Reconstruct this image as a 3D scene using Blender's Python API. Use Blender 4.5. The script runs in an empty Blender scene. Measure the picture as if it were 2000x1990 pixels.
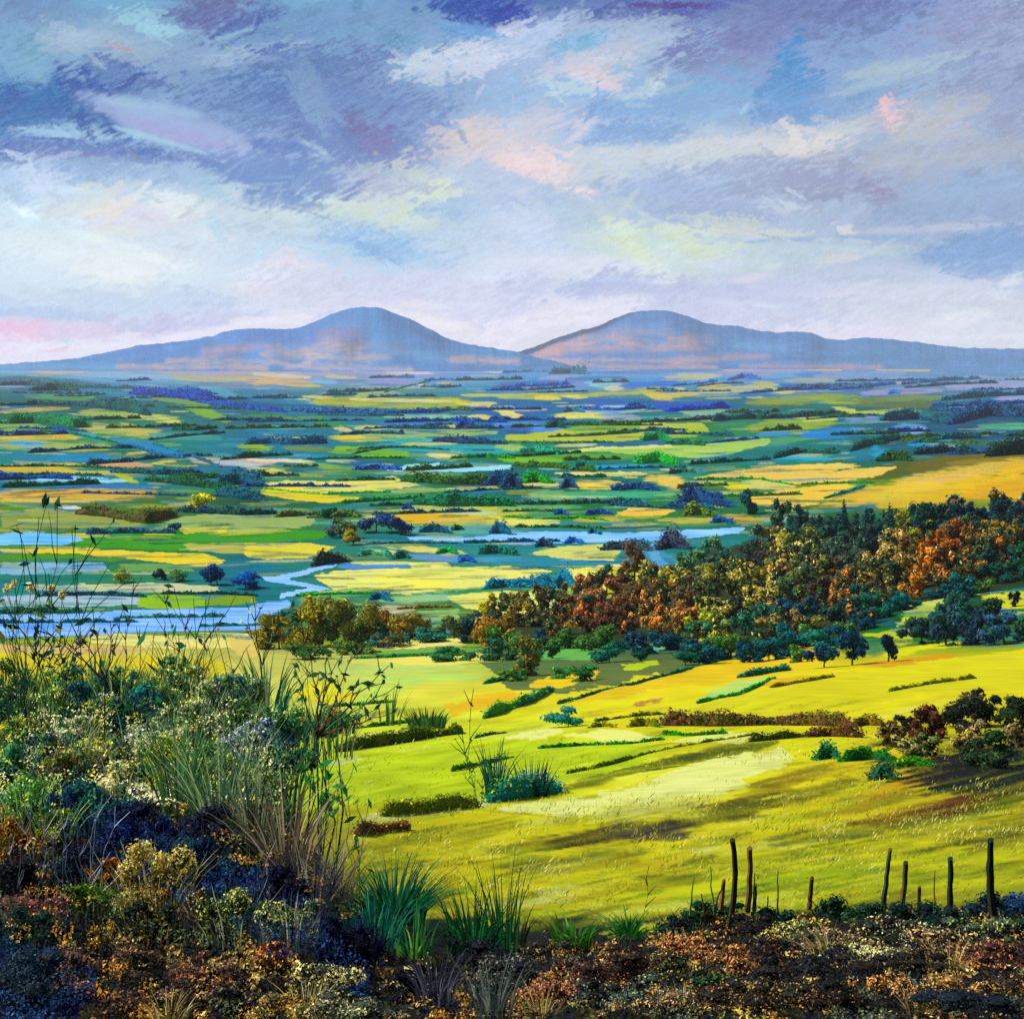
import bpy, math, random
import numpy as np

R = math.radians
SC = bpy.context.scene
COL = SC.collection
rng = np.random.default_rng(11)
random.seed(11)

# ------------------------------------------------------------------ camera, light, exposure
F = 2747.0            # focal length, in pixels of a 2000 pixel wide picture
HZ = 710.0            # eye level in that picture
cam_data = bpy.data.cameras.new("camera")
cam = bpy.data.objects.new("camera", cam_data)
COL.objects.link(cam)
cam.location = (0, 0, 0)
cam.rotation_euler = (R(90), 0, 0)
cam_data.sensor_width = 36.0
cam_data.lens = 36.0 * F / 2000.0
cam_data.shift_y = -(995.0 - HZ) / 2000.0
cam_data.clip_start = 0.1
cam_data.clip_end = 200000.0
SC.camera = cam

SUN = np.array((-0.64, 0.06, 0.74)); SUN /= np.linalg.norm(SUN)
sun_el = math.asin(SUN[2]); sun_az = math.atan2(SUN[0], SUN[1])
world = bpy.data.worlds.new("World")
SC.world = world
world.use_nodes = True
wn = world.node_tree.nodes; wl = world.node_tree.links
wn.clear()
wo = wn.new("ShaderNodeOutputWorld"); wb = wn.new("ShaderNodeBackground"); ws = wn.new("ShaderNodeTexSky")
ws.sky_type = 'NISHITA'; ws.sun_disc = False
ws.sun_elevation = sun_el; ws.sun_rotation = sun_az
wb.inputs[1].default_value = 0.075
wl.new(ws.outputs[0], wb.inputs[0]); wl.new(wb.outputs[0], wo.inputs[0])
sd = bpy.data.lights.new("sun", 'SUN'); sd.energy = 4.6; sd.angle = R(0.5); sd.color = (1.0, 0.93, 0.82)
so = bpy.data.objects.new("sun", sd); COL.objects.link(so)
from mathutils import Vector
so.rotation_euler = Vector(-SUN).to_track_quat('-Z', 'Y').to_euler()
so.location = tuple(SUN * 500)

EXPO = 0.55
SC.view_settings.view_transform = 'Standard'
SC.view_settings.look = 'None'
SC.view_settings.gamma = 1.0
SC.view_settings.use_curve_mapping = False
SC.view_settings.exposure = EXPO
SC.render.engine = 'CYCLES'
SC.cycles.max_bounces = 5
SC.cycles.diffuse_bounces = 2
SC.cycles.glossy_bounces = 2
SC.cycles.volume_bounces = 0
SC.cycles.use_denoising = False
SC.cycles.use_adaptive_sampling = False

EX = 2.0 ** EXPO
GROUND_GAIN = np.array((0.56, 0.56, 0.58))   # picture colour -> base colour of level ground
LEAF_GAIN = np.array((1.42, 1.46, 1.50))

# ------------------------------------------------------------------ helpers
def lin(h):
    h = h.lstrip('#')
    c = np.array([int(h[i:i + 2], 16) for i in (0, 2, 4)]) / 255.0
    return np.where(c <= 0.04045, c / 12.92, ((c + 0.055) / 1.055) ** 2.4)

def tag(o, label=None, cat=None, group=None, kind=None):
    if label: o["label"] = label
    if cat: o["category"] = cat
    if group: o["group"] = group
    if kind: o["kind"] = kind
    return o

def build(name, V, faces, colors, mat, parent=None, smooth=False):
    """faces: an (n,k) array of vertex numbers, or a list of such arrays"""
    fl = faces if isinstance(faces, list) else [faces]
    me = bpy.data.meshes.new(name)
    V = np.asarray(V, dtype=np.float32)
    me.vertices.add(len(V)); me.vertices.foreach_set("co", V.ravel())
    li = np.concatenate([np.asarray(f, dtype=np.int32).ravel() for f in fl])
    cnt = np.concatenate([np.full(len(f), f.shape[1], dtype=np.int32) for f in fl])
    st = np.concatenate([[0], np.cumsum(cnt)[:-1]]).astype(np.int32)
    me.loops.add(len(li)); me.loops.foreach_set("vertex_index", li)
    me.polygons.add(len(cnt)); me.polygons.foreach_set("loop_start", st)
    me.polygons.foreach_set("use_smooth", np.full(len(cnt), smooth, dtype=bool))
    me.update(calc_edges=True)
    if colors is not None:
        ca = me.color_attributes.new("tint", 'FLOAT_COLOR', 'POINT')
        c4 = np.ones((len(V), 4), dtype=np.float32); c4[:, :3] = colors
        ca.data.foreach_set("color", c4.ravel())
    me.materials.append(mat)
    o = bpy.data.objects.new(name, me)
    COL.objects.link(o)
    if parent is not None: o.parent = parent
    return o

def empty(name, loc):
    o = bpy.data.objects.new(name, None); COL.objects.link(o); o.location = tuple(loc); o.empty_display_size = 0.2
    return o

# value noise on a lattice, smooth
_lat = rng.random((257, 257)).astype(np.float32)
def noise(x, y):
    x = np.asarray(x, dtype=np.float64); y = np.asarray(y, dtype=np.float64)
    xi = np.floor(x).astype(int); yi = np.floor(y).astype(int)
    fx = x - xi; fy = y - yi
    fx = fx * fx * (3 - 2 * fx); fy = fy * fy * (3 - 2 * fy)
    a = _lat[yi % 257, xi % 257]; b = _lat[yi % 257, (xi + 1) % 257]
    c = _lat[(yi + 1) % 257, xi % 257]; d = _lat[(yi + 1) % 257, (xi + 1) % 257]
    return (a * (1 - fx) + b * fx) * (1 - fy) + (c * (1 - fx) + d * fx) * fy

def vivid(C, k):
    g = np.asarray(C) @ np.array((0.25, 0.6, 0.15)); g = g[..., None]
    return np.clip(g + (C - g) * k, 0.002, 1)

def sstep(a, b, x):
    t = np.clip((x - a) / (b - a), 0, 1)
    return t * t * (3 - 2 * t)

# ------------------------------------------------------------------ materials
def tint_material(name, rough=0.9, spec=0.1, grain=None, bump=None, translucent=0.0):
    m = bpy.data.materials.new(name); m.use_nodes = True
    n = m.node_tree.nodes; l = m.node_tree.links
    p = n["Principled BSDF"]
    p.inputs["Roughness"].default_value = rough
    p.inputs["Specular IOR Level"].default_value = spec
    a = n.new("ShaderNodeAttribute"); a.attribute_name = "tint"
    src = a.outputs["Color"]
    if grain:
        tc = n.new("ShaderNodeTexCoord"); mp = n.new("ShaderNodeMapping")
        mp.inputs["Scale"].default_value = grain[0]
        nz = n.new("ShaderNodeTexNoise"); nz.inputs["Scale"].default_value = 1.0; nz.inputs["Detail"].default_value = 4.0
        mr = n.new("ShaderNodeMapRange"); mr.inputs[1].default_value = 0.3; mr.inputs[2].default_value = 0.7
        mr.inputs[3].default_value = 1 - grain[1]; mr.inputs[4].default_value = 1 + grain[1]
        mx = n.new("ShaderNodeVectorMath"); mx.operation = 'SCALE'
        l.new(tc.outputs["Object"], mp.inputs[0]); l.new(mp.outputs[0], nz.inputs[0]); l.new(nz.outputs[0], mr.inputs[0])
        l.new(src, mx.inputs[0]); l.new(mr.outputs[0], mx.inputs["Scale"])
        src = mx.outputs[0]
        if bump:
            bp = n.new("ShaderNodeBump"); bp.inputs["Strength"].default_value = bump[0]; bp.inputs["Distance"].default_value = bump[1]
            l.new(nz.outputs[0], bp.inputs["Height"]); l.new(bp.outputs[0], p.inputs["Normal"])
    l.new(src, p.inputs["Base Color"])
    if translucent:
        tl = n.new("ShaderNodeBsdfTranslucent"); ms = n.new("ShaderNodeMixShader"); ms.inputs[0].default_value = translucent
        l.new(src, tl.inputs["Color"]); l.new(p.outputs[0], ms.inputs[1]); l.new(tl.outputs[0], ms.inputs[2])
        l.new(ms.outputs[0], n["Material Output"].inputs["Surface"])
    return m

M_ground = tint_material("meadow_ground", 0.95, 0.05, ((0.22, 0.9, 0.9), 0.10), (0.25, 0.15))
M_hill = tint_material("heather_slopes", 0.95, 0.03, ((0.002, 0.004, 0.004), 0.06))
M_leaf = tint_material("foliage", 0.75, 0.12, translucent=0.35)
M_bark = tint_material("bark", 0.9, 0.1, ((9, 9, 3), 0.35), (0.4, 0.02))
M_wood = tint_material("weathered_wood", 0.9, 0.1, ((30, 30, 4), 0.4), (0.5, 0.01))
M_blade = tint_material("grass_blades", 0.7, 0.15, translucent=0.4)

def water_material():
    m = bpy.data.materials.new("water"); m.use_nodes = True
    n = m.node_tree.nodes; l = m.node_tree.links; p = n["Principled BSDF"]
    p.inputs["Roughness"].default_value = 0.45
    p.inputs["Specular IOR Level"].default_value = 0.15
    a = n.new("ShaderNodeAttribute"); a.attribute_name = "tint"
    l.new(a.outputs["Color"], p.inputs["Base Color"])
    tc = n.new("ShaderNodeTexCoord"); nz = n.new("ShaderNodeTexNoise"); nz.inputs["Scale"].default_value = 0.25; nz.inputs["Detail"].default_value = 3
    bp = n.new("ShaderNodeBump"); bp.inputs["Strength"].default_value = 0.25; bp.inputs["Distance"].default_value = 0.3
    l.new(tc.outputs["Object"], nz.inputs[0]); l.new(nz.outputs[0], bp.inputs["Height"]); l.new(bp.outputs[0], p.inputs["Normal"])
    return m
M_water = water_material()

def sky_material():
    m = bpy.data.materials.new("cloudy_sky"); m.use_nodes = True
    n = m.node_tree.nodes; l = m.node_tree.links; n.clear()
    o = n.new("ShaderNodeOutputMaterial"); e = n.new("ShaderNodeEmission")
    a = n.new("ShaderNodeAttribute"); a.attribute_name = "tint"
    e.inputs[1].default_value = 1.0
    l.new(a.outputs["Color"], e.inputs[0]); l.new(e.outputs[0], o.inputs[0])
    m.cycles.emission_sampling = 'NONE'
    return m
M_sky = sky_material()

# ------------------------------------------------------------------ brush: colour patches laid over a regular lattice
class Lattice:
    """a regular (x, y) lattice that colour patches (fields, clouds) are laid on"""
    def __init__(self, xs, ys, base, kx, ky, grow=1.0, slant=0.0):
        self.grow = grow
        self.xs = xs; self.ys = ys
        self.X, self.Y = np.meshgrid(xs, ys)
        self.C = base(self.X, self.Y)
        X, Y = self.X, self.Y
        self.n1 = noise(X / 26 * kx + 7, Y / 26 * ky + 3) - 0.5
        self.n2 = noise(X / 6 * kx + 17, Y / 6 * ky + 33) - 0.5
        cs, sn = math.cos(slant), math.sin(slant)
        self.n3 = noise((X * cs + Y * sn) / (30 if not slant else 17) * kx + 91, (Y * cs - X * sn) / (2.6 if not slant else 3.6) * ky + 51) - 0.5
        self.n4 = noise(X / 2.3 + 41, Y / 2.3 + 11) - 0.5
    def window(self, x0, x1, y0, y1):
        i0, i1 = np.searchsorted(self.xs, (x0, x1)); j0, j1 = np.searchsorted(self.ys, (y0, y1))
        return slice(j0, j1), slice(i0, i1)
    def lay(self, w, a, col, streak):
        s = (1 + streak * (self.n3[w] * 1.3 + self.n1[w] * 0.8))[..., None]
        self.C[w] = self.C[w] * (1 - a[..., None]) + col * s * a[..., None]
    def stroke(self, x0, y0, x1, y1, th, hexc, soft=0.35, rough=0.5, op=1.0, streak=0.10, taper=True, dry=0.0):
        col = lin(hexc); h = th / 2.0 * self.grow
        m = h * 2.4 + 4
        w = self.window(min(x0, x1) - m, max(x0, x1) + m, min(y0, y1) - m, max(y0, y1) + m)
        X = self.X[w]; Y = self.Y[w]
        if X.size == 0: return
        dx, dy = x1 - x0, y1 - y0; L2 = dx * dx + dy * dy + 1e-9
        L = math.sqrt(L2); ux, uy = dx / L, dy / L
        al = (X - x0) * ux + (Y - y0) * uy; q = np.abs((Y - y0) * ux - (X - x0) * uy)
        e = np.maximum(0, np.maximum(-al, al - L)); s = np.clip(al / L, 0, 1)
        near_end = np.exp(-np.minimum(np.abs(al), np.abs(L - al)) / (1.6 * h + 2)) + (e > 0)
        hh = h * (1 - 0.40 * np.abs(2 * s - 1) ** 3) if taper else h
        t = np.hypot(q / hh, e / (1.7 * h)) + rough * (self.n1[w] * 0.9 + self.n2[w] * 0.8 + self.n3[w] * (0.7 + 1.5 * np.minimum(near_end, 1)))
        a = 1 - sstep(1 - soft, 1 + soft * 0.6, t)
        if dry: a = a * (1 - dry * sstep(-0.1, 0.25, self.n4[w] + self.n3[w] * 0.5))
        self.lay(w, a * op, col, streak)
    def poly(self, pts, hexc, op=1.0, streak=0.10, wob=5.0, dry=0.0):
        p = np.array(pts, dtype=float)
        w = self.window(p[:, 0].min() - 12, p[:, 0].max() + 12, p[:, 1].min() - 8, p[:, 1].max() + 8)
        X = self.X[w] + wob * 1.6 * (self.n1[w] + self.n2[w]); Y = self.Y[w] + wob * 0.7 * (self.n1[w] + 0.8 * self.n2[w] + 0.6 * self.n3[w])
        if X.size == 0: return
        ins = inside(X, Y, p)
        a = ins.astype(float)
        if dry: a = a * (1 - dry * sstep(-0.1, 0.25, self.n4[w] + self.n3[w] * 0.5))
        self.lay(w, a * op, lin(hexc), streak)

def inside(X, Y, p):
    ins = np.zeros(np.shape(X), dtype=bool)
    j = len(p) - 1
    for i in range(len(p)):
        xi, yi = p[i]; xj, yj = p[j]
        if yi != yj:
            c = ((yi > Y) != (yj > Y)) & (X < (xj - xi) * (Y - yi) / (yj - yi) + xi)
            ins ^= c
        j = i
    return ins

def grid_base(gx, gy, rows):
    T = np.array([[lin(c) for c in r.split()] for r in rows])
    gx = np.array(gx, float); gy = np.array(gy, float)
    def f(X, Y):
        fx = np.interp(X, gx, np.arange(len(gx))); fy = np.interp(Y, gy, np.arange(len(gy)))
        xi = np.minimum(fx.astype(int), len(gx) - 2); yi = np.minimum(fy.astype(int), len(gy) - 2)
        a = (fx - xi)[..., None]; b = (fy - yi)[..., None]
        return (T[yi, xi] * (1 - a) + T[yi, xi + 1] * a) * (1 - b) + (T[yi + 1, xi] * (1 - a) + T[yi + 1, xi + 1] * a) * b
    return f

# ------------------------------------------------------------------ the lie of the land
# distance along the view for a line of sight through (px, py): the shape of valley floor, hillside and bank
def flat(py): return F * 120.0 / (py - HZ)
PYK = [711.5, 716, 722, 728, 733, 740, 750, 775, 800, 850, 880, 900, 950, 1000, 1050, 1100, 1150, 1200, 1250, 1300, 1350, 1400, 1450, 1500, 1550, 1600, 1650, 1700, 1750, 1800, 1850, 1900, 1990, 2200, 2700, 3600, 5200]
far = {711.5: 24000, 716: 21000, 722: 17800, 728: 15600, 733: 13800, 740: 10900}
def column(over):
    d = []
    for p in PYK:
        if p in over: d.append(over[p])
        elif p in far: d.append(far[p])
        else: d.append(flat(p))
    return d
near = {2200: 5.6, 2700: 3.6, 3600: 2.2, 5200: 1.35}
COLS = {
    -900: column({**near, 1250: 590, 1300: 420, 1350: 200, 1400: 90, 1450: 55, 1500: 38, 1550: 30, 1600: 24, 1650: 19.5, 1700: 16.5, 1750: 14.3, 1800: 12.5, 1850: 11.1, 1900: 10, 1990: 8.2}),
    0: column({**near, 1250: 590, 1300: 420, 1350: 200, 1400: 90, 1450: 55, 1500: 38, 1550: 30, 1600: 24, 1650: 19.5, 1700: 16.5, 1750: 14.3, 1800: 12.5, 1850: 11.1, 1900: 10, 1990: 8.2}),
    500: column({**near, 1250: 600, 1300: 500, 1350: 370, 1400: 240, 1450: 160, 1500: 115, 1550: 68, 1600: 42, 1650: 30, 1700: 23, 1750: 19, 1800: 16, 1850: 13.5, 1900: 11.5, 1990: 8.3}),
    1000: column({**near, 1200: 660, 1250: 560, 1300: 440, 1350: 300, 1400: 200, 1450: 145, 1500: 112, 1550: 89, 1600: 72, 1650: 60, 1700: 50, 1750: 42, 1800: 34, 1850: 26, 1900: 16, 1990: 9}),
    1500: column({**near, 1100: 800, 1150: 710, 1200: 620, 1250: 520, 1300: 380, 1350: 250, 1400: 170, 1450: 125, 1500: 100, 1550: 81, 1600: 66, 1650: 55, 1700: 46, 1750: 38, 1800: 24, 1850: 18, 1900: 14, 1990: 9}),
    2000: column({**near, 880: 1850, 900: 1320, 950: 1010, 1000: 820, 1050: 700, 1100: 600, 1150: 520, 1200: 430, 1250: 350, 1300: 280, 1350: 215, 1400: 160, 1450: 122, 1500: 97, 1550: 79, 1600: 64, 1650: 53, 1700: 45, 1750: 36, 1800: 24, 1850: 18, 1900: 14, 1990: 9}),
}
COLS[2900] = COLS[2000]
_kx = np.array(sorted(COLS), float)
_py = np.concatenate([np.arange(711.5, 2100, 1.5), np.arange(2100, 5200, 20)])
_K = np.array([np.interp(_py, PYK, np.log(COLS[int(p)])) for p in _kx])
_px = np.arange(-900, 2901, 25.0)
_T = np.array([[0.0]]) 
_i = np.interp(_px, _kx, np.arange(len(_kx))); _a = np.minimum(_i.astype(int), len(_kx) - 2); _b = (_i - _a)[:, None]
_T = _K[_a] * (1 - _b) + _K[_a + 1] * _b                                            # (nx, ny)
def _sm(a, s):
    m = int(3 * s); k = np.exp(-0.5 * (np.arange(-m, m + 1) / s) ** 2); k /= k.sum()
    e = np.concatenate([2 * a[0] - a[1:m + 1][::-1], a, 2 * a[-1] - a[-m - 1:-1][::-1]])
    return np.convolve(e, k, 'valid')
_T = np.array([_sm(r, 11.0) for r in _T])
_T = np.array([_sm(r, 6.5) for r in _T.T]).T
def depth(px, py):
    px = np.asarray(px, float); py = np.asarray(py, float)
    fx = np.interp(px, _px, np.arange(len(_px))); xi = np.minimum(fx.astype(int), len(_px) - 2); a = fx - xi
    fy = np.interp(py, _py, np.arange(len(_py))); yi = np.minimum(fy.astype(int), len(_py) - 2); b = fy - yi
    g = lambda i: _T[i, yi] * (1 - b) + _T[i, yi + 1] * b
    return np.exp(g(xi) * (1 - a) + g(xi + 1) * a)
def point(px, py, d=None):
    d = depth(px, py) if d is None else d
    return np.stack([(np.asarray(px, float) - 1000) / F * d, np.asarray(d, float) + 0 * np.asarray(px, float), -(np.asarray(py, float) - HZ) / F * d], -1)
def ground_py(px, d):
    """the line of sight on which the ground lies at distance d"""
    col = depth(np.full(len(_py), float(px)), _py)
    return float(np.interp(-d, -col, _py))
# ------------------------------------------------------------------ sky
SKY_X = [0, 250, 500, 750, 1000, 1250, 1500, 1750, 2000]
SKY_Y = [0, 100, 200, 300, 400, 500, 600, 650, 710]
sky_base = grid_base(SKY_X, SKY_Y, [
    "#7f93c6 #7aa2d2 #7a9ace #7f9fd0 #5f78b8 #6f7db8 #7580b5 #7f93c8 #a3a8c8",
    "#86a8d2 #a4b4d2 #7f9cd0 #7fa6d4 #a8b4d8 #a8bad0 #7c96c8 #86a0cc #9ca4c6",
    "#3f80c0 #7f9ace #7f98cc #7c90c8 #8ab0d8 #6f9fd4 #5590cc #90aac8 #8f9cc4",
    "#6c8ccb #8fb0da #9fa8d6 #6a86c6 #b4bcd6 #9ab4d4 #b0bac8 #8a9cc0 #9aa4c2",
    "#c8d4ea #b8c8dc #b8c8d4 #b4c4d0 #a8b8d8 #8fa8d0 #8f9fc8 #8a98be #7f9ac8",
    "#d8e4ee #e0dce4 #b8d0e8 #a0c0e0 #d0d0e0 #c8d4d0 #b4c0cc #8fa4c8 #6a94c4",
    "#a8bce0 #b8c4e0 #d8d0e4 #dcd4e4 #e0d4e4 #c4bedc #c0bcd8 #cfcadb #c4c2ce",
    "#f0b8d8 #dcc8e4 #e8d8ec #f0dce8 #f0dcec #e0cce4 #d8cce4 #d8cee0 #d0ccda",
    "#ecdff2 #ece2f2 #eee2f0 #f2e4ee #f2e4f0 #e6d8ea #dfd6e8 #d9d2e2 #d2cedc"])
# cloud patches: x0 y0 x1 y1 thickness colour [softness roughness dryness]
CLOUDS = """
0 205 150 200 70 #4f80c0 .9 .7 .3
880 10 1000 35 55 #4a62b0 .6 .6 .2
350 15 440 30 60 #7c7fb8 .8 .7 .3
440 65 520 30 30 #6a78ba .7 .7 .4
170 8 330 6 26 #7fb0da .7 .9 .5
560 2 640 0 20 #80b0da .6 .7 .3
250 35 310 55 34 #a8cfe8 .6 .9 .5
80 70 250 85 44 #b0bcd6 .7 .8 .5
0 60 70 150 60 #86aed6 .7 .7 .4
225 90 245 95 12 #c8a4b8 .8 .9 .3
400 122 585 88 26 #aab8da .6 .8 .5
560 120 720 150 70 #7486c0 .8 .7 .5
800 140 1010 100 38 #d0d0e2 .6 .9 .4
900 92 1010 62 24 #d6d0e0 .6 .9 .4
880 55 960 70 30 #6fa0d8 .7 .7 .4
500 200 820 270 110 #6c88c8 .8 .7 .5
640 285 830 295 50 #5873bc .7 .7 .3
600 240 660 300 60 #6179c0 .8 .7 .4
715 258 738 283 40 #7468b0 .8 .9 .4
590 150 630 240 40 #86a2d4 .9 .9 .7
0 225 170 185 60 #5078bc .9 .6 .3
180 140 300 160 40 #6c86c4 .8 .8 .4
60 258 270 268 30 #a4c0e2 .9 .9 .5
0 292 440 308 36 #6379c2 .7 .7 .4
40 306 210 302 10 #7c74ba .7 .8 .3
250 300 430 318 16 #4f6fba .7 .8 .3
165 190 200 225 62 #4a68b4 .7 .4 .1
205 205 500 305 54 #a6b2dc .5 .35 0
215 198 370 222 22 #a2bedc .8 .4 0
250 238 440 290 26 #a8a2d6 .8 .4 0
230 250 400 300 10 #a9cfe6 .8 .5 0
470 330 600 350 84 #6284c4 .4 .4 0
480 350 560 385 60 #6688c6 .5 .4 0
560 340 650 350 44 #6a8cc8 .7 .5 .2
510 282 600 292 24 #5878c0 .6 .4 0
600 282 630 298 14 #b0c4dc .9 .8 .2
380 350 430 380 40 #a8c6e0 .8 .5 0
375 386 470 386 20 #d4d2d0 .6 .5 .1
570 378 655 392 38 #b8d6dc .7 .5 .1
450 412 590 415 30 #c3ccd4 .7 .5 .1
395 395 425 450 24 #a8cae6 .7 .6 .1
480 440 620 460 24 #b4c4dc .8 .8 .3
40 345 130 338 56 #c8cfee .8 .7 .3
130 330 400 345 40 #8ea8d8 .9 .8 .5
0 400 150 425 60 #c6def0 .8 .7 .4
40 412 60 420 18 #f0f6fa .8 .6 .2
0 350 40 380 40 #a8c4e8 .8 .8 .4
130 402 260 390 44 #d6d4d6 .8 .9 .4
200 425 340 408 50 #dfcbe2 .7 .8 .3
180 415 245 398 24 #ead6c2 .6 .9 .4
320 395 360 400 40 #e4e4e8 .7 .8 .3
150 475 250 460 26 #e4dacb .6 .9 .5
240 470 400 480 30 #c8d0e4 .8 .8 .5
680 402 880 385 80 #cbd2c6 .8 .9 .5
830 392 880 365 56 #d4d8b8 .7 .8 .3
640 350 800 368 40 #aaaccc .8 .9 .5
650 450 830 505 40 #8ab6e2 .7 .8 .5
690 470 800 520 14 #76a4d8 .7 .8 .5
820 505 960 430 40 #bccce0 .7 .8 .5
850 400 960 410 40 #98b8de .8 .8 .4
880 290 1010 272 70 #d2bec8 .8 .8 .5
900 265 1000 262 26 #dcc0bc .7 .9 .5
900 340 1000 360 50 #a8b8d8 .8 .8 .5
30 490 260 500 50 #dfe6ee .8 .8 .4
150 540 330 530 54 #f0eae6 .6 .8 .4
480 556 570 530 50 #eedae8 .4 .7 .2
330 560 470 540 40 #d2dcec .8 .8 .5
0 530 140 560 50 #cfdcee .8 .8 .4
0 612 210 618 16 #93b0e0 .6 .7 .2
150 590 420 600 50 #b8c8e6 .8 .8 .5
60 605 160 615 14 #a0b6e0 .8 .8 .3
0 640 90 645 34 #f2acd2 .9 .6 .1
80 652 320 650 26 #dcbce0 .8 .7 .3
240 636 420 640 28 #bfb2dc .6 .7 .2
390 612 560 618 18 #c6c0e2 .7 .7 .3
470 630 640 616 16 #f6e4ee .5 .7 .2
0 684 320 672 24 #f0e4f4 .8 .6 .1
320 662 460 640 14 #f4e4f2 .7 .6 .1
560 560 760 580 60 #d6cfe4 .8 .8 .4
700 560 1000 600 70 #d2cce4 .8 .8 .4
740 610 900 650 40 #ecdce8 .8 .7 .2
780 620 900 640 18 #f4e4ea .6 .7 .2
1180 28 1440 14 40 #6672b2 .8 .7 .4
1230 10 1385 10 10 #6a5a9c .8 .7 .2
1430 40 1760 20 60 #7983b7 .9 .7 .4
1000 84 1085 55 44 #b4c0de .7 .9 .5
1165 62 1315 72 50 #aeb8d2 .6 .8 .4
1105 92 1165 72 32 #78b2da .8 .8 .4
1095 140 1210 115 44 #cac4d6 .7 .9 .4
1140 148 1192 168 34 #e2c4cc .6 .6 .2
1078 165 1150 180 26 #b8ccda .6 .8 .4
1272 178 1290 152 30 #c2d0d4 .6 .8 .3
1220 190 1270 180 26 #b0c4d6 .7 .8 .5
1340 115 1500 85 64 #8088bc .9 .7 .5
1400 150 1500 140 50 #8a96c4 .8 .8 .5
1140 222 1360 205 34 #6a9cd2 .8 .8 .4
1150 262 1340 270 40 #5f98d4 .8 .8 .4
1360 190 1480 190 60 #74a2d4 .9 .8 .4
1545 165 1540 235 88 #4a90d0 .35 .35 .1
1505 225 1590 240 34 #4a8ccc .5 .4 .1
1600 195 1760 180 40 #6f98cc .8 .7 .4
1680 145 1900 108 26 #a6b8c8 .8 .8 .4
1640 182 1860 120 18 #9cb4c8 .7 .8 .5
1830 60 1960 30 60 #9498c0 .9 .7 .4
1880 180 2000 160 90 #8c96c0 .9 .7 .4
1720 235 1760 232 44 #f0b6ba .5 .9 .3
1730 215 1745 255 22 #f4b4b8 .5 .9 .3
1780 262 1860 225 64 #b4b2be .8 .8 .4
1640 262 1720 240 40 #a8aabc .8 .8 .4
1290 300 1660 255 40 #c2c2cc .8 .8 .4
1535 290 1612 284 40 #dccac4 .6 .7 .3
1550 262 1570 290 26 #dccac4 .6 .7 .3
1330 295 1500 280 30 #c8c6c8 .8 .8 .4
1000 250 1085 228 40 #c4bcd0 .8 .8 .5
1120 270 1150 245 18 #d4c4d2 .7 .8 .4
1020 318 1095 332 48 #f2c8c8 .45 .5 .1
1075 350 1146 374 22 #eec8ca .5 .6 .2
1150 310 1400 312 40 #bec4ce .8 .8 .3
1120 350 1240 345 40 #bfc6cc .8 .8 .3
1380 332 1570 318 28 #8494be .8 .7 .3
1540 352 1700 335 60 #8088b2 .9 .7 .3
1680 372 1745 384 26 #7876a2 .7 .7 .3
1720 320 1960 290 40 #a0a4b6 .9 .7 .3
1230 362 1460 372 50 #84a2d4 .9 .8 .4
1440 370 1540 360 30 #7f8ebc .8 .8 .3
1040 400 1180 420 50 #a8c0d4 .9 .8 .4
1000 395 1060 385 40 #9ab4dc .9 .8 .4
1280 412 1490 420 36 #869ccc .9 .8 .4
1500 400 1560 405 26 #bcc0d4 .7 .8 .3
1205 440 1245 462 26 #e2e0a4 .5 1.3 .6
1300 448 1390 450 26 #dadcb2 .5 1.3 .6
1330 425 1480 440 20 #c4c8b8 .5 1.4 .8
1390 452 1570 460 14 #d0ccc0 .5 1.3 .7
1640 445 1660 452 16 #d8d0c8 .6 1 .4
1170 480 1420 500 70 #cad6ca .9 .8 .3
1200 470 1260 500 36 #d6dcb4 .7 .9 .4
1320 460 1380 490 30 #d4dab8 .7 .9 .5
1235 522 1315 545 38 #dcdcd2 .8 .7 .3
1000 440 1080 480 60 #c4cce4 .9 .7 .3
1040 515 1210 522 36 #dcd6e4 .7 .7 .3
1000 565 1060 560 40 #c8c8e2 .8 .7 .2
1120 570 1260 548 36 #b0b4da .6 .6 .2
1240 566 1530 560 40 #b6b6d8 .8 .7 .3
1440 548 1495 538 14 #d4c8da .5 .7 .2
1380 520 1440 515 20 #ccccdc .7 .8 .3
1470 472 1810 462 10 #78a2c8 .7 .7 .3
1480 490 1780 490 26 #b6c4cc .9 .7 .3
1700 452 2010 438 14 #b4b4ce .7 .7 .3
1720 425 1980 405 30 #7c9ac6 .9 .7 .3
1850 495 2010 482 54 #5c90c8 .6 .5 .1
1865 525 1965 522 26 #6090c6 .7 .6 .1
1800 382 2010 355 44 #7ca0cc .9 .7 .3
1590 512 1672 504 14 #d0c8c6 .7 .8 .3
1640 540 1780 535 30 #b4b8d0 .8 .7 .2
1620 580 1960 572 34 #d0ccdc .5 .6 .2
1950 575 1975 548 26 #d8d4de .6 .6 .1
1600 600 1990 610 40 #c6c6d2 .9 .7 .2
1490 634 1790 652 24 #e2d0e4 .7 .7 .2
1825 632 1920 614 22 #e4dce4 .5 .7 .1
1000 640 1245 592 38 #ecdeea .45 .5 .1
1000 680 1110 642 26 #f6eaf6 .7 .5 0
1300 598 1600 612 50 #bfbedc .9 .7 .2
1400 590 1520 600 20 #c9c8e2 .8 .7 .2
1800 655 2000 662 20 #dcd6e2 .8 .6 .1
"""
def spread(lo, hi, step, olo, ohi, ostep):
    return np.concatenate([np.arange(olo, lo, ostep), np.arange(lo, hi, step), np.arange(hi, ohi + 1, ostep)])
def mirror(X, lo=0.0, hi=2000.0):
    X = np.where(X < lo, 2 * lo - X, X); return np.where(X > hi, 2 * hi - X, X)

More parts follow.
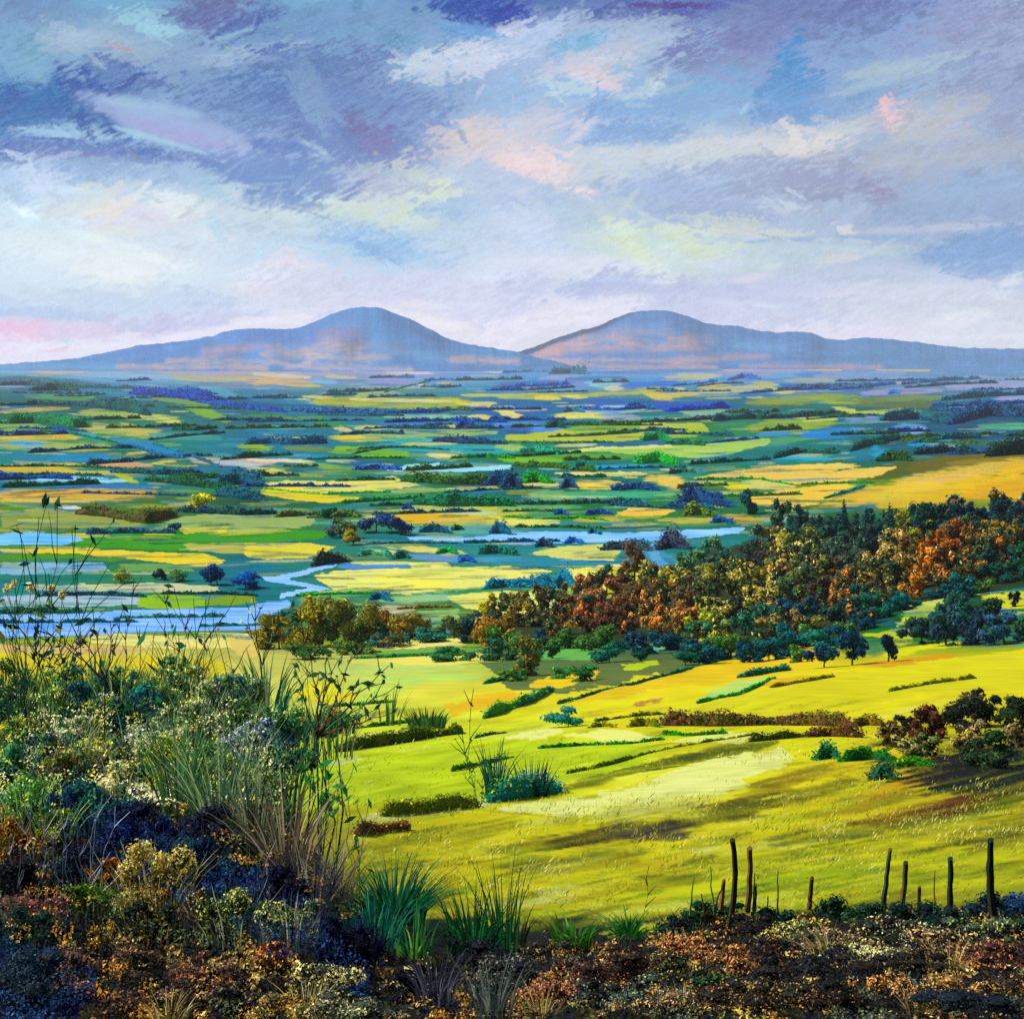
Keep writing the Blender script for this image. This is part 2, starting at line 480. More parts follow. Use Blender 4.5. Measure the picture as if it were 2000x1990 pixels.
sx = spread(-60, 2060, 2.5, -1600, 3600, 20); sy = spread(-60, 745, 2.5, -1900, 745, 20)
sk = Lattice(sx, sy, lambda X, Y: sky_base(mirror(X), np.where(Y < 0, np.minimum(-Y, 300), Y)), 1.0, 1.0, 1.3, -0.42)
# brush-like wisps everywhere, then the patches that can be told apart with broken edges of their own
def hexof(c): return '#%02x%02x%02x' % tuple(int(255 * (1.055 * v ** (1 / 2.4) - 0.055 if v > 0.0031308 else 12.92 * v)) for v in np.clip(c, 0, 1))
def wisps(n, x0, x1, y0, y1, L0, L1, t0, t1, op0, op1):
    for i in range(n):
        x = rng.uniform(x0, x1); y = rng.uniform(y0, y1); L = rng.uniform(L0, L1)
        flatten = np.clip((y - 250) / 350, 0, 1)
        ang = rng.normal(-0.30 * (1 - flatten), 0.55 * (1 - flatten) + 0.06)
        j0 = int(np.clip(np.searchsorted(sk.ys, y + rng.normal(0, 22)), 0, len(sk.ys) - 1)); i0 = int(np.clip(np.searchsorted(sk.xs, x + rng.normal(0, 40)), 0, len(sk.xs) - 1))
        c = sk.C[j0, i0] * rng.uniform(0.84, 1.18) + rng.normal(0, 0.018, 3)
        sk.stroke(x, y, x + L * math.cos(ang), y + L * math.sin(ang), rng.uniform(t0, t1), hexof(c), .6, .9, rng.uniform(op0, op1), .08, True, .5)
wisps(500, -1500, 3500, -1200, 690, 40, 140, 12, 40, .4, .8)
wisps(900, -50, 2050, -20, 690, 20, 90, 6, 26, .4, .8)
LAST = []
for row in CLOUDS.strip().split('\n'):
    q = row.split(); x0, y0, x1, y1, th = [float(v) for v in q[:5]]; L = math.hypot(x1 - x0, y1 - y0); so_, ro_, dr_ = float(q[6]), float(q[7]), float(q[8])
    smear = dr_ == 0
    if smear: LAST.append((x0, y0, x1, y1, th, q[5], so_, ro_)); continue
    sk.stroke(x0, y0, x1, y1, th, q[5], so_, ro_ * 1.1, 0.92, 0.07, True, dr_)
    if smear: continue
    base_a = math.atan2(y1 - y0, x1 - x0)
    for k in range(int(4 + th * (L + th) / 900)):
        u = rng.random(); v = rng.normal(0, 0.34) * th; px = x0 + (x1 - x0) * u - math.sin(base_a) * v; py = y0 + (y1 - y0) * u + math.cos(base_a) * v
        l = rng.uniform(.25, .7) * min(L + th * .6, 120); an = base_a + rng.normal(0, 0.28)
        c = lin(q[5]) * rng.uniform(.93, 1.07) + rng.normal(0, .012, 3)
        sk.stroke(px - l / 2 * math.cos(an), py - l / 2 * math.sin(an), px + l / 2 * math.cos(an), py + l / 2 * math.sin(an), th * rng.uniform(.14, .42), hexof(c), .4, 1.0, rng.uniform(.5, .95), .10, True, .5)
wisps(420, -50, 2050, -20, 690, 14, 60, 3, 10, .4, .8)
sk.C *= (1 + 0.12 * sk.n4 + 0.08 * sk.n3 + 0.06 * sk.n2)[..., None]
g_ = sk.C @ np.array((0.25, 0.6, 0.15)); g_ = g_[..., None]
low = sstep(380, 640, sk.Y)[..., None]
sk.C = np.clip(g_ + (sk.C - g_) * (0.80 + 0.28 * low), 0.01, 1.3)
warm_ = (np.exp(-((sk.X - 1150) / 600) ** 2 - ((sk.Y - 330) / 150) ** 2) * 0.20 + 0.22 * sstep(480, 660, sk.Y) + 0.10 * np.exp(-((sk.X - 1900) / 500) ** 2) * sstep(-50, 300, sk.Y))[..., None]
sk.C = sk.C * (1 - warm_) + warm_ * np.array((0.93, 0.82, 0.84))
pale = np.exp(-((sk.X - 150) / 420) ** 2 - ((sk.Y - 500) / 130) ** 2)[..., None]
tl_ = ((1 - sstep(700, 1000, sk.X)) * (1 - sstep(280, 400, sk.Y)))[..., None]
sk.C = sk.C * (1 + tl_ * np.array((-0.04, 0.03, 0.0)))
sk.C = np.clip(0.5 + (sk.C - 0.5) * 1.20, 0.01, 1.3) * (1.05 + 0.10 * low)
sk.C = sk.C * (1 - 0.40 * pale) + 0.40 * pale * np.array((0.98, 0.95, 0.92))
sk.C *= (1 - 0.13 * tl_ * (1 - sstep(150, 420, sk.Y))[..., None])
for v in LAST: sk.stroke(*v[:6], min(1, v[6] * 1.2), v[7], 0.78, 0.04, True, 0)
wisps(60, 380, 660, 330, 430, 20, 70, 3, 8, .3, .5)
RS = 36000.0
D = np.stack([(sk.X - 1000) / F, np.ones_like(sk.X), -(sk.Y - HZ) / F], -1)
D /= np.linalg.norm(D, axis=-1, keepdims=True)
def quads(ny, nx):
    i = np.arange(ny * nx).reshape(ny, nx)
    return np.stack([i[:-1, :-1], i[1:, :-1], i[1:, 1:], i[:-1, 1:]], -1).reshape(-1, 4)
SKY_GAIN = np.array((0.94, 1.05, 1.06))
o = build("sky", (D * RS).reshape(-1, 3), quads(*sk.X.shape), (sk.C * SKY_GAIN / EX).reshape(-1, 3), M_sky, None, True)
tag(o, kind="structure")
# ------------------------------------------------------------------ ground: one sheet from the bank underfoot to the far rim of the valley
LAND_X = [0, 250, 500, 750, 1000, 1250, 1500, 1750, 2000]
LAND_Y = [700, 720, 740, 770, 800, 830, 860, 890, 920, 950, 980, 1010, 1050, 1100, 1150, 1200, 1250, 1300, 1350, 1400, 1450, 1500, 1560, 1640, 1720, 1760, 1800, 1990]
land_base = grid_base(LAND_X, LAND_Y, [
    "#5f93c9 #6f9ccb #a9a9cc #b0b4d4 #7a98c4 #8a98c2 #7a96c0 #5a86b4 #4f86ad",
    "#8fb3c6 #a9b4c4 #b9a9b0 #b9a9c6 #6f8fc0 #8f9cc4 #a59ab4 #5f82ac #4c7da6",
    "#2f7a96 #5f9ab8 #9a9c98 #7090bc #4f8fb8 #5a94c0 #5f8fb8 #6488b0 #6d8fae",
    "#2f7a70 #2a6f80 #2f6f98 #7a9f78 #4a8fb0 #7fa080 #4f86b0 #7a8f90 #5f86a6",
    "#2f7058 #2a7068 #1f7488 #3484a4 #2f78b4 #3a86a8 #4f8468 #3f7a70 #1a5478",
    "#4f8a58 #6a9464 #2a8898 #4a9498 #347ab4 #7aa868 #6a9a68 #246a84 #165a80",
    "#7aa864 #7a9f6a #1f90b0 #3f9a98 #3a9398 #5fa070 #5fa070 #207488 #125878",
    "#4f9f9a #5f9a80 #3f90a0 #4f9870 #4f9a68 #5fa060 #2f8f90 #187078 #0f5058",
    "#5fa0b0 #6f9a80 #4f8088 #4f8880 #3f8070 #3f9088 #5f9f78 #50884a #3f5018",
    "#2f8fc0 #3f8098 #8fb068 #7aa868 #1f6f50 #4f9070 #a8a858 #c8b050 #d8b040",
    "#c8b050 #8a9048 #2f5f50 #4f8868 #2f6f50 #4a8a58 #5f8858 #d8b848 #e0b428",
    "#8aa850 #7f9a50 #6f8a50 #8fa860 #8aa860 #7f9a58 #2a6a50 #3f6a38 #2a5a38",
    "#9ab060 #5f9a38 #5f9048 #5a9a98 #5a9aa8 #6fa0a0 #4f8a70 #4a6030 #3a4a20",
    "#6fa080 #6f9a68 #4f88a0 #8fb088 #7fa898 #6fa090 #4f7a50 #5a5028 #4a4420",
    "#5f9a98 #6fa070 #4f94a0 #8fb880 #9ac088 #8a9a58 #5a5a30 #4a4a28 #2f5a28",
    "#7fa8b8 #7f9a68 #5f8f80 #7f9058 #90a060 #6f5a30 #3f5a34 #35603c #3f6a38",
    "#d8cc5c #d8d060 #b8b860 #a8a858 #6fa860 #4a7a48 #2f6a48 #4f7a40 #8aa038",
    "#dcd048 #d8d058 #c8c868 #b8cc68 #a8b850 #d0c438 #d8c838 #dcd43c #dcd840",
    "#d0d050 #d0d460 #d0d870 #d8d860 #e0d850 #e4d840 #e4dc44 #e4dc3c #e0d840",
    "#a8b040 #b0b848 #c8d458 #d4dc58 #dcdc50 #dcdc48 #e0d83c #e0d838 #c8bc34",
    "#8a9838 #98a840 #c0d048 #d0dc48 #d4e04c #dcdc4c #dcd83c #d4c834 #b4a82c",
    "#606828 #78882c #b8c83c #ccd840 #d8d848 #e4e45c #e4dc50 #d4c62c #908a24",
    "#4a4a20 #505422 #98a02c #ccc83c #dcd848 #dcdc5c #d8cc40 #c8b82c #b0a428",
    "#302c18 #34341c #908c24 #ccc42c #dcd42c #c4b834 #ccc430 #ccc430 #c0bc30",
    "#2a2418 #2c2818 #3a3418 #c4bc20 #e0d81c #d0c81c #c4c420 #c8c820 #c4c424",
    "#2a2218 #2a2418 #302a18 #b8b01c #d4cc20 #c8c820 #b8c01c #a8a41c #908c1c",
    "#261e14 #281e14 #2a2014 #585018 #787018 #605a18 #3a3016 #302614 #2e2414",
    "#221a12 #241a12 #261c12 #281c12 #2a1e14 #2c1e14 #2c2014 #2a1e14 #281c14"])
gx = spread(-30, 2030, 2.2, -900, 2900, 14)
gy = np.concatenate([np.arange(711.5, 760, 0.8), np.arange(760, 1560, 1.35), np.arange(1560, 2020, 3.0), np.arange(2020, 2700, 20), np.arange(2700, 5200, 90)])
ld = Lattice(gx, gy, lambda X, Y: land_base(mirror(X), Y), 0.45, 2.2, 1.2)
slant_ = sstep(1330, 1420, ld.Y) ; cs_, sn_ = math.cos(-0.19), math.sin(-0.19)
ld.n3 = ld.n3 * (1 - slant_) + slant_ * (noise((ld.X * cs_ + ld.Y * sn_) / 70 + 9, (ld.Y * cs_ - ld.X * sn_) / 4.5 + 31) - 0.5)
ld.C = np.where((ld.Y < 1262)[..., None], vivid(ld.C, 1.35), ld.C)
rough_ = (sstep(735, 790, ld.Y) * (1 - sstep(1225, 1290, ld.Y)))[..., None]
ld.C *= (1 + 0.2 * ld.n3 + 0.2 * ld.n1)[..., None] * (1 - rough_ * np.array((0.72, 0.42, 0.36)))

# small far-off patches of field, stubble and rough pasture, with haze painted in as blues (the valley is a patchwork to its rim)
PATCH = ["#c8c860", "#b8c850", "#8fb850", "#5fa060", "#3f90a8", "#2f78a8", "#6fb0c0", "#d8d080", "#2f7f70", "#4fa090", "#3a6fb0", "#a8b850", "#1f6a70", "#e0d890"]
for i in range(1500):
    y = 728 + 340 * rng.random() ** 1.5; x = rng.uniform(-880, 2880)
    k = (y - 705) / 260.0
    L = rng.uniform(25, 110) * (0.6 + 0.6 * k); th = rng.uniform(2.5, 6.5) * (0.5 + 0.9 * k)
    far_ = y < 775
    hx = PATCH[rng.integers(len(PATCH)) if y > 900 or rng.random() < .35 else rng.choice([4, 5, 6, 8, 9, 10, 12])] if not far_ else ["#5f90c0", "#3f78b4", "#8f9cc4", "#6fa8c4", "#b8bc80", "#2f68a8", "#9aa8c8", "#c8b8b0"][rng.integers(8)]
    tilt = (-0.05 * (x - 1000) / 1000.0 - 0.012) * L
    ld.stroke(x, y, x + L, y + tilt, th, hx, .3, .55, rng.uniform(.3, .7), .14, True, .35)

FIELDS = """
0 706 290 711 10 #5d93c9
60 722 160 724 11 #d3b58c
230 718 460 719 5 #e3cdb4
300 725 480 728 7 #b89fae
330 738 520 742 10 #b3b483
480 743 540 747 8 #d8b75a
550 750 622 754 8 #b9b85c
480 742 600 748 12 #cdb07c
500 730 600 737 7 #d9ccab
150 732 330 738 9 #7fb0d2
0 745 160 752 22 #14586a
150 766 262 770 10 #2f8090
60 772 175 776 13 #5a9a4a
290 790 400 800 12 #1f6a5c
300 778 400 790 8 #7a9f4a
375 797 432 816 16 #7fb02e
400 758 455 771 13 #4f9fb4
0 804 130 798 6 #c9b04a
170 806 340 818 14 #a7b85a
270 811 342 823 10 #d4dc70
0 832 85 838 24 #8fae5a
160 832 295 845 20 #c3bd5f
180 843 252 845 7 #8fb36a
0 852 155 853 12 #dcc040
0 868 195 874 22 #a3b15c
35 866 75 868 13 #6fb3cc
100 836 220 862 9 #35a6bf
230 862 372 890 16 #1d86b8
300 850 420 855 12 #4d9a95
0 888 220 895 16 #1f7f9a
100 896 205 893 10 #1a8fc0
250 888 286 882 5 #d8c050
170 906 290 908 9 #d8a47c
300 905 340 901 5 #cfc45c
0 915 140 918 10 #dcb93a
90 910 152 908 6 #d0c440
110 921 285 925 6 #cfbc50
385 899 525 904 14 #cdb3a6
430 902 500 910 9 #a9c2d6
60 938 205 936 12 #6fc0e6
140 942 262 938 6 #a9dde0
232 928 262 940 11 #b0c22a
0 950 290 951 12 #1a73b5
0 966 290 966 20 #dcb045
0 977 200 976 7 #e0c460
120 990 152 992 6 #e8e4d8
585 705 800 722 10 #e6cfdd
720 718 832 728 12 #dcc4d2
860 712 912 716 8 #d9bfb4
935 722 980 725 8 #e0bdb0
640 735 692 738 5 #c8c290
725 741 802 745 14 #8f8fc6
815 750 842 756 6 #e2d08a
862 750 882 752 8 #c8bf6a
610 745 652 747 7 #6fb6d8
700 772 762 766 8 #b0bd5a
970 756 1010 755 8 #1a62a8
905 772 1005 772 6 #c3c558
538 773 615 786 8 #dfdfa8
595 774 652 779 6 #d5d870
625 787 908 786 17 #b2b92c
690 781 880 784 6 #e0dc90
888 784 912 789 8 #d8d040
780 798 905 796 5 #8aae1e
915 790 962 788 7 #d8d286
960 797 1000 806 8 #d8d070
480 770 600 790 18 #1f7f9a
480 790 700 805 13 #1c4f8c
560 800 760 815 16 #1e7a80
600 822 662 828 17 #2f9048
480 815 580 821 15 #3f8a3a
755 813 922 815 8 #8fc89a
925 813 966 818 8 #e6e070
760 804 862 804 9 #3a70b8
750 828 892 830 11 #3a7cb8
480 834 576 835 5 #8cd0b8
660 837 682 840 8 #dcc87c
700 836 747 836 10 #c8c670
860 836 897 834 9 #c9c86a
700 851 965 845 9 #9fc072
658 855 714 857 11 #e0d84a
708 858 748 860 7 #b5c46a
755 860 842 860 8 #5fc0a0
535 857 600 860 8 #c8c39a
480 873 516 875 13 #8fb814
562 875 640 878 10 #6f8a4a
750 872 992 880 15 #3aa8b0
790 868 892 866 5 #c8cc88
480 888 632 892 12 #2d86b8
845 888 897 893 12 #e6dc8c
490 898 612 902 6 #e9dcae
640 900 702 902 5 #b8c4a0
600 905 692 919 12 #7fae3a
690 905 782 912 13 #23568f
500 920 562 925 14 #d8d86a
655 975 832 970 18 #4f9a60
880 955 977 955 8 #c8d08a
770 960 900 956 6 #a8c070
740 1008 1000 1008 30 #c8c860
790 995 1002 992 9 #c6cc62
870 1001 962 1002 8 #b8d4a0
960 1021 1010 1020 11 #e8d84a
800 1037 1005 1036 16 #5fa89a
720 1076 772 1079 9 #c8d884
795 1071 852 1074 10 #e8e078
852 1080 897 1079 12 #d8e070
800 1086 902 1091 12 #6f9ac8
900 1096 1010 1094 16 #4f9ab8
690 1100 802 1100 6 #e0e090
580 1160 742 1154 10 #3f9a3a
598 1172 662 1168 14 #93b63a
620 1166 720 1160 6 #5fb070
755 1173 885 1166 15 #a0cc90
722 1189 792 1190 14 #d9c8a8
780 1200 840 1200 8 #8fc078
800 1236 900 1232 12 #4f9aa8
740 1276 932 1268 11 #6fa84a
690 1292 970 1288 14 #d8dc70
640 1310 900 1302 14 #c0d878
690 1283 905 1275 6 #3f7a48
700 1330 920 1322 18 #b8dc70
640 1350 780 1348 26 #c0dc68
600 1352 662 1356 30 #ece030
1150 717 1242 720 8 #d9b3b0
1150 728 1402 722 8 #3f80bf
1340 705 1502 704 6 #d0a8b0
1420 722 1502 718 6 #c8a4ac
1060 740 1132 738 12 #8c98c8
980 753 1112 748 10 #1c62a0
1110 740 1212 738 8 #1d70a8
1120 755 1162 752 16 #6f8fd0
1162 750 1200 752 15 #8fc8d0
1185 760 1226 757 8 #dcd8a8
1310 738 1402 735 12 #b8bd86
1225 755 1312 748 12 #1a6ad0
1250 760 1302 762 10 #a0a83a
1268 770 1302 778 14 #d8c458
1375 755 1432 758 12 #d0bd48
980 775 1132 772 9 #b8c04a
1050 777 1092 778 8 #e2d850
1105 774 1142 776 8 #e4d84a
1140 772 1262 765 8 #b8b850
1290 775 1382 765 8 #cfc460
1380 765 1502 755 11 #bcc070
1290 763 1332 760 6 #d8c880
1110 786 1252 785 16 #2a60b0
1260 790 1422 796 17 #2250b0
1172 800 1242 799 14 #a0cfc0
1130 805 1242 801 8 #6fa8c8
1095 812 1178 812 12 #e0e070
1175 812 1242 815 8 #9fb0d8
985 808 1012 812 10 #e6e080
980 830 1087 838 14 #5a94e0
985 835 1032 838 8 #2f60b0
1345 806 1412 804 13 #8fc09a
1155 868 1312 864 8 #2f6aa0
980 872 1022 876 11 #a8cc6a
1090 871 1162 868 5 #d8c8a0
1040 893 1252 890 13 #5fa040
980 896 1092 900 9 #7fc030
1350 891 1432 882 12 #3aa6d0
1170 911 1272 912 10 #2aa0c8
1060 915 1112 912 9 #6fb8b0
1050 966 1112 968 16 #8fc080
1110 965 1312 964 13 #4fb080
980 993 1132 990 9 #6fb070
1030 946 1087 946 9 #e6dc80
1123 948 1202 948 17 #f0d660
1280 936 1336 945 20 #ecd066
1412 946 1462 950 12 #e0d820
1460 946 1542 948 13 #d3d07c
980 1021 1082 1020 13 #e4e27e
1128 1016 1202 1014 8 #c8b848
1320 1020 1392 1016 8 #c0b04a
1430 1010 1466 1016 20 #c8ac48
1200 1058 1300 1090 26 #4f98b0
1060 1075 1112 1073 10 #6fa868
980 1096 1302 1098 13 #3a8aa8
1210 1120 1242 1135 24 #c4d030
1100 1142 1205 1156 24 #c0c850
1480 683 1640 690 8 #6a8ab0
1500 705 1560 712 8 #c8a0a8
1480 712 1680 708 9 #b89aaa
1510 719 1700 716 9 #c8a0a4
1580 722 1640 722 4 #d0b870
1715 722 1812 724 5 #c8b868
1515 733 1560 730 10 #4fa0d0
1560 731 1602 731 11 #2a7ac0
1600 735 1662 731 10 #7a98d0
1670 735 1762 729 11 #7098c8
1540 744 1630 742 9 #a0a898
1480 748 1512 752 9 #b8bc70
1490 762 1542 765 10 #c8cc70
1535 755 1622 757 12 #1f58b0
1620 758 1692 760 11 #2a60a8
1690 768 1832 762 10 #9a9ac4
1860 754 2010 750 16 #98a0c4
1480 785 1602 777 18 #8a9a1c
1600 778 1692 786 18 #8aa41c
1690 782 1832 777 12 #6f8a40
1680 790 1820 790 14 #5f7030
1636 797 1672 806 10 #cfd860
1660 808 1792 804 8 #b8c850
1660 818 1722 817 8 #7f98c8
1850 797 1932 792 9 #7f9ac8
1945 779 2010 777 8 #98a0cc
1480 835 1610 826 22 #94b040
1560 815 1624 818 11 #c8d860
1480 850 1540 846 7 #3f90e0
1580 850 1672 844 18 #1f84d0
1480 865 1560 858 14 #4f9a70
1740 838 1792 834 14 #5f9ac0
1780 842 1802 840 10 #8fb8d8
1840 860 1862 864 12 #3f9ac0
1720 882 1702 884 20 #2f9ac0
1920 833 2010 834 13 #5fb080
1780 868 1830 870 8 #2f9ac8
1500 894 1620 896 6 #3fb0d0
1640 890 1700 884 16 #1f8090
1900 860 1900 880 30 #1f6080
1690 928 1860 898 24 #4f5a10
1800 912 2010 888 26 #6a6414
1860 905 2005 895 10 #8a7a20
1760 945 2010 905 26 #d8bc58
1760 952 1900 930 18 #e0b868
1960 925 2005 912 24 #e0b830
1680 965 1870 952 30 #dcc04a
1870 950 2010 938 30 #e0bc34
1620 980 1700 970 20 #d8b848
1900 965 2000 955 30 #d8a818
1740 985 1860 968 24 #d0b040
1610 970 1690 945 14 #3f7a5a
1560 960 1660 950 8 #e8cc60
1545 1262 1612 1258 12 #bcb858
1735 1278 1800 1266 12 #d8d82c
1800 1265 1880 1259 9 #d8dc3c
1700 1300 1852 1283 15 #d09a18
1500 1335 1602 1320 10 #dcb03a
1560 1330 1700 1308 16 #d8c83a
1500 1262 1560 1250 14 #4f7a44
1675 1258 1722 1262 26 #3f7a50
1242 1374 1292 1366 8 #b88a48
1700 1346 2010 1334 14 #d8cc60
1140 1393 1182 1390 16 #e8e040
1200 1428 1282 1402 16 #e8dc40
1080 1405 1180 1420 10 #d8d440
1300 1455 1500 1450 10 #c8c030
1250 1477 1502 1442 14 #c8c030
1230 1502 1502 1454 20 #86861e
1120 1535 1260 1500 18 #98981f
700 1442 852 1430 14 #e8e090
790 1479 932 1468 8 #dcdc60
640 1490 702 1483 8 #d8e088
640 1522 802 1492 14 #a8a828
820 1485 900 1478 12 #d8dc50
850 1530 960 1520 20 #ccd840
720 1592 962 1568 16 #d8d890
1000 1580 1100 1572 16 #e0e088
1330 1596 1582 1548 8 #dede70
1300 1608 1500 1585 8 #cfcb58
1100 1643 1330 1612 30 #8a8428
1330 1612 1482 1568 26 #908a2c
1200 1622 1322 1630 28 #7a7038
960 1660 1100 1640 22 #989024
1000 1690 1240 1660 22 #a8a02c
1540 1522 1692 1492 40 #d8cc1c
1440 1560 1560 1530 16 #b4a828
1690 1562 1882 1480 24 #d0ae1e
1600 1590 1780 1545 22 #a89a22
1800 1505 2010 1535 70 #6f6a12
1860 1480 2010 1490 34 #5f5e12
1750 1600 1900 1570 24 #96901f
1690 1645 2010 1560 28 #c4bc40
1560 1630 1760 1600 24 #b8b030
1600 1700 1800 1660 22 #c0bc28
760 1622 1002 1600 18 #d2cc2c
1000 1612 1120 1590 12 #dcd850
825 1700 925 1688 42 #e6d610
700 1690 800 1680 30 #c8c420
900 1745 1100 1720 30 #d2ca14
1000 1760 1220 1730 24 #c8bc18
1180 1710 1420 1670 22 #c4c028
1240 1660 1420 1650 14 #e0dc50
1100 1700 1240 1680 16 #9a9020
1160 1740 1380 1715 20 #b0a818
1420 1740 1700 1700 30 #a8b412
1300 1770 1460 1752 24 #acb414
1620 1690 1800 1670 22 #b8ba1c
1800 1720 2010 1690 30 #b8b41c
1900 1660 2010 1630 20 #a49c24
1480 1690 1620 1670 14 #ccc828
700 1790 880 1780 20 #b4b428
"""
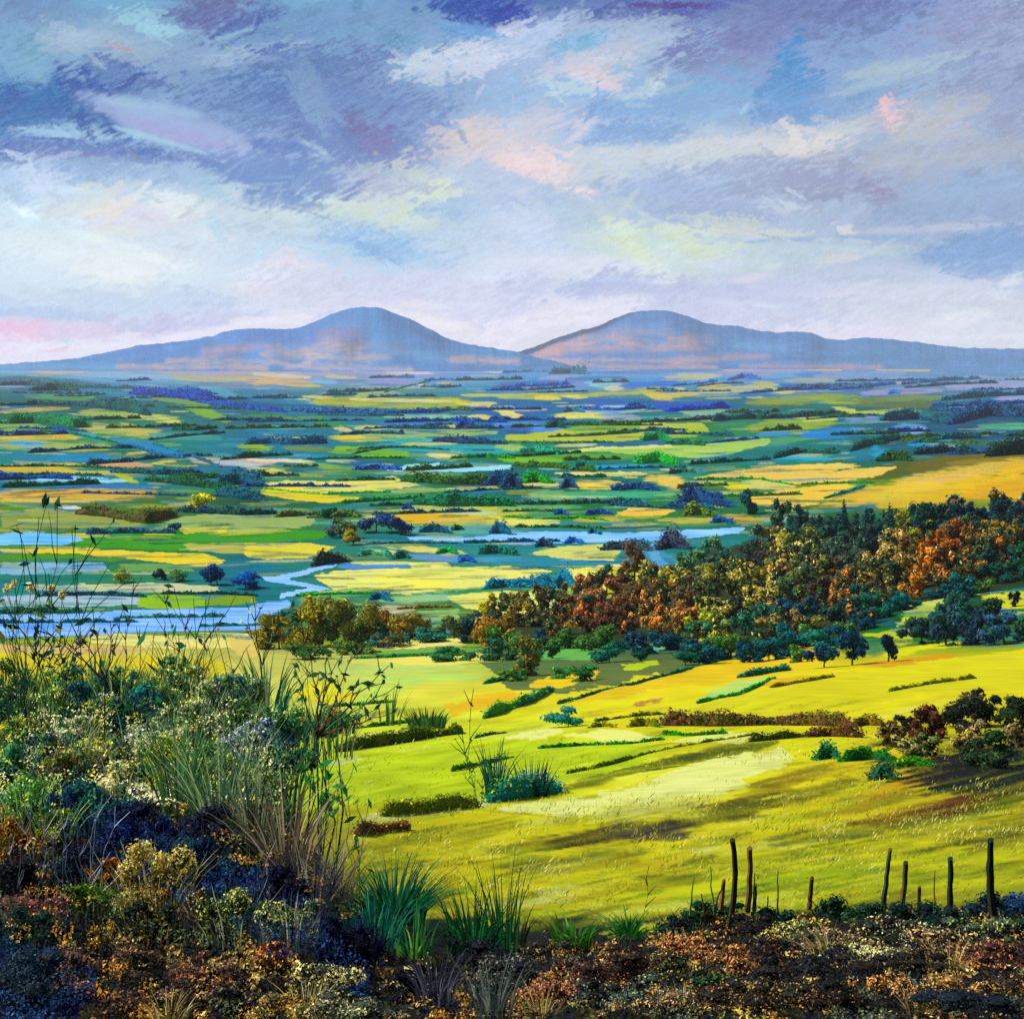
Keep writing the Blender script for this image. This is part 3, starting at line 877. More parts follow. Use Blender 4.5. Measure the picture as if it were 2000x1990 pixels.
POLYS = [
    ([(0, 998), (150, 1000), (230, 1010), (262, 1024), (150, 1036), (0, 1040)], "#97a454"),
    ([(290, 1018), (400, 1004), (520, 1003), (622, 1012), (600, 1030), (480, 1040), (330, 1032)], "#9cb56a"),
    ([(115, 1042), (172, 1042), (175, 1052), (120, 1052)], "#e6d44a"),
    ([(276, 1040), (335, 1036), (345, 1046), (290, 1048)], "#d0d24e"),
    ([(350, 1032), (445, 1030), (440, 1042), (358, 1042)], "#e4dc3f"),
    ([(140, 1054), (250, 1043), (360, 1044), (520, 1038), (640, 1034), (630, 1050), (520, 1060), (380, 1076), (250, 1072), (150, 1068)], "#469a18"),
    ([(360, 1062), (480, 1060), (540, 1062), (520, 1080), (440, 1082), (370, 1074)], "#b3b45c"),
    ([(0, 1071), (160, 1071), (250, 1076), (400, 1082), (442, 1095), (430, 1104), (380, 1107), (250, 1091), (150, 1081), (0, 1079)], "#ecd64c"),
    ([(0, 1081), (150, 1082), (250, 1090), (230, 1096), (80, 1093), (0, 1094)], "#4f8f26"),
    ([(0, 1098), (100, 1100), (200, 1098), (215, 1115), (120, 1125), (0, 1122)], "#86b8d8"),
    ([(230, 1100), (370, 1103), (380, 1116), (250, 1116)], "#6fa25a"),
    ([(40, 1124), (150, 1118), (225, 1122), (210, 1134), (60, 1136)], "#1f7a6a"),
    ([(60, 1142), (290, 1138), (430, 1146), (420, 1158), (200, 1156), (60, 1152)], "#c8d0a0"),
    ([(0, 1164), (270, 1162), (280, 1182), (150, 1186), (0, 1186)], "#a9c6d4"),
    ([(275, 1164), (330, 1160), (400, 1166), (402, 1184), (330, 1190), (270, 1186)], "#93bf2e"),
    ([(400, 1164), (492, 1162), (500, 1176), (450, 1182), (400, 1184)], "#7f9f30"),
    ([(170, 1240), (360, 1238), (520, 1234), (520, 1262), (350, 1268), (180, 1256)], "#ece48c"),
    ([(0, 1258), (160, 1258), (240, 1264), (300, 1268), (240, 1276), (0, 1274)], "#d4b878"),
    ([(0, 1280), (240, 1282), (330, 1285), (440, 1290), (440, 1330), (250, 1340), (0, 1340)], "#dccf3e"),
    ([(200, 1288), (330, 1290), (330, 1310), (210, 1312)], "#f0d525"),
    ([(440, 1246), (505, 1240), (512, 1278), (470, 1288)], "#e0cc74"),
    ([(515, 943), (560, 938), (700, 940), (770, 930), (790, 940), (822, 948), (740, 958), (620, 964), (560, 962), (518, 955)], "#e6e07a"),
    ([(536, 945), (590, 946), (588, 958), (536, 954)], "#ead838"),
    ([(508, 956), (530, 953), (600, 964), (700, 970), (690, 978), (640, 982), (580, 978), (530, 968), (508, 964)], "#e6d448"),
    ([(640, 884), (660, 872), (740, 874), (722, 884), (672, 887)], "#7fb81e"),
    ([(690, 887), (740, 876), (800, 882), (800, 892), (720, 894)], "#74b424"),
    ([(735, 999), (800, 996), (880, 1004), (960, 1010), (872, 1021), (800, 1023), (770, 1011)], "#e0b842"),
    ([(480, 1062), (600, 1060), (655, 1067), (640, 1080), (600, 1090), (520, 1093), (480, 1086)], "#e4da56"),
    ([(610, 1125), (660, 1115), (800, 1108), (800, 1098), (872, 1098), (880, 1106), (1002, 1106), (1002, 1130), (950, 1146), (880, 1154), (800, 1163), (740, 1156), (650, 1151)], "#eef086"),
    ([(735, 1128), (880, 1130), (870, 1148), (745, 1150)], "#f6f070"),
    ([(872, 1166), (920, 1156), (1002, 1155), (1002, 1200), (975, 1205), (940, 1192), (905, 1187)], "#eaea80"),
    ([(980, 1160), (1040, 1153), (1117, 1158), (1082, 1185), (1022, 1207), (975, 1207)], "#f0f088"),
    ([(813, 1194), (897, 1190), (900, 1222), (860, 1228), (818, 1222)], "#92bd70"),
    ([(690, 1262), (760, 1252), (890, 1245), (932, 1250), (900, 1260), (780, 1268)], "#f2ea8c"),
    ([(740, 1290), (880, 1275), (978, 1278), (930, 1296), (800, 1301)], "#e8e274"),
    ([(985, 850), (1080, 843), (1150, 830), (1260, 826), (1370, 825), (1385, 840), (1330, 856), (1200, 862), (1080, 862), (990, 861)], "#b8c44e"),
    ([(1095, 838), (1150, 830), (1255, 828), (1250, 838), (1120, 844)], "#7fae3a"),
    ([(1330, 834), (1376, 832), (1385, 844), (1340, 856), (1318, 852)], "#a8c42a"),
    ([(1075, 883), (1180, 872), (1310, 870), (1420, 862), (1502, 855), (1502, 868), (1432, 886), (1350, 896), (1270, 891), (1180, 883)], "#a8ce64"),
    ([(1080, 882), (1180, 872), (1310, 869), (1312, 873), (1190, 877), (1085, 886)], "#dce490"),
    ([(1078, 925), (1130, 921), (1250, 923), (1268, 926), (1240, 932), (1130, 931)], "#ecdf8a"),
    ([(1355, 935), (1420, 921), (1502, 912), (1640, 904), (1682, 910), (1600, 922), (1700, 912), (1752, 911), (1715, 930), (1640, 944), (1550, 946), (1480, 936)], "#e6ca66"),
    ([(1445, 968), (1560, 950), (1660, 946), (1640, 965), (1590, 986), (1540, 991), (1480, 986)], "#ebc858"),
    ([(1195, 1005), (1240, 992), (1290, 990), (1320, 997), (1302, 1006), (1250, 1009)], "#eecc5c"),
    ([(1040, 1083), (1090, 1067), (1180, 1065), (1217, 1078), (1200, 1096), (1100, 1091)], "#d5da7a"),
    ([(980, 1108), (1040, 1108), (1077, 1115), (1062, 1131), (980, 1131)], "#eeee82"),
    ([(1110, 1111), (1180, 1105), (1262, 1104), (1250, 1145), (1180, 1151), (1130, 1146)], "#ecec7a"),
    ([(1195, 1112), (1262, 1106), (1250, 1146), (1200, 1146)], "#c8d234"),
    ([(1745, 1185), (1840, 1168), (1847, 1185), (1832, 1216), (1745, 1223), (1767, 1196)], "#c8d628"),
    ([(1745, 1185), (1840, 1168), (1845, 1178), (1770, 1196)], "#c0cc70"),
    ([(1920, 1164), (2060, 1148), (2060, 1190), (1960, 1189), (1920, 1179)], "#c8cc3c"),
    ([(1675, 1240), (1785, 1222), (1783, 1255), (1760, 1263), (1725, 1246)], "#b6c222"),
    ([(1480, 1290), (1520, 1265), (1642, 1272), (1622, 1291), (1560, 1302), (1480, 1306)], "#e2c828"),
    ([(870, 1382), (935, 1360), (1000, 1345), (1022, 1366), (960, 1386), (880, 1396)], "#e8c42c"),
    ([(1030, 1335), (1080, 1318), (1170, 1310), (1160, 1325), (1100, 1345), (1040, 1345)], "#e6c92e"),
    ([(1215, 1297), (1280, 1285), (1285, 1298), (1250, 1309), (1220, 1310)], "#b8d024"),
    ([(1045, 1268), (1180, 1266), (1180, 1290), (1050, 1288)], "#6fb45a"),
    ([(1240, 1258), (1320, 1250), (1330, 1266), (1250, 1275)], "#6fb888"),
    ([(1100, 1372), (1180, 1350), (1330, 1310), (1500, 1276), (1642, 1275), (1560, 1311), (1440, 1331), (1300, 1346), (1180, 1364)], "#e2c626"),
    ([(1360, 1361), (1440, 1331), (1512, 1320), (1490, 1336), (1400, 1363)], "#bada74"),
    ([(1340, 1384), (1500, 1345), (1700, 1308), (1900, 1280), (2060, 1262), (2060, 1342), (1850, 1352), (1700, 1372), (1500, 1388)], "#d6d236"),
    ([(1180, 1398), (1280, 1374), (1340, 1384), (1290, 1404), (1200, 1410)], "#e0d63a"),
    ([(985, 1446), (1020, 1428), (1090, 1422), (1102, 1432), (1050, 1446)], "#f6f096"),
    ([(1108, 1442), (1165, 1424), (1230, 1430), (1295, 1442), (1230, 1450)], "#f2f28a"),
    ([(1300, 1449), (1400, 1430), (1522, 1432), (1492, 1449), (1380, 1453)], "#e8e880"),
    ([(620, 1500), (800, 1470), (1000, 1448), (1300, 1458), (1250, 1490), (1100, 1532), (1000, 1550), (800, 1562), (560, 1585), (560, 1530)], "#c6d436"),
    ([(960, 1580), (1110, 1565), (1250, 1540), (1400, 1480), (1530, 1462), (1557, 1480), (1520, 1502), (1400, 1552), (1250, 1582), (1150, 1592), (1050, 1590)], "#ecec92"),
    ([(1180, 1576), (1360, 1555), (1440, 1545), (1380, 1572), (1240, 1600), (1150, 1606)], "#cfcc60"),
]
def hexof2(c): return '#%02x%02x%02x' % tuple(int(255 * (1.055 * v ** (1 / 2.4) - 0.055 if v > 0.0031308 else 12.92 * v)) for v in np.clip(c, 0, 1))
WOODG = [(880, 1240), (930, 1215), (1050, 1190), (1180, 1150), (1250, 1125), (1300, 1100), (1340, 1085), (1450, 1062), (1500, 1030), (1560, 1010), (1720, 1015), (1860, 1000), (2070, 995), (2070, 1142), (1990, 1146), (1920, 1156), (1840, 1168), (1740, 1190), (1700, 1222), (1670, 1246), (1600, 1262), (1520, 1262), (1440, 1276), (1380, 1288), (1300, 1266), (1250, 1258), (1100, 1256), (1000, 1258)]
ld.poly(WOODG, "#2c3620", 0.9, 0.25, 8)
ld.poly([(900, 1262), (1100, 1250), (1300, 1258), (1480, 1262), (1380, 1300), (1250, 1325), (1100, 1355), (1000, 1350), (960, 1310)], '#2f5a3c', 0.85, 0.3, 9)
for row in FIELDS.strip().split('\n'):
    q = row.split(); x0, y0, x1, y1, th = [float(v) for v in q[:5]]
    y = 0.5 * (y0 + y1)
    ld.stroke(x0, y0, x1, y1, th, q[5], .3 if y < 1500 else .6, .5 if y < 1300 else .6, 0.95, 0.16, True, .2 if y < 1300 else .35)
    for k in range(3 if y < 1300 else 8):
        u = rng.uniform(-.05, .75); w_ = rng.uniform(.2, .5); o_ = rng.normal(0, .42) * th
        c = lin(q[5]) * rng.uniform(.78, 1.2)
        ld.stroke(x0 + (x1 - x0) * u, y0 + (y1 - y0) * u + o_, x0 + (x1 - x0) * (u + w_), y0 + (y1 - y0) * (u + w_) + o_ * .8, th * rng.uniform(.12, .3), hexof2(c), .5, .8, rng.uniform(.4, .9), .15, True, .3)
for pts, c in POLYS:
    ym = np.mean([p[1] for p in pts])
    ld.poly(pts, c, 1.0, 0.12, 3.0 + 0.007 * max(0, ym - 800), .10 if ym < 1400 else .25)
DRAG = ["#176a3c", "#1a7a80", "#2a8a40", "#0f5a60", "#1f7a5a", "#145a78", "#3a9a48", "#c8d058", "#123f48", "#1c4f70", "#1a5a50", "#14506a", "#1f5a38", "#2a6f98", "#16345c", "#0f4a48", "#2f8a9a", "#d8d890", "#a8b850", "#3f90b8"]
for i in range(3000):
    y = 740 + 520 * rng.random() ** 1.25; x = rng.uniform(-850, 2850)
    if inside(np.array([mirror(np.array([x]))[0] + 20]), np.array([y]), np.array(WOODG, float))[0]: continue
    if 880 < y < 1000 and 1650 < x < 2350: continue
    k = (y - 705) / 300.0; L = rng.uniform(20, 120) * (0.6 + 0.5 * k)
    ld.stroke(x, y, x + L, y - 0.03 * L * rng.normal(0.4, 1), rng.uniform(1.3, 3.8) * (0.6 + 0.7 * k), DRAG[rng.integers(len(DRAG))] if y > 775 else ["#3f74b0", "#2f68a0", "#5f90c0", "#1f5a88", "#a0a8c8"][rng.integers(5)], .5, .8, rng.uniform(.25, .8), .15, True, .4)
# grass wear and mowing streaks on the hillside
HS = ["#e8e45a", "#c8c430", "#a8a228", "#dcd434", "#9a9428", "#ece870", "#d8c424", "#e0e050", "#b8c030"]
for i in range(900):
    x = rng.uniform(-800, 2800); y = rng.uniform(1400, 1800)
    if x < 700 and y > 1560: continue
    L = rng.uniform(30, 150); sl = -0.10 - 0.14 * np.clip((x - 700) / 1300, 0, 1)
    ld.stroke(x, y, x + L, y + sl * L, rng.uniform(2, 13), HS[rng.integers(len(HS))], .6, .9, rng.uniform(.2, .6), .15, True, .5)

for row in FIELDS.strip().split('\n'):
    q = row.split(); v = [float(z) for z in q[:5]]
    if v[1] > 1400: ld.stroke(*v, q[5], .55, .6, 0.62, 0.2, True, .45)  # lays the hillside strokes again, painted olive shading bands among them
for pts, c in POLYS:
    if np.mean([p[1] for p in pts]) > 1300: ld.poly(pts, c, 0.8, 0.2, 7, .35)
# dry-brushed grass: lime, olive and bleached drags following the fall of the hillside
HD = ["#8f8c22", "#a8a428", "#7c7a20", "#b8c42c", "#98a826", "#c8d034", "#e4e488", "#dcdc64", "#d8c41c", "#6f6e1c", "#a8b42a"]
for i in range(1000):
    x = rng.uniform(-700, 2700); y = rng.uniform(1380, 1830)
    if x < 660 and y > 1500: continue
    low_ = np.clip((y - 1480) / 200, 0, 1); rt = np.clip((x - 1500) / 500, 0, 1)
    L = rng.uniform(30, 190); sl = -0.13 - 0.17 * np.clip((x - 700) / 1300, 0, 1) + rng.normal(0, .03)
    hx = HD[rng.integers(len(HD))] if rng.random() > 0.35 * rt * low_ else ["#7c7a20", "#6f6e1c", "#8f8c22"][rng.integers(3)]
    ld.stroke(x, y, x + L, y + sl * L, rng.uniform(3, 20) * (0.45 + 0.55 * low_), hx, .7, 1.0, rng.uniform(.25, .75) * (0.5 + 0.5 * low_), .22, True, .65)
for pts, c in POLYS:
    if np.mean([p[1] for p in pts]) > 1400: ld.poly(pts, c, 0.8, 0.25, 15, .5)
for row in '''1800 1505 2010 1540 90 #6f6a12|1560 1640 2000 1565 40 #8a8a20|1250 1722 1700 1652 30 #9a9a20|1100 1645 1480 1570 36 #7c7424|1400 1592 1640 1530 26 #8f8a24|1600 1742 2000 1700 26 #98a01c|1750 1482 2010 1462 44 #5f6416|760 1655 1000 1612 24 #a8a428|1700 1600 1900 1560 30 #9a7a28|1200 1625 1330 1622 26 #7c7440|1000 1700 1250 1668 24 #8f8c24|1850 1640 2010 1600 34 #8a841c|1500 1530 1700 1500 22 #a8941c'''.split('|'):
    q = row.split(); v = [float(z) for z in q[:5]]
    ld.stroke(*v, q[5], .9, .8, .75, .3, True, .45)  # olive and brown shading painted into the hillside colour
hs_ = sstep(1340, 1440, ld.Y)[..., None]
mid_ = np.array((0.56, 0.53, 0.055))
ld.C = np.clip(ld.C + hs_ * (ld.C - mid_) * np.array((0.40, 0.36, 0.25)), 0.012, 0.95)
ld.C = vivid(ld.C, 1.12)
ground_V = point(ld.X, ld.Y)
roll = (noise(ground_V[..., 0] / 14 + 5, ground_V[..., 1] / 14) - 0.5) * np.clip(ground_V[..., 1] / 120, 0, 1) * 0.5
ground_V[..., 2] += np.where(ground_V[..., 1] < 500, roll, 0)
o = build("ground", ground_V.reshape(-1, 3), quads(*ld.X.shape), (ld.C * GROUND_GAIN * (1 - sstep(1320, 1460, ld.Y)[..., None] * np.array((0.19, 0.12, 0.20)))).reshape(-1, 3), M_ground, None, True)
tag(o, kind="structure")

# ------------------------------------------------------------------ water lying on the valley floor
def sheet(name, polys, cols, streaks=()):
    """one sheet of water, floating just above the ground cells inside its outline"""
    X = ld.X + 5 * (ld.n1 + ld.n2); Y = ld.Y + 2.2 * (ld.n1 + ld.n2 + ld.n3)
    ins = np.zeros(X.shape, bool)
    for p in polys: ins |= inside(X, Y, np.array(p, float))
    cell = ins[:-1, :-1] & ins[1:, 1:] & ins[:-1, 1:] & ins[1:, :-1]
    q = quads(*X.shape)[cell.ravel()]
    use, inv = np.unique(q, return_inverse=True)
    V = ground_V.reshape(-1, 3)[use].copy(); V[:, 2] += 0.06
    t = np.clip(0.5 + 1.1 * ld.n3 + 0.8 * ld.n1, 0, 1).reshape(-1)[use][:, None]
    C = lin(cols[0]) * (1 - t) + lin(cols[1]) * t
    o = build(name, V, inv.reshape(-1, 4), C * 0.72, M_water, None, True)
    return tag(o, kind="structure")
sheet("river", [[(-400, 1200), (0, 1201), (150, 1199), (270, 1189), (480, 1186), (520, 1174), (562, 1171), (575, 1180), (540, 1200), (520, 1230), (300, 1235), (170, 1242), (0, 1246), (-400, 1246)]], ("#3f8ae6", "#86c0f8"))
sheet("river", [[(792, 1048), (900, 1050), (1050, 1036), (1150, 1038), (1220, 1040), (1330, 1035), (1458, 1029), (1442, 1043), (1330, 1053), (1200, 1061), (1100, 1062), (1000, 1062), (900, 1058), (800, 1056)]], ("#4fa4f2", "#8cc8fa"))
sheet("stream", [[(648, 1098), (662, 1100), (655, 1108), (600, 1122), (560, 1130), (640, 1146), (650, 1152), (600, 1156), (560, 1168), (545, 1172), (548, 1158), (600, 1148), (520, 1136), (508, 1126), (530, 1124), (590, 1114)]], ("#6ab0f0", "#9ccaf6"))
sheet("stream", [[(655, 1108), (672, 1096), (700, 1104), (800, 1101), (802, 1107), (720, 1114), (680, 1114)]], ("#2a70b8", "#3f8cd0"))
sheet("stream", [[(1255, 1062), (1285, 1062), (1290, 1085), (1310, 1105), (1290, 1118), (1262, 1112), (1272, 1090)]], ("#2a7fb8", "#5aa8cc"))
sheet("lake", [[(-300, 1042), (0, 1042), (60, 1038), (150, 1046), (168, 1056), (120, 1064), (0, 1066), (-300, 1066)]], ("#3fa6e2", "#74c4ea"))
sheet("pond", [[(748, 918), (790, 908), (860, 904), (880, 912), (1000, 908), (1000, 918), (900, 922), (770, 922)]], ("#5fc0de", "#a0e0ec"))
sheet("pond", [[(62, 934), (130, 931), (208, 934), (190, 941), (80, 942)]], ("#5fb8e6", "#8fd0ee"))

# ------------------------------------------------------------------ mountains on the skyline
def mountain(ridge, d_ridge, d_foot, strokes, base, seed):
    rp = np.array(ridge, float)
    xs = np.arange(rp[0, 0], rp[-1, 0] + 1, 2.5)
    ry = np.interp(xs, rp[:, 0], rp[:, 1])
    k = np.exp(-0.5 * (np.arange(-6, 7) / 2.5) ** 2); k /= k.sum()
    ry = np.convolve(np.pad(ry, 6, mode='edge'), k, 'valid')
    ry += (noise(xs / 16 + seed, xs * 0 + 3) - 0.5) * 2.2 + (noise(xs / 5 + seed, xs * 0 + 9) - 0.5) * 1.1
    T = np.concatenate([np.linspace(0, 1, 56), np.linspace(1.06, 1.6, 8)])
    zt = -(ry - HZ) / F * d_ridge                       # height of the ridge over eye level
    V = np.zeros((len(T), len(xs), 3)); 
    for j, t in enumerate(T):
        d = d_foot + (d_ridge - d_foot) * t
        tt = t if t <= 1 else 1 - (t - 1) * 1.4
        h = -128 + (zt + 128) * (0.55 * tt + 0.45 * tt * tt)
        g = noise(xs / 60 + seed + 1.1 * t, np.full(len(xs), t * 1.6 + seed)) - 0.5
        g2 = noise(xs / 13 + seed + 1.5 * t, np.full(len(xs), t * 5 + seed)) - 0.5
        amp = (zt + 60) * np.sin(np.clip(tt, 0, 1) * math.pi) 
        h = h + amp * (0.10 * g + 0.015 * g2)
        dd = d + (noise(xs / 60 + 3 * seed, np.full(len(xs), t * 2.0)) - 0.5) * 500 * math.sin(min(t, 1) * math.pi)
        V[j, :, 0] = (xs - 1000) / F * dd; V[j, :, 1] = dd; V[j, :, 2] = h
    PX = 1000 + V[..., 0] / V[..., 1] * F; PY = HZ - V[..., 2] / V[..., 1] * F
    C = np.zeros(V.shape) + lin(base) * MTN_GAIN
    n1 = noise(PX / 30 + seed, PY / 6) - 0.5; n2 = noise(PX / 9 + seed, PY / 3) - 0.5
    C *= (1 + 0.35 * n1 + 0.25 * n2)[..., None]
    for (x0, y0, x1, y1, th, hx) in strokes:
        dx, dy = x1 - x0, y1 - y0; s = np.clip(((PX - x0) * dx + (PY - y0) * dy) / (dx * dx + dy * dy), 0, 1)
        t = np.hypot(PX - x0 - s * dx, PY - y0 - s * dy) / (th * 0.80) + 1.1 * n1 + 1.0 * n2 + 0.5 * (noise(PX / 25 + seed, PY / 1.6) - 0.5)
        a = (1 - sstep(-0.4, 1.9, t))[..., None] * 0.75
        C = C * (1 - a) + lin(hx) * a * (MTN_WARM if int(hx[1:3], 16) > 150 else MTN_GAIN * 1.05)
    o = build("mountain", V.reshape(-1, 3), quads(len(T), len(xs))[:, ::-1], C.reshape(-1, 3), M_hill, None, True)
    return tag(o, kind="structure")
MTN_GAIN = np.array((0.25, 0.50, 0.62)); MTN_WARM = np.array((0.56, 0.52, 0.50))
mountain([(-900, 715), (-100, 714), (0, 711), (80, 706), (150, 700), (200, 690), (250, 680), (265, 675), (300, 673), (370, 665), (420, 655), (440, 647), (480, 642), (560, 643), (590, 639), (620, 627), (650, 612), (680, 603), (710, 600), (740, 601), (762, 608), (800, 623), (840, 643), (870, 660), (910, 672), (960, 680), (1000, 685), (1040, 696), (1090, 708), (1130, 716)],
         18500, 16000, [(470, 655, 620, 660, 24, "#5f7fc6"), (640, 665, 690, 650, 26, "#a890ba"), (640, 670, 780, 678, 14, "#9a9cba"), (520, 690, 700, 680, 16, "#c4b4b4"), (600, 700, 760, 696, 12, "#c8bcc4"), (720, 625, 760, 660, 40, "#5a98cc"), (760, 620, 850, 665, 14, "#3f78b4"),
                        (250, 690, 380, 684, 20, "#5a80c4"), (400, 690, 520, 676, 12, "#b49cb8"), (850, 690, 1000, 694, 12, "#5f9ac4"), (780, 690, 860, 700, 12, "#88a8cc"), (880, 702, 1010, 706, 8, "#d8b8bc"), (230, 716, 520, 718, 7, "#cbb8b4"), (560, 716, 800, 722, 8, "#d4c4cc"), (0, 716, 220, 718, 8, "#7fa8cc"), (330, 704, 560, 708, 7, "#c4b0b8")], "#5f8ac2", 4.0)
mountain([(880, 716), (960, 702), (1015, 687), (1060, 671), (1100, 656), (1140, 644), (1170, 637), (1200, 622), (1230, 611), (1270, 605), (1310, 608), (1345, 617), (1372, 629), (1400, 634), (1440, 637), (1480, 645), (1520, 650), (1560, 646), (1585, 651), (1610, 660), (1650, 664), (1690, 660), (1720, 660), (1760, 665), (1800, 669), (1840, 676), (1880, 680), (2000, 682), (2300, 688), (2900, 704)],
         21500, 17800, [(1060, 688, 1130, 676, 22, "#e4a890"), (1120, 665, 1230, 660, 18, "#c4a4b4"), (1150, 680, 1360, 676, 14, "#c8a8ac"), (1230, 640, 1300, 628, 18, "#7f94c8"), (1240, 625, 1340, 618, 14, "#4f70b8"), (1200, 650, 1300, 648, 12, "#a09cc0"), (1310, 660, 1390, 664, 12, "#c0a4ac"), (1110, 696, 1260, 696, 12, "#5a84c0"),
                        (1380, 645, 1560, 665, 26, "#3f74b0"), (1440, 672, 1530, 680, 12, "#7fa8cc"), (1560, 665, 1760, 678, 22, "#4078b0"), (1620, 690, 1900, 694, 16, "#4a84b0"), (1060, 704, 1400, 704, 6, "#c4a8b8"), (1320, 700, 1500, 696, 8, "#b09cb0"), (1600, 700, 2000, 702, 14, "#3f78a4"), (1080, 716, 1400, 717, 6, "#c8a8ac"), (1450, 714, 1720, 716, 7, "#b49ca8"), (1750, 718, 2000, 718, 8, "#4f86b0")], "#5a84ba", 9.0)
# ------------------------------------------------------------------ growing things: leaf clumps, blades, stems
def pal(s): return np.array([lin(c) for c in s.split()])
ORD = ("first second third fourth fifth sixth seventh eighth ninth tenth eleventh twelfth thirteenth fourteenth fifteenth sixteenth seventeenth eighteenth nineteenth "
       "twentieth").split()
def ordinal(i): 
    if i < 20: return ORD[i]
    t = ["twenty", "thirty", "forty", "fifty", "sixty", "seventy", "eighty", "ninety"][(i + 1) // 10 - 2]; u = (i + 1) % 10
    return (t[:-1] + "ieth") if u == 0 else t + "-" + ORD[u - 1]

def unit(v): return v / (np.linalg.norm(v, axis=-1, keepdims=True) + 1e-9)
def leaf_quads(Cn, N, size, asp=1.7):
    """one small diamond leaf per centre, lying across its normal"""
    n = len(Cn)
    r = unit(rng.normal(size=(n, 3))); t = unit(np.cross(N, r)); b = np.cross(N, t)
    s = np.asarray(size)[:, None] * 0.5
    V = np.stack([Cn - t * s * asp, Cn - b * s * 0.8, Cn + t * s * asp, Cn + b * s * 0.8], 1)
    return V.reshape(-1, 3), np.arange(4 * n).reshape(-1, 4)

def clump_colors(n, P, cl, k, var=0.22, flecks=None, fl=0.0):
    """each clump leans to one colour of the plant, single leaves vary"""
    pick = rng.integers(len(P), size=k)[cl]
    stray = rng.random(n) < 0.30
    pick = np.where(stray, rng.integers(len(P), size=n), pick)
    C = P[pick] * np.exp(rng.normal(0, var, (n, 1))) 
    if flecks is not None and fl > 0:
        m = rng.random(n) < fl * (0.3 + 1.4 * rng.random(k))[cl]
        C[m] = flecks[rng.integers(len(flecks), size=m.sum())] * np.exp(rng.normal(0, 0.12, (m.sum(), 1)))
    return np.clip(C, 0.002, 0.95)

_bt = np.linspace(0, math.pi, 6); _bp = np.linspace(0, 2 * math.pi, 9)[:-1]
BALL = np.array([(math.sin(t) * math.cos(p), math.sin(t) * math.sin(p), math.cos(t)) for t in _bt for p in _bp])
BALLF = np.array([[i * 8 + j, (i + 1) * 8 + j, (i + 1) * 8 + (j + 1) % 8, i * 8 + (j + 1) % 8] for i in range(5) for j in range(8)])
def foliage(c, rx, ry, rz, leaf, n, P, k=9, flecks=None, fl=0.0, var=0.22, fill=0.55, up=0.25, core=0.74, loose=0.0):
    """leaves of one crown: k uneven clumps in an ellipsoid round c"""
    cc = unit(rng.normal(size=(k, 3))) * (rng.random((k, 1)) ** 0.5) * (0.66 + 0.24 * loose)
    cr = rng.uniform(0.30, 0.56, k) * (1 - 0.36 * loose)
    w = cr ** 2; cl = rng.choice(k, n, p=w / w.sum())
    u = unit(rng.normal(size=(n, 3)))
    r = cr[cl] * (fill + (1 - fill) * rng.random(n) ** 0.5) * (1 + 0.12 * rng.normal(size=n))
    Q = cc[cl] + u * r[:, None]
    Cn = np.asarray(c) + Q * np.array((rx, ry, rz))
    N = unit(u + 0.45 * rng.normal(size=(n, 3)) + np.array((0, 0, up)))
    V, Fq = leaf_quads(Cn, N, leaf * rng.uniform(0.6, 1.35, n))
    C = np.repeat(clump_colors(n, P, cl, k, var, flecks, fl), 4, 0)
    # the dense inside of each clump
    for q in range(k):
        B = BALL * (1 + 0.10 * rng.normal(size=(len(BALL), 1))) * cr[q] * core + cc[q]
        Fq = np.concatenate([Fq, BALLF + len(V)]); V = np.concatenate([V, np.asarray(c) + B * np.array((rx, ry, rz))])
        C = np.concatenate([C, np.broadcast_to(P[rng.integers(len(P))] * math.exp(rng.normal(0, .12)), (len(BALL), 3))])
    return V, Fq, C

def tube(path, r0, r1, sides=5):
    path = np.asarray(path, float); m = len(path)
    rad = np.linspace(r0, r1, m); V = []
    for i in range(m):
        t = unit(path[min(i + 1, m - 1)] - path[max(i - 1, 0)])
        a = unit(np.cross(t, (0.21, 0.94, 0.13))); b = np.cross(t, a)
        for s in range(sides):
            g = 2 * math.pi * s / sides
            V.append(path[i] + (a * math.cos(g) + b * math.sin(g)) * rad[i])
    Fq = [[i * sides + s, i * sides + (s + 1) % sides, (i + 1) * sides + (s + 1) % sides, (i + 1) * sides + s] for i in range(m - 1) for s in range(sides)]
    V.append(path[-1] + unit(path[-1] - path[-2]) * r1); top = len(V) - 1
    Fq += [[(m - 1) * sides + s, (m - 1) * sides + (s + 1) % sides, top, top] for s in range(sides)]
    return np.array(V), np.array(Fq)

class Bag:
    """collects pieces of ONE part"""
    def __init__(self): self.V = []; self.F = []; self.C = []; self.n = 0
    def add(self, V, Fq, C):
        C = np.asarray(C); C = np.broadcast_to(C, V.shape)
        self.V.append(V); self.F.append(Fq + self.n); self.C.append(C); self.n += len(V)
    def build(self, name, mat, base, parent=None, smooth=False):
        V = np.concatenate(self.V) - np.asarray(base); Fq = np.concatenate(self.F)
        tri = Fq[:, 2] == Fq[:, 3]
        fl = [x for x in (Fq[~tri], Fq[tri][:, :3]) if len(x)]
        o = build(name, V, fl, np.concatenate(self.C) * 1.0, mat, parent, smooth)
        if parent is None: o.location = tuple(base)
        return o

def bend(p0, p1, m=6, sag=0.0, wob=0.0):
    p0 = np.asarray(p0, float); p1 = np.asarray(p1, float); L = np.linalg.norm(p1 - p0)
    t = np.linspace(0, 1, m)[:, None]
    P = p0 + (p1 - p0) * t
    P = P + np.array((1, 0, 0)) * sag * L * (t ** 2 - t) * 1.0
    if wob: 
        w = rng.normal(0, wob * L, (m, 3)); w[0] = 0; w[-1] = 0
        P = P + w
    return P

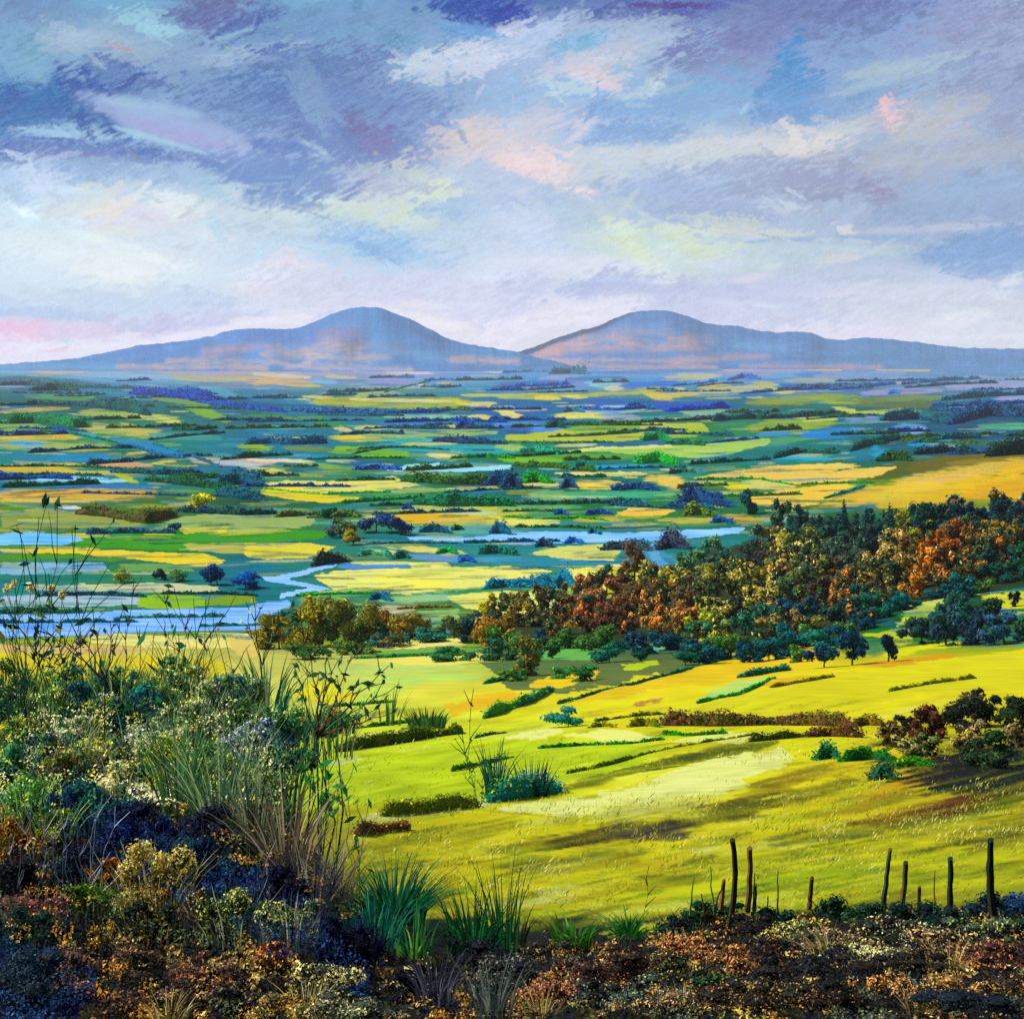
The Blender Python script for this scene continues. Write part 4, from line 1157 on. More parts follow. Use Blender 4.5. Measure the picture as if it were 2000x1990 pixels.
def blades(bag, base, n, spread_, h, width, P, lean=0.5, m=4):
    """grass blades: tapering strips that bow outwards"""
    ang = rng.uniform(0, 2 * math.pi, n); rad = spread_ * np.sqrt(rng.random(n))
    b = np.asarray(base) + np.stack([np.cos(ang) * rad, np.sin(ang) * rad * 0.6, 0 * ang], -1)
    out = np.stack([np.cos(ang), np.sin(ang), 0 * ang], -1); ln = lean * (0.25 + rng.random(n)) * (0.3 + rad / max(spread_, 1e-6))
    hh = h * rng.uniform(0.45, 1.05, n)
    side = np.stack([np.ones(n), rng.normal(0, 0.4, n), 0 * ang], -1); side = unit(side)
    t = np.linspace(0, 1, m)
    V = np.zeros((n, m, 2, 3))
    for i, ti in enumerate(t):
        c = b + np.array((0, 0, 1)) * (hh * (ti - 0.22 * ln * ti ** 2))[:, None] + out * (hh * ln * ti ** 2)[:, None]
        w = (width * (1 - 0.92 * ti ** 1.5))
        V[:, i, 0] = c - side * w / 2; V[:, i, 1] = c + side * w / 2
    k = np.arange(n * m * 2).reshape(n, m, 2)
    Fq = np.stack([k[:, :-1, 0], k[:, :-1, 1], k[:, 1:, 1], k[:, 1:, 0]], -1).reshape(-1, 4)
    C = np.repeat(P[rng.integers(len(P), size=n)] * np.exp(rng.normal(0, 0.2, (n, 1))), m * 2, 0)
    bag.add(V.reshape(-1, 3), Fq, C)

# ------------------------------------------------------------------ hedges and trees of the valley and the hillside
def hedge(pts, h, cols, label, leaf=5.0, name="hedge", cat="hedge", group=None, thick=0.9, jag=0.62, dens=3.4, flecks=None, fl=0.0):
    p = np.array(pts, float)
    seg = np.hypot(*np.diff(p, axis=0).T); L = seg.sum(); cum = np.concatenate([[0], np.cumsum(seg)])
    n = int(min(6000, max(60, dens * L * h / leaf ** 2)))
    s = rng.random(n) * L
    px = np.interp(s, cum, p[:, 0]); py = np.interp(s, cum, p[:, 1])
    d = depth(px, py); g = point(px, py, d)
    sc = d / F
    sd_ = rng.random() * 100
    prof = np.clip(1 - jag + jag * 1.7 * noise(s / (1.1 * h) + sd_, s * 0 + 1.5) + 0.25 * (noise(s / (0.35 * h) + sd_, s * 0 + 7) - 0.5), 0.15, 1.3)
    end = np.clip(np.minimum(s, L - s) / (0.5 * h), 0.15, 1) ** 0.6
    ph = rng.uniform(-0.15, 1, n); a = ph * math.pi
    H = h * sc * prof * end
    r = rng.uniform(0.75, 1.0, n)
    off_h = np.sin(np.clip(a, 0, math.pi)) * H * r; side = -np.cos(a)
    Cn = g + np.stack([rng.normal(0, 0.12, n) * h * sc, side * thick * h * sc * 0.5 * r, np.maximum(off_h, 0.03 * H)], -1)
    N = unit(np.stack([rng.normal(0, 0.5, n), side + rng.normal(0, 0.4, n), np.sin(a) * 1.1 + rng.normal(0, 0.4, n)], -1))
    k = max(3, int(L / h / 0.8)); cl = np.minimum((s / L * k + rng.normal(0, 0.3, n)).astype(int).clip(0), k - 1)
    V, Fq = leaf_quads(Cn, N, leaf * sc * rng.uniform(0.7, 1.3, n), 1.4)
    C = vivid(np.repeat(clump_colors(n, pal(cols), cl, k, 0.2, pal(flecks) if flecks else None, fl), 4, 0) * LEAF_GAIN * 1.2, 1.35)
    bag = Bag(); bag.add(V, Fq, C)
    # the dense inside of the hedge
    mS = max(4, int(L / h * 2.2)); ss = np.linspace(0.0, L, mS); hx = np.interp(ss, cum, p[:, 0]); hy = np.interp(ss, cum, p[:, 1])
    hd = depth(hx, hy); hg = point(hx, hy, hd); hsc = hd / F
    hprof = np.clip(1 - jag + jag * 1.7 * noise(ss / (1.1 * h) + sd_, ss * 0 + 1.5), 0.15, 1.3) * np.clip(np.minimum(ss, L - ss) / (0.5 * h), 0.1, 1) ** 0.6
    av = np.linspace(-0.1, 1.1, 7) * math.pi; HV = []
    for q in range(mS):
        jt = 1 + 0.12 * rng.normal(size=7)
        HV.append(hg[q] + np.stack([0 * av, -np.cos(av) * thick * h * hsc[q] * 0.40 * jt, np.sin(av) * h * hsc[q] * hprof[q] * 0.72 * jt], -1))
    HV = np.concatenate(HV); kk = np.arange(mS * 7).reshape(mS, 7)
    HF = np.stack([kk[:-1, :-1], kk[1:, :-1], kk[1:, 1:], kk[:-1, 1:]], -1).reshape(-1, 4)
    kc = np.minimum((ss / L * k).astype(int), k - 1); PC = pal(cols)
    HC = np.repeat(PC[rng.integers(len(PC), size=k)[kc]] * np.exp(rng.normal(0, .1, (mS, 1))), 7, 0)
    bag.add(HV, HF, vivid(HC * LEAF_GAIN, 1.35))
    i = int(np.argmin(np.abs(s - L / 2)))
    o = bag.build(name, M_leaf, g[i])
    return tag(o, label, cat, group)

def tree(px, py, w, h, cols, label, leaf=5.0, name="tree", cat="tree", group=None, flecks=None, fl=0.0, trunk="#3a2c20", low=0.0, dens=3.6, d=None, k=10, loose=0.35, dim=1.0, sat=1.2):
    d = float(depth(px, py)) if d is None else d
    b = point(px, py, d); sc = d / F
    root = empty(name, b); tag(root, label, cat, group)
    H = h * sc; W = w * sc
    tb = Bag(); top = b + np.array((rng.normal(0, 0.04) * W, 0, H * 0.72))
    tb.add(*tube(bend(b + np.array((0, 0, -0.03 * H)), top, 5, 0, 0.02), max(0.035 * H, 0.04), 0.010 * H, 5), lin(trunk) * 0.8)
    for q in range(4):
        z = rng.uniform(0.25, 0.5); a = b + (top - b) * z
        e = b + np.array((rng.uniform(-0.36, 0.36) * W, rng.uniform(-0.25, 0.25) * W, H * rng.uniform(0.55, 0.85)))
        tb.add(*tube(bend(a, e, 4, 0, 0.03), 0.016 * H, 0.005 * H, 4), lin(trunk) * 0.8)
    tb.build("trunk", M_bark, b, root)
    c = b + np.array((0, 0, H * (1 + low) / 2)); rz = H * (1 - low) / 2 * 1.06
    n = int(min(5000, max(50, dens * w * h * (1 - low) / leaf ** 2)))
    V, Fq, C = foliage(c, W / 2 * 1.12, W / 2 * 0.9, rz * 1.08, leaf * sc, n, pal(cols), k, pal(flecks) if flecks else None, fl, 0.3, 0.55, 0.25, 0.7, loose)
    cb = Bag(); cb.add(V, Fq, vivid(C * LEAF_GAIN * dim, sat)); cb.build("crown", M_leaf, b, root)
    return root

def conifer(px, py, w, h, cols, label, leaf=4.5, group=None):
    d = float(depth(px, py)); b = point(px, py, d); sc = d / F; H = h * sc; W = w * sc
    root = empty("conifer", b); tag(root, label, "tree", group)
    tb = Bag(); tb.add(*tube(bend(b, b + np.array((0, 0, H * 0.97)), 4, 0, 0.004), 0.025 * H, 0.003 * H, 5), lin("#2c241c")); tb.build("trunk", M_bark, b, root)
    n = int(max(90, 4.0 * w * h / leaf ** 2))
    z = 1 - np.sqrt(rng.random(n)) * 0.94; tier = np.abs(((z * 9 + rng.random()) % 1) - 0.1)
    r = (1 - z) ** 0.85 * (1.05 - 0.55 * tier) * rng.uniform(0.35, 1.0, n) * W / 2
    a = rng.uniform(0, 2 * math.pi, n); u = np.stack([np.cos(a), np.sin(a), 0 * a], -1)
    Cn = b + u * r[:, None] + np.array((0, 0, 1)) * (z * H - 0.04 * H * (r / (W / 2)))[:, None]
    V, Fq = leaf_quads(Cn, unit(u * 0.6 + np.array((0, 0, 0.8)) + 0.35 * rng.normal(size=(n, 3))), leaf * sc * rng.uniform(0.7, 1.3, n), 1.9)
    cl = (z * 5).astype(int).clip(0, 5)
    cb = Bag(); cb.add(V, Fq, np.repeat(clump_colors(n, pal(cols), cl, 6), 4, 0) * LEAF_GAIN); cb.build("crown", M_leaf, b, root)
    return root

FARG = "hedges between the far fields"
G1 = "#123f48 #0f4a50 #174a3c"; NV = "#1c4078 #1f4f8a #16345c"; TL = "#1a5a70 #1a6a70 #14506a"; DG = "#145a34 #1f5a28 #0f4a38"; OL = "#3a4a1c #4a5220 #2a3a1c"; BR = "#4a3a22 #3a3020 #5a4426"
for pts, h, cols, label in [
    ([(58, 764), (110, 762), (152, 764)], 15, "#0e4a44 #124a3a #0c3a3c", "dark green wood strip at far left below the peach field"),
    ([(0, 753), (60, 752), (140, 757), (262, 760)], 9, G1, "long dark teal hedge across far left under the horizon"),
    ([(255, 770), (300, 772), (345, 777), (420, 786)], 32, "#1b3a83 #1f4490 #182c68", "deep blue wooded knoll on the far left skyline of the fields"),
    ([(385, 786), (470, 797), (560, 806)], 12, "#22408a #1c4f8c #1a3a78", "navy hedge running down to the right from the wooded knoll"),
    ([(170, 792), (230, 800), (292, 812)], 22, "#123f45 #163a3c #1a4a48", "thick dark hedge sloping right below the blue wooded knoll"),
    ([(0, 793), (70, 791), (140, 792), (200, 797)], 10, "#1f3f4f #17383c #24484c", "dusky hedge at the left edge above a thin yellow strip"),
    ([(10, 828), (70, 826), (140, 836), (172, 834)], 26, "#0f6a44 #157a48 #0c5a40", "rich green hedge at the left edge under the thin yellow strip"),
    ([(0, 847), (60, 844), (125, 845), (235, 867)], 6, "#215a2a #2f6a2a #1a4a28", "thin green hedge curving over the yellow field at far left"),
    ([(300, 868), (360, 887), (432, 913)], 8, "#1a5f70 #175060 #1f6a74", "straight teal hedge slanting down to the pink field"),
    ([(258, 872), (320, 893), (360, 896)], 8, "#1a5f80 #1c5570 #17506a", "short blue hedge slanting beside the straight teal hedge"),
    ([(290, 860), (360, 852), (440, 846)], 8, "#2a4f48 #2f5a4c #24464a", "grey-green hedge rising right above the blue meadow strip"),
    ([(0, 912), (110, 911), (240, 916), (400, 931)], 6, "#3d5a1c #2f4a1c #4a6424", "olive hedge between two yellow strips at far left"),
    ([(0, 930), (90, 927), (200, 930)], 7, "#155a40 #1a5038 #1f6444", "low green hedge over the pale blue pond at left"),
    ([(285, 938), (340, 945), (420, 954), (470, 962)], 22, "#1f4f2a #24502c #1a4438", "dark green shaggy hedge ending at the blue strip"),
    ([(420, 948), (470, 944), (520, 950)], 34, "#1f5a70 #2a5a6a #1a4a5c", "blue-grey tree row left of the big cream field"),
    ([(420, 968), (470, 974), (520, 978)], 22, "#1a4f5c #1c5f70 #16404c", "teal hedge at the corner below the cream field's left end"),
    ([(150, 1003), (220, 1010), (290, 1022), (345, 1008)], 25, "#3f4a22 #4a4426 #343c1e #5a4a28", "thick brown-olive hedge over the pale olive field at left"),
    ([(345, 1000), (420, 1003), (470, 1006), (540, 1004)], 14, "#2a4a30 #1c2f60 #24443c", "dark hedge with navy stretch above the pale green field"),
    ([(168, 1043), (250, 1041), (342, 1042)], 12, "#155a66 #1a5068 #124a54", "dark teal hedge along the top of the vivid green field"),
    ([(540, 1010), (600, 1006), (640, 1004), (700, 1010)], 16, "#4f5a30 #3f5a38 #5a6434", "olive hedge behind the navy trees in the left middle"),
    ([(80, 1164), (180, 1162), (285, 1166)], 9, "#123f50 #16384a #1a4a58", "thin dark blue hedge over the pale flooded meadow"),
    ([(315, 1160), (420, 1160), (505, 1164)], 7, "#103a30 #16402c #0f3038", "black-green hedge line over the bright lime patches"),
    ([(0, 1198), (80, 1196), (160, 1197)], 15, "#0f5a40 #0c4a3a #146044", "dark green hedge on the upper bank of the left river"),
    ([(722, 739), (765, 738), (810, 739)], 7, "#1d5a72 #1a4f6a #24607a", "small dark hedge on the lilac far field under the gap in the hills"),
    ([(828, 744), (865, 742), (902, 743)], 5, "#2a5a86 #245080 #306490", "faint blue hedge right of the lilac far field"),
    ([(750, 767), (800, 754), (842, 745)], 4, "#3f6a40 #3a5f4a #4a7444", "fine green hedge slanting up beside the lilac field"),
    ([(560, 803), (640, 806), (760, 808), (860, 806)], 12, "#1c5a80 #1c4f8c #1f6a80", "blue hedge under the long lime-yellow far field"),
    ([(750, 826), (880, 822), (990, 826)], 9, NV, "navy hedge under the pale mint strip in mid valley"),
    ([(890, 836), (910, 834), (930, 836)], 20, NV, "small navy copse at the right end of the mint strip"),
    ([(665, 850), (720, 847), (790, 848)], 8, "#124a5a #0f4048 #1a505c", "dark hedge above the little lemon field in mid valley"),
    ([(480, 868), (530, 866), (570, 868), (640, 866)], 20, "#1d5a70 #1a5064 #24607c", "blue-green hedge with tree bumps left of the lemon field"),
    ([(845, 862), (900, 866), (990, 868)], 15, "#12395a #0f304a #1a4464", "inky blue hedge in the middle of the valley"),
    ([(700, 877), (790, 874), (880, 880)], 5, DG, "thin green hedge along the top of the apple-green field"),
    ([(690, 887), (720, 881), (745, 877)], 4, DG, "tiny hedge cutting across the apple-green field"),
    ([(600, 898), (700, 895), (790, 896)], 6, "#1a6030 #1f6a2a #1a5048", "green hedge under the apple-green field"),
    ([(690, 918), (740, 916), (785, 919)], 13, "#23568f #1c4878 #2a6098", "blue hedge beside the pale cyan pond"),
    ([(880, 896), (940, 893), (1005, 896)], 8, "#1f7f2a #2a8a28 #176a30", "bright green hedge dotted over the cream patch right of the pond"),
    ([(785, 940), (880, 945), (1005, 946)], 24, "#2f5226 #24482c #3a5a28", "broad dark olive hedge under the cyan pond"),
    ([(945, 948), (975, 946), (1012, 948)], 30, "#1c3f60 #183458 #204a68", "navy tree clump at the right end of the broad olive hedge"),
    ([(515, 955), (570, 961), (640, 967)], 4, "#5f9a14 #4a8a1c #6fa424", "lime hedge slanting through the big cream field"),
    ([(640, 964), (700, 963), (765, 962)], 4, "#4f9a30 #3f8a34 #5aa43a", "straight green hedge inside the right half of the cream field"),
    ([(660, 984), (740, 978), (830, 972)], 9, "#2a7a40 #1f6a48 #348a44", "green hedge along the foot of the big cream field"),
    ([(805, 985), (870, 988), (1005, 988)], 26, "#176a4a #105a40 #1f7450", "long deep green hedge in mid valley right of the cream field"),
    ([(785, 995), (795, 993), (808, 995)], 13, NV, "little round navy bush below the deep green hedge"),
    ([(820, 1040), (850, 1038), (882, 1042)], 17, "#1a4f60 #164458 #1f5a64", "dark bushes under the gold field in mid valley"),
    ([(882, 1036), (905, 1034)], 12, DG, "pair of small green bushes right of the dark ones under the gold field"),
    ([(955, 1042), (975, 1040), (1000, 1044)], 25, "#1c5a6c #1a4c60 #206474", "teal bush cluster on the upper river's far bank"),
    ([(715, 1063), (800, 1061), (902, 1062)], 5, "#10505a #0f4450 #165a60", "dark line of reeds along the upper river"),
    ([(610, 1106), (640, 1100), (680, 1096)], 26, "#3a3a2a #2f3a34 #444028", "brown scrub left of the blue stream head"),
    ([(700, 1086), (720, 1082), (765, 1086)], 14, "#4f8a70 #3f7a68 #5a9478", "pale green scrub beside the stream head"),
    ([(765, 1092), (790, 1088), (800, 1090)], 22, "#2f5a50 #28504c #3a6454", "grey-green bush right of the pale scrub by the stream"),
    ([(852, 1082), (872, 1078), (895, 1082)], 15, "#1f8a4a #2a9444 #187a48", "bright green bush on the small lemon field"),
    ([(895, 1098), (910, 1094), (928, 1098)], 24, "#1f4f8a #1a4478 #265a94", "blue bush right of the small lemon field"),
    ([(935, 1082), (970, 1080), (1010, 1084)], 18, "#1c5f50 #165448 #246a58", "green hedge above the big cream meadow's right end"),
    ([(945, 1150), (985, 1145), (1085, 1148)], 24, "#1f6a80 #1a5a70 #287888", "ragged teal hedge between the cream meadows"),
    ([(720, 1172), (740, 1168), (765, 1174)], 18, "#145a70 #185064 #1a6478", "teal bush under the left end of the big cream meadow"),
    ([(575, 1165), (660, 1160), (745, 1160)], 6, "#2f8a34 #287a38 #3a943a", "green hedge line along the stream's lower bank"),
    ([(775, 1190), (830, 1187), (885, 1186)], 6, "#7a5a34 #6a4c30 #86643c", "thin brown hedge over the mint green field"),
    ([(690, 1288), (780, 1283), (910, 1277)], 7, "#2f6a40 #286038 #3a7648", "dark green hedge between the two cream strips in the middle"),
    ([(980, 729), (1030, 727), (1076, 728)], 6, "#2f6a86 #28607c #367490", "blue hedge left of the dark tree island near the horizon"),
    ([(1072, 731), (1112, 730), (1152, 732)], 15, "#1d5a6a #1a5060 #246470", "dark tree island on the far plain below the hill gap"),
    ([(980, 757), (1050, 754), (1112, 751)], 8, "#1c62a0 #1a5690 #246ca8", "blue hedge in the far plain left of the pale teal field"),
    ([(1310, 755), (1360, 751), (1402, 745)], 6, "#1c5aa0 #1a5090 #2464a8", "blue hedge on the far plain under the right hill"),
    ([(1420, 744), (1450, 738), (1484, 742)], 11, "#1f5a98 #1a4e88 #2664a0", "blue tree dots on the far plain right of the yellow patch"),
    ([(1220, 799), (1245, 795), (1275, 799)], 17, "#1f5a80 #1a5070 #266488", "rounded blue-green copse in the far plain"),
    ([(1130, 800), (1200, 802), (1262, 798)], 9, "#1c4a90 #1a3f80 #2454a0", "dark blue hedge left of the rounded copse"),
    ([(1300, 804), (1380, 800), (1425, 796)], 14, "#2250b0 #1c4498 #1f5a80", "royal blue hedge right of the rounded copse"),
    ([(1100, 805), (1118, 803), (1140, 806)], 13, "#1a6a7a #165e70 #207484", "small teal bush left of the mint field"),
    ([(1066, 836), (1085, 834), (1105, 836)], 17, "#0f3f30 #0c342c #14482f", "black-green tree head at the left end of the long hedge"),
    ([(1100, 831), (1230, 827), (1400, 819)], 8, "#103f3a #0c3434 #184a40", "long black-green hedge over the wide lime field"),
    ([(1390, 823), (1440, 819), (1510, 817)], 17, "#14484a #103c44 #1a5450", "dark hedge block at the right end of the long hedge"),
    ([(1250, 862), (1280, 858), (1315, 866)], 19, "#1f7f50 #1a7048 #288a54", "green clump standing in the wide lime field"),
    ([(980, 864), (1080, 866), (1200, 864)], 5, "#3f7a30 #347034 #4a8438", "green hedge under the wide lime field"),
    ([(1360, 868), (1420, 863), (1484, 857)], 7, "#23508a #1f4678 #2a5a94", "navy hedge under the right part of the wide lime field"),
    ([(1010, 884), (1045, 882), (1090, 888)], 20, "#1f8a70 #1a7a60 #28947a", "teal-green clump left of the long pale sweep"),
    ([(1240, 906), (1285, 902), (1325, 908)], 22, "#2f8a40 #287a3c #389446", "bright green wood below the long pale sweep"),
    ([(1115, 918), (1140, 914), (1165, 918)], 19, "#1c6f60 #186254 #227a68", "teal bush above the tapering cream strip"),
    ([(1345, 908), (1420, 903), (1505, 898)], 10, "#0a4a40 #083c38 #105448", "dark hedge above the tapering gold fields"),
    ([(1305, 926), (1330, 922), (1360, 924)], 10, "#0f5a4a #0c4c44 #166450", "low green bush at the left of the gold fields"),
    ([(978, 952), (1000, 948), (1018, 952)], 34, "#15405a #12364c #1a4a64", "navy tree by the green block in mid valley"),
    ([(1018, 944), (1045, 940), (1078, 944)], 26, "#2f7f28 #287030 #368a2e", "leaf-green block of trees in mid valley"),
    ([(1095, 954), (1110, 950), (1128, 954)], 22, "#14486a #123e5a #1a5274", "round navy bush between two small gold fields"),
    ([(1195, 958), (1240, 954), (1285, 958)], 27, "#1c3f6a #18365c #224a74", "navy trees between the gold dots in mid valley"),
    ([(980, 986), (1110, 984), (1255, 982)], 11, "#0f5a3c #0c4c34 #166444", "long deep green hedge left of the blue copse"),
    ([(1355, 938), (1420, 936), (1480, 936), (1550, 948)], 5, "#2f7a30 #286c2c #388434", "thin green hedge winding through the gold fields"),
    ([(1565, 947), (1640, 944), (1710, 944)], 5, "#3a6a24 #305c24 #44742a", "straight hedge across the gold field toward the brown slope"),
    ([(1325, 985), (1360, 980), (1425, 990)], 44, "#1c4068 #183458 #24507a", "big navy copse below the gold fields"),
    ([(980, 1000), (1040, 998), (1092, 1000)], 6, "#2f5a40 #284e38 #386448", "thin hedge at the left of the egg-yellow field"),
    ([(1083, 1005), (1097, 1003), (1112, 1006)], 11, "#2a4a80 #24406e #30548a", "oval blue bush left of the egg-yellow field"),
    ([(1143, 1006), (1170, 1004), (1198, 1006)], 11, "#24457a #1f3c6a #2c4f84", "long blue bush touching the egg-yellow field"),
    ([(1335, 1007), (1365, 1004), (1402, 1008)], 27, "#6f7420 #5f6820 #7f8428 #3a5a30", "golden olive bushes in front of the big navy copse"),
    ([(1005, 1030), (1090, 1030), (1185, 1034)], 7, "#0c5a28 #0a4c28 #146430", "dark green hedge on the far bank of the right river"),
    ([(1148, 1042), (1160, 1040), (1174, 1044)], 19, "#1a5c60 #165054 #226668", "teal bush on the far bank of the right river"),
    ([(1388, 1022), (1410, 1020), (1434, 1022)], 12, "#24507f #1f446c #2c5a88", "small navy bush right of the golden olive bushes"),
    ([(1045, 1068), (1062, 1066), (1082, 1069)], 20, "#2a4058 #24364c #324a60", "dark slate bush in the right river, leftmost"),
    ([(1102, 1062), (1120, 1058), (1142, 1062)], 16, "#24608a #1f5478 #2c6a94", "low blue bush in the right river between the slate ones"),
    ([(1175, 1074), (1220, 1072), (1272, 1075)], 33, "#33404a #2b3840 #3a4a4c", "tall dark slate hedge standing at the right river"),
    ([(1280, 1074), (1305, 1068), (1345, 1072)], 40, "#33384a #2b303e #3a4250", "pointed dark slate bush right of the tall slate hedge"),
    ([(1078, 1148), (1100, 1142), (1128, 1148)], 40, "#1f6a80 #1a5a70 #287888", "teal tree clump between the two cream fields"),
    ([(980, 1010), (1060, 1014), (1130, 1012), (1190, 1018)], 6, "#4a8a3a #407c38 #54943e", "green hedge under the two oval blue bushes"),
    ([(1620, 763), (1680, 758), (1750, 750)], 9, "#2f6a98 #285e88 #3674a0", "slate blue hedge across the lilac fields at far right"),
    ([(1760, 752), (1840, 744), (1915, 740)], 8, "#2a6080 #245474 #306a8a", "blue-green hedge climbing over the lilac field at far right"),
    ([(1735, 770), (1745, 768), (1756, 770)], 17, "#3a78a8 #326c98 #4284b4", "lone blue tree on the lilac field at right"),
    ([(1840, 782), (1920, 775), (2020, 770)], 14, "#1f5a70 #1a4e62 #266478", "dark hedge across the far right lilac field"),
    ([(1820, 802), (1900, 806), (1960, 800)], 16, "#144a70 #103e60 #1a547a", "dark blue wood edge at far right under the lilac strip"),
    ([(1480, 819), (1560, 815), (1660, 811)], 13, "#14504c #104444 #1a5a54", "dark teal hedge left of the yellow cone-shaped patch"),
    ([(1720, 822), (1790, 818), (1850, 828)], 20, "#124f5c #0e4250 #185a64", "deep teal wood under the olive strip at right"),
    ([(1850, 830), (1920, 812), (2020, 816)], 34, "#10405e #0c3450 #164a68", "inky blue wood on the far right edge"),
    ([(1660, 882), (1700, 868), (1760, 858)], 14, "#0f4a40 #0c3e38 #145448", "dark shaggy hedge slanting over the vivid blue meadow"),
    ([(1510, 896), (1560, 884), (1640, 886)], 16, "#0a4a3c #083e36 #105444", "black-green hedge above the cyan strip right of centre"),
    ([(1715, 901), (1750, 900), (1782, 900)], 32, "#1c3a12 #163010 #24441a", "square dark green copse on the brow of the brown slope"),
    ([(1785, 888), (1850, 884), (1910, 884)], 18, "#0a3a40 #083034 #104448", "black hedge right of the square dark copse"),
    ([(1930, 892), (1965, 888), (2030, 886)], 40, "#0c2a1c #0a2018 #143422", "near-black copse on the brow at the right edge"),
    ([(1780, 866), (1840, 858), (1920, 856)], 14, "#145a60 #104e54 #1a6468", "teal hedge behind the near-black copse"),
    ([(1610, 975), (1640, 966), (1690, 950)], 7, "#3f7a5a #367050 #488464", "grey-green hedge rising at the left of the golden slope"),
]:
    hedge(pts, h, cols, label, leaf=4.2 if pts[0][1] < 900 else 5.0, group=FARG)

HB = [("dark blue-green", "#14506a #1a5a60 #123f48"), ("deep green", "#145a34 #1a5038 #0f4a30"), ("navy", "#1c4078 #16345c #1f4a80"), ("olive green", "#3a5a20 #2f5026 #4a5a24")]
for band, y0, y1, n_, h0, h1 in [("under the hills", 742, 785, 26, 4, 8), ("on the far plain", 790, 860, 34, 5, 11), ("on the middle plain", 865, 1015, 40, 6, 15)]:
    got = {}
    for i in range(n_):
        x = -40 + 2080 * (i + rng.random()) / n_; y = rng.uniform(y0, y1)
        if x > 1480 and y > 890: continue
        q = rng.integers(4) if y > 785 else [0, 0, 2, 0][rng.integers(4)]; got.setdefault(q, []).append((x, y, rng.uniform(60, 230)))
    for q, Ls in got.items():
        for i, (x, y, L) in enumerate(sorted(Ls)):
            tl = rng.normal(-0.02, 0.03) * L
            hedge([(x - L / 2, y - tl / 2), (x, y + rng.normal(0, 1.5)), (x + L / 2, y + tl / 2)], rng.uniform(h0, h1), HB[q][1], f"long {HB[q][0]} hedge {band}, {ordinal(i)} from the left of its colour", 4.2, group="long hedges running across the plain", jag=.8)
BELT = "bushes of the dark belt below the wood"
for px, py, w, h, cols, label in [(1030, 1290, 70, 34, "#2f6a48 #24583c #1a4a38", "low green bush at the left end of the dark belt below the rust wood"), (1190, 1292, 80, 36, "#1f5a48 #1a4a40 #2f6a50", "teal green bush in the belt under the rust trees"), (1340, 1300, 90, 40, "#1f5a44 #2a6a4c #184a3a", "broad green bush at the top of the long thin hedge"),
                                  (1400, 1290, 70, 44, "#1a4f40 #24604a #164438", "dark green bush right of the broad one at the long thin hedge"), (1145, 1330, 90, 30, "#2a5a30 #346a38 #204a2a", "flat green bush above the golden triangle's hedge"), (1250, 1290, 50, 30, "#14402f #1a4a38 #0f3428", "small black-green bush beside the lime scrap under the wood"),
                                  (1090, 1325, 60, 30, "#3a6a34 #2f5a30 #447a3c", "leaf green bush beside the small gold field under the wood"), (1480, 1278, 60, 36, "#245a4c #1c4a44 #2f6a58", "blue-green bush where the gold sweep narrows"), (1005, 1330, 60, 28, "#4a6a2c #3a5a2c #5a7a34", "olive green bush left of the small gold field under the wood")]:
    tree(px, py, w, h, cols, label, 4.6, "bush", "bush", BELT, k=9, loose=.6)
TV = "trees by the fields and rivers of the valley"
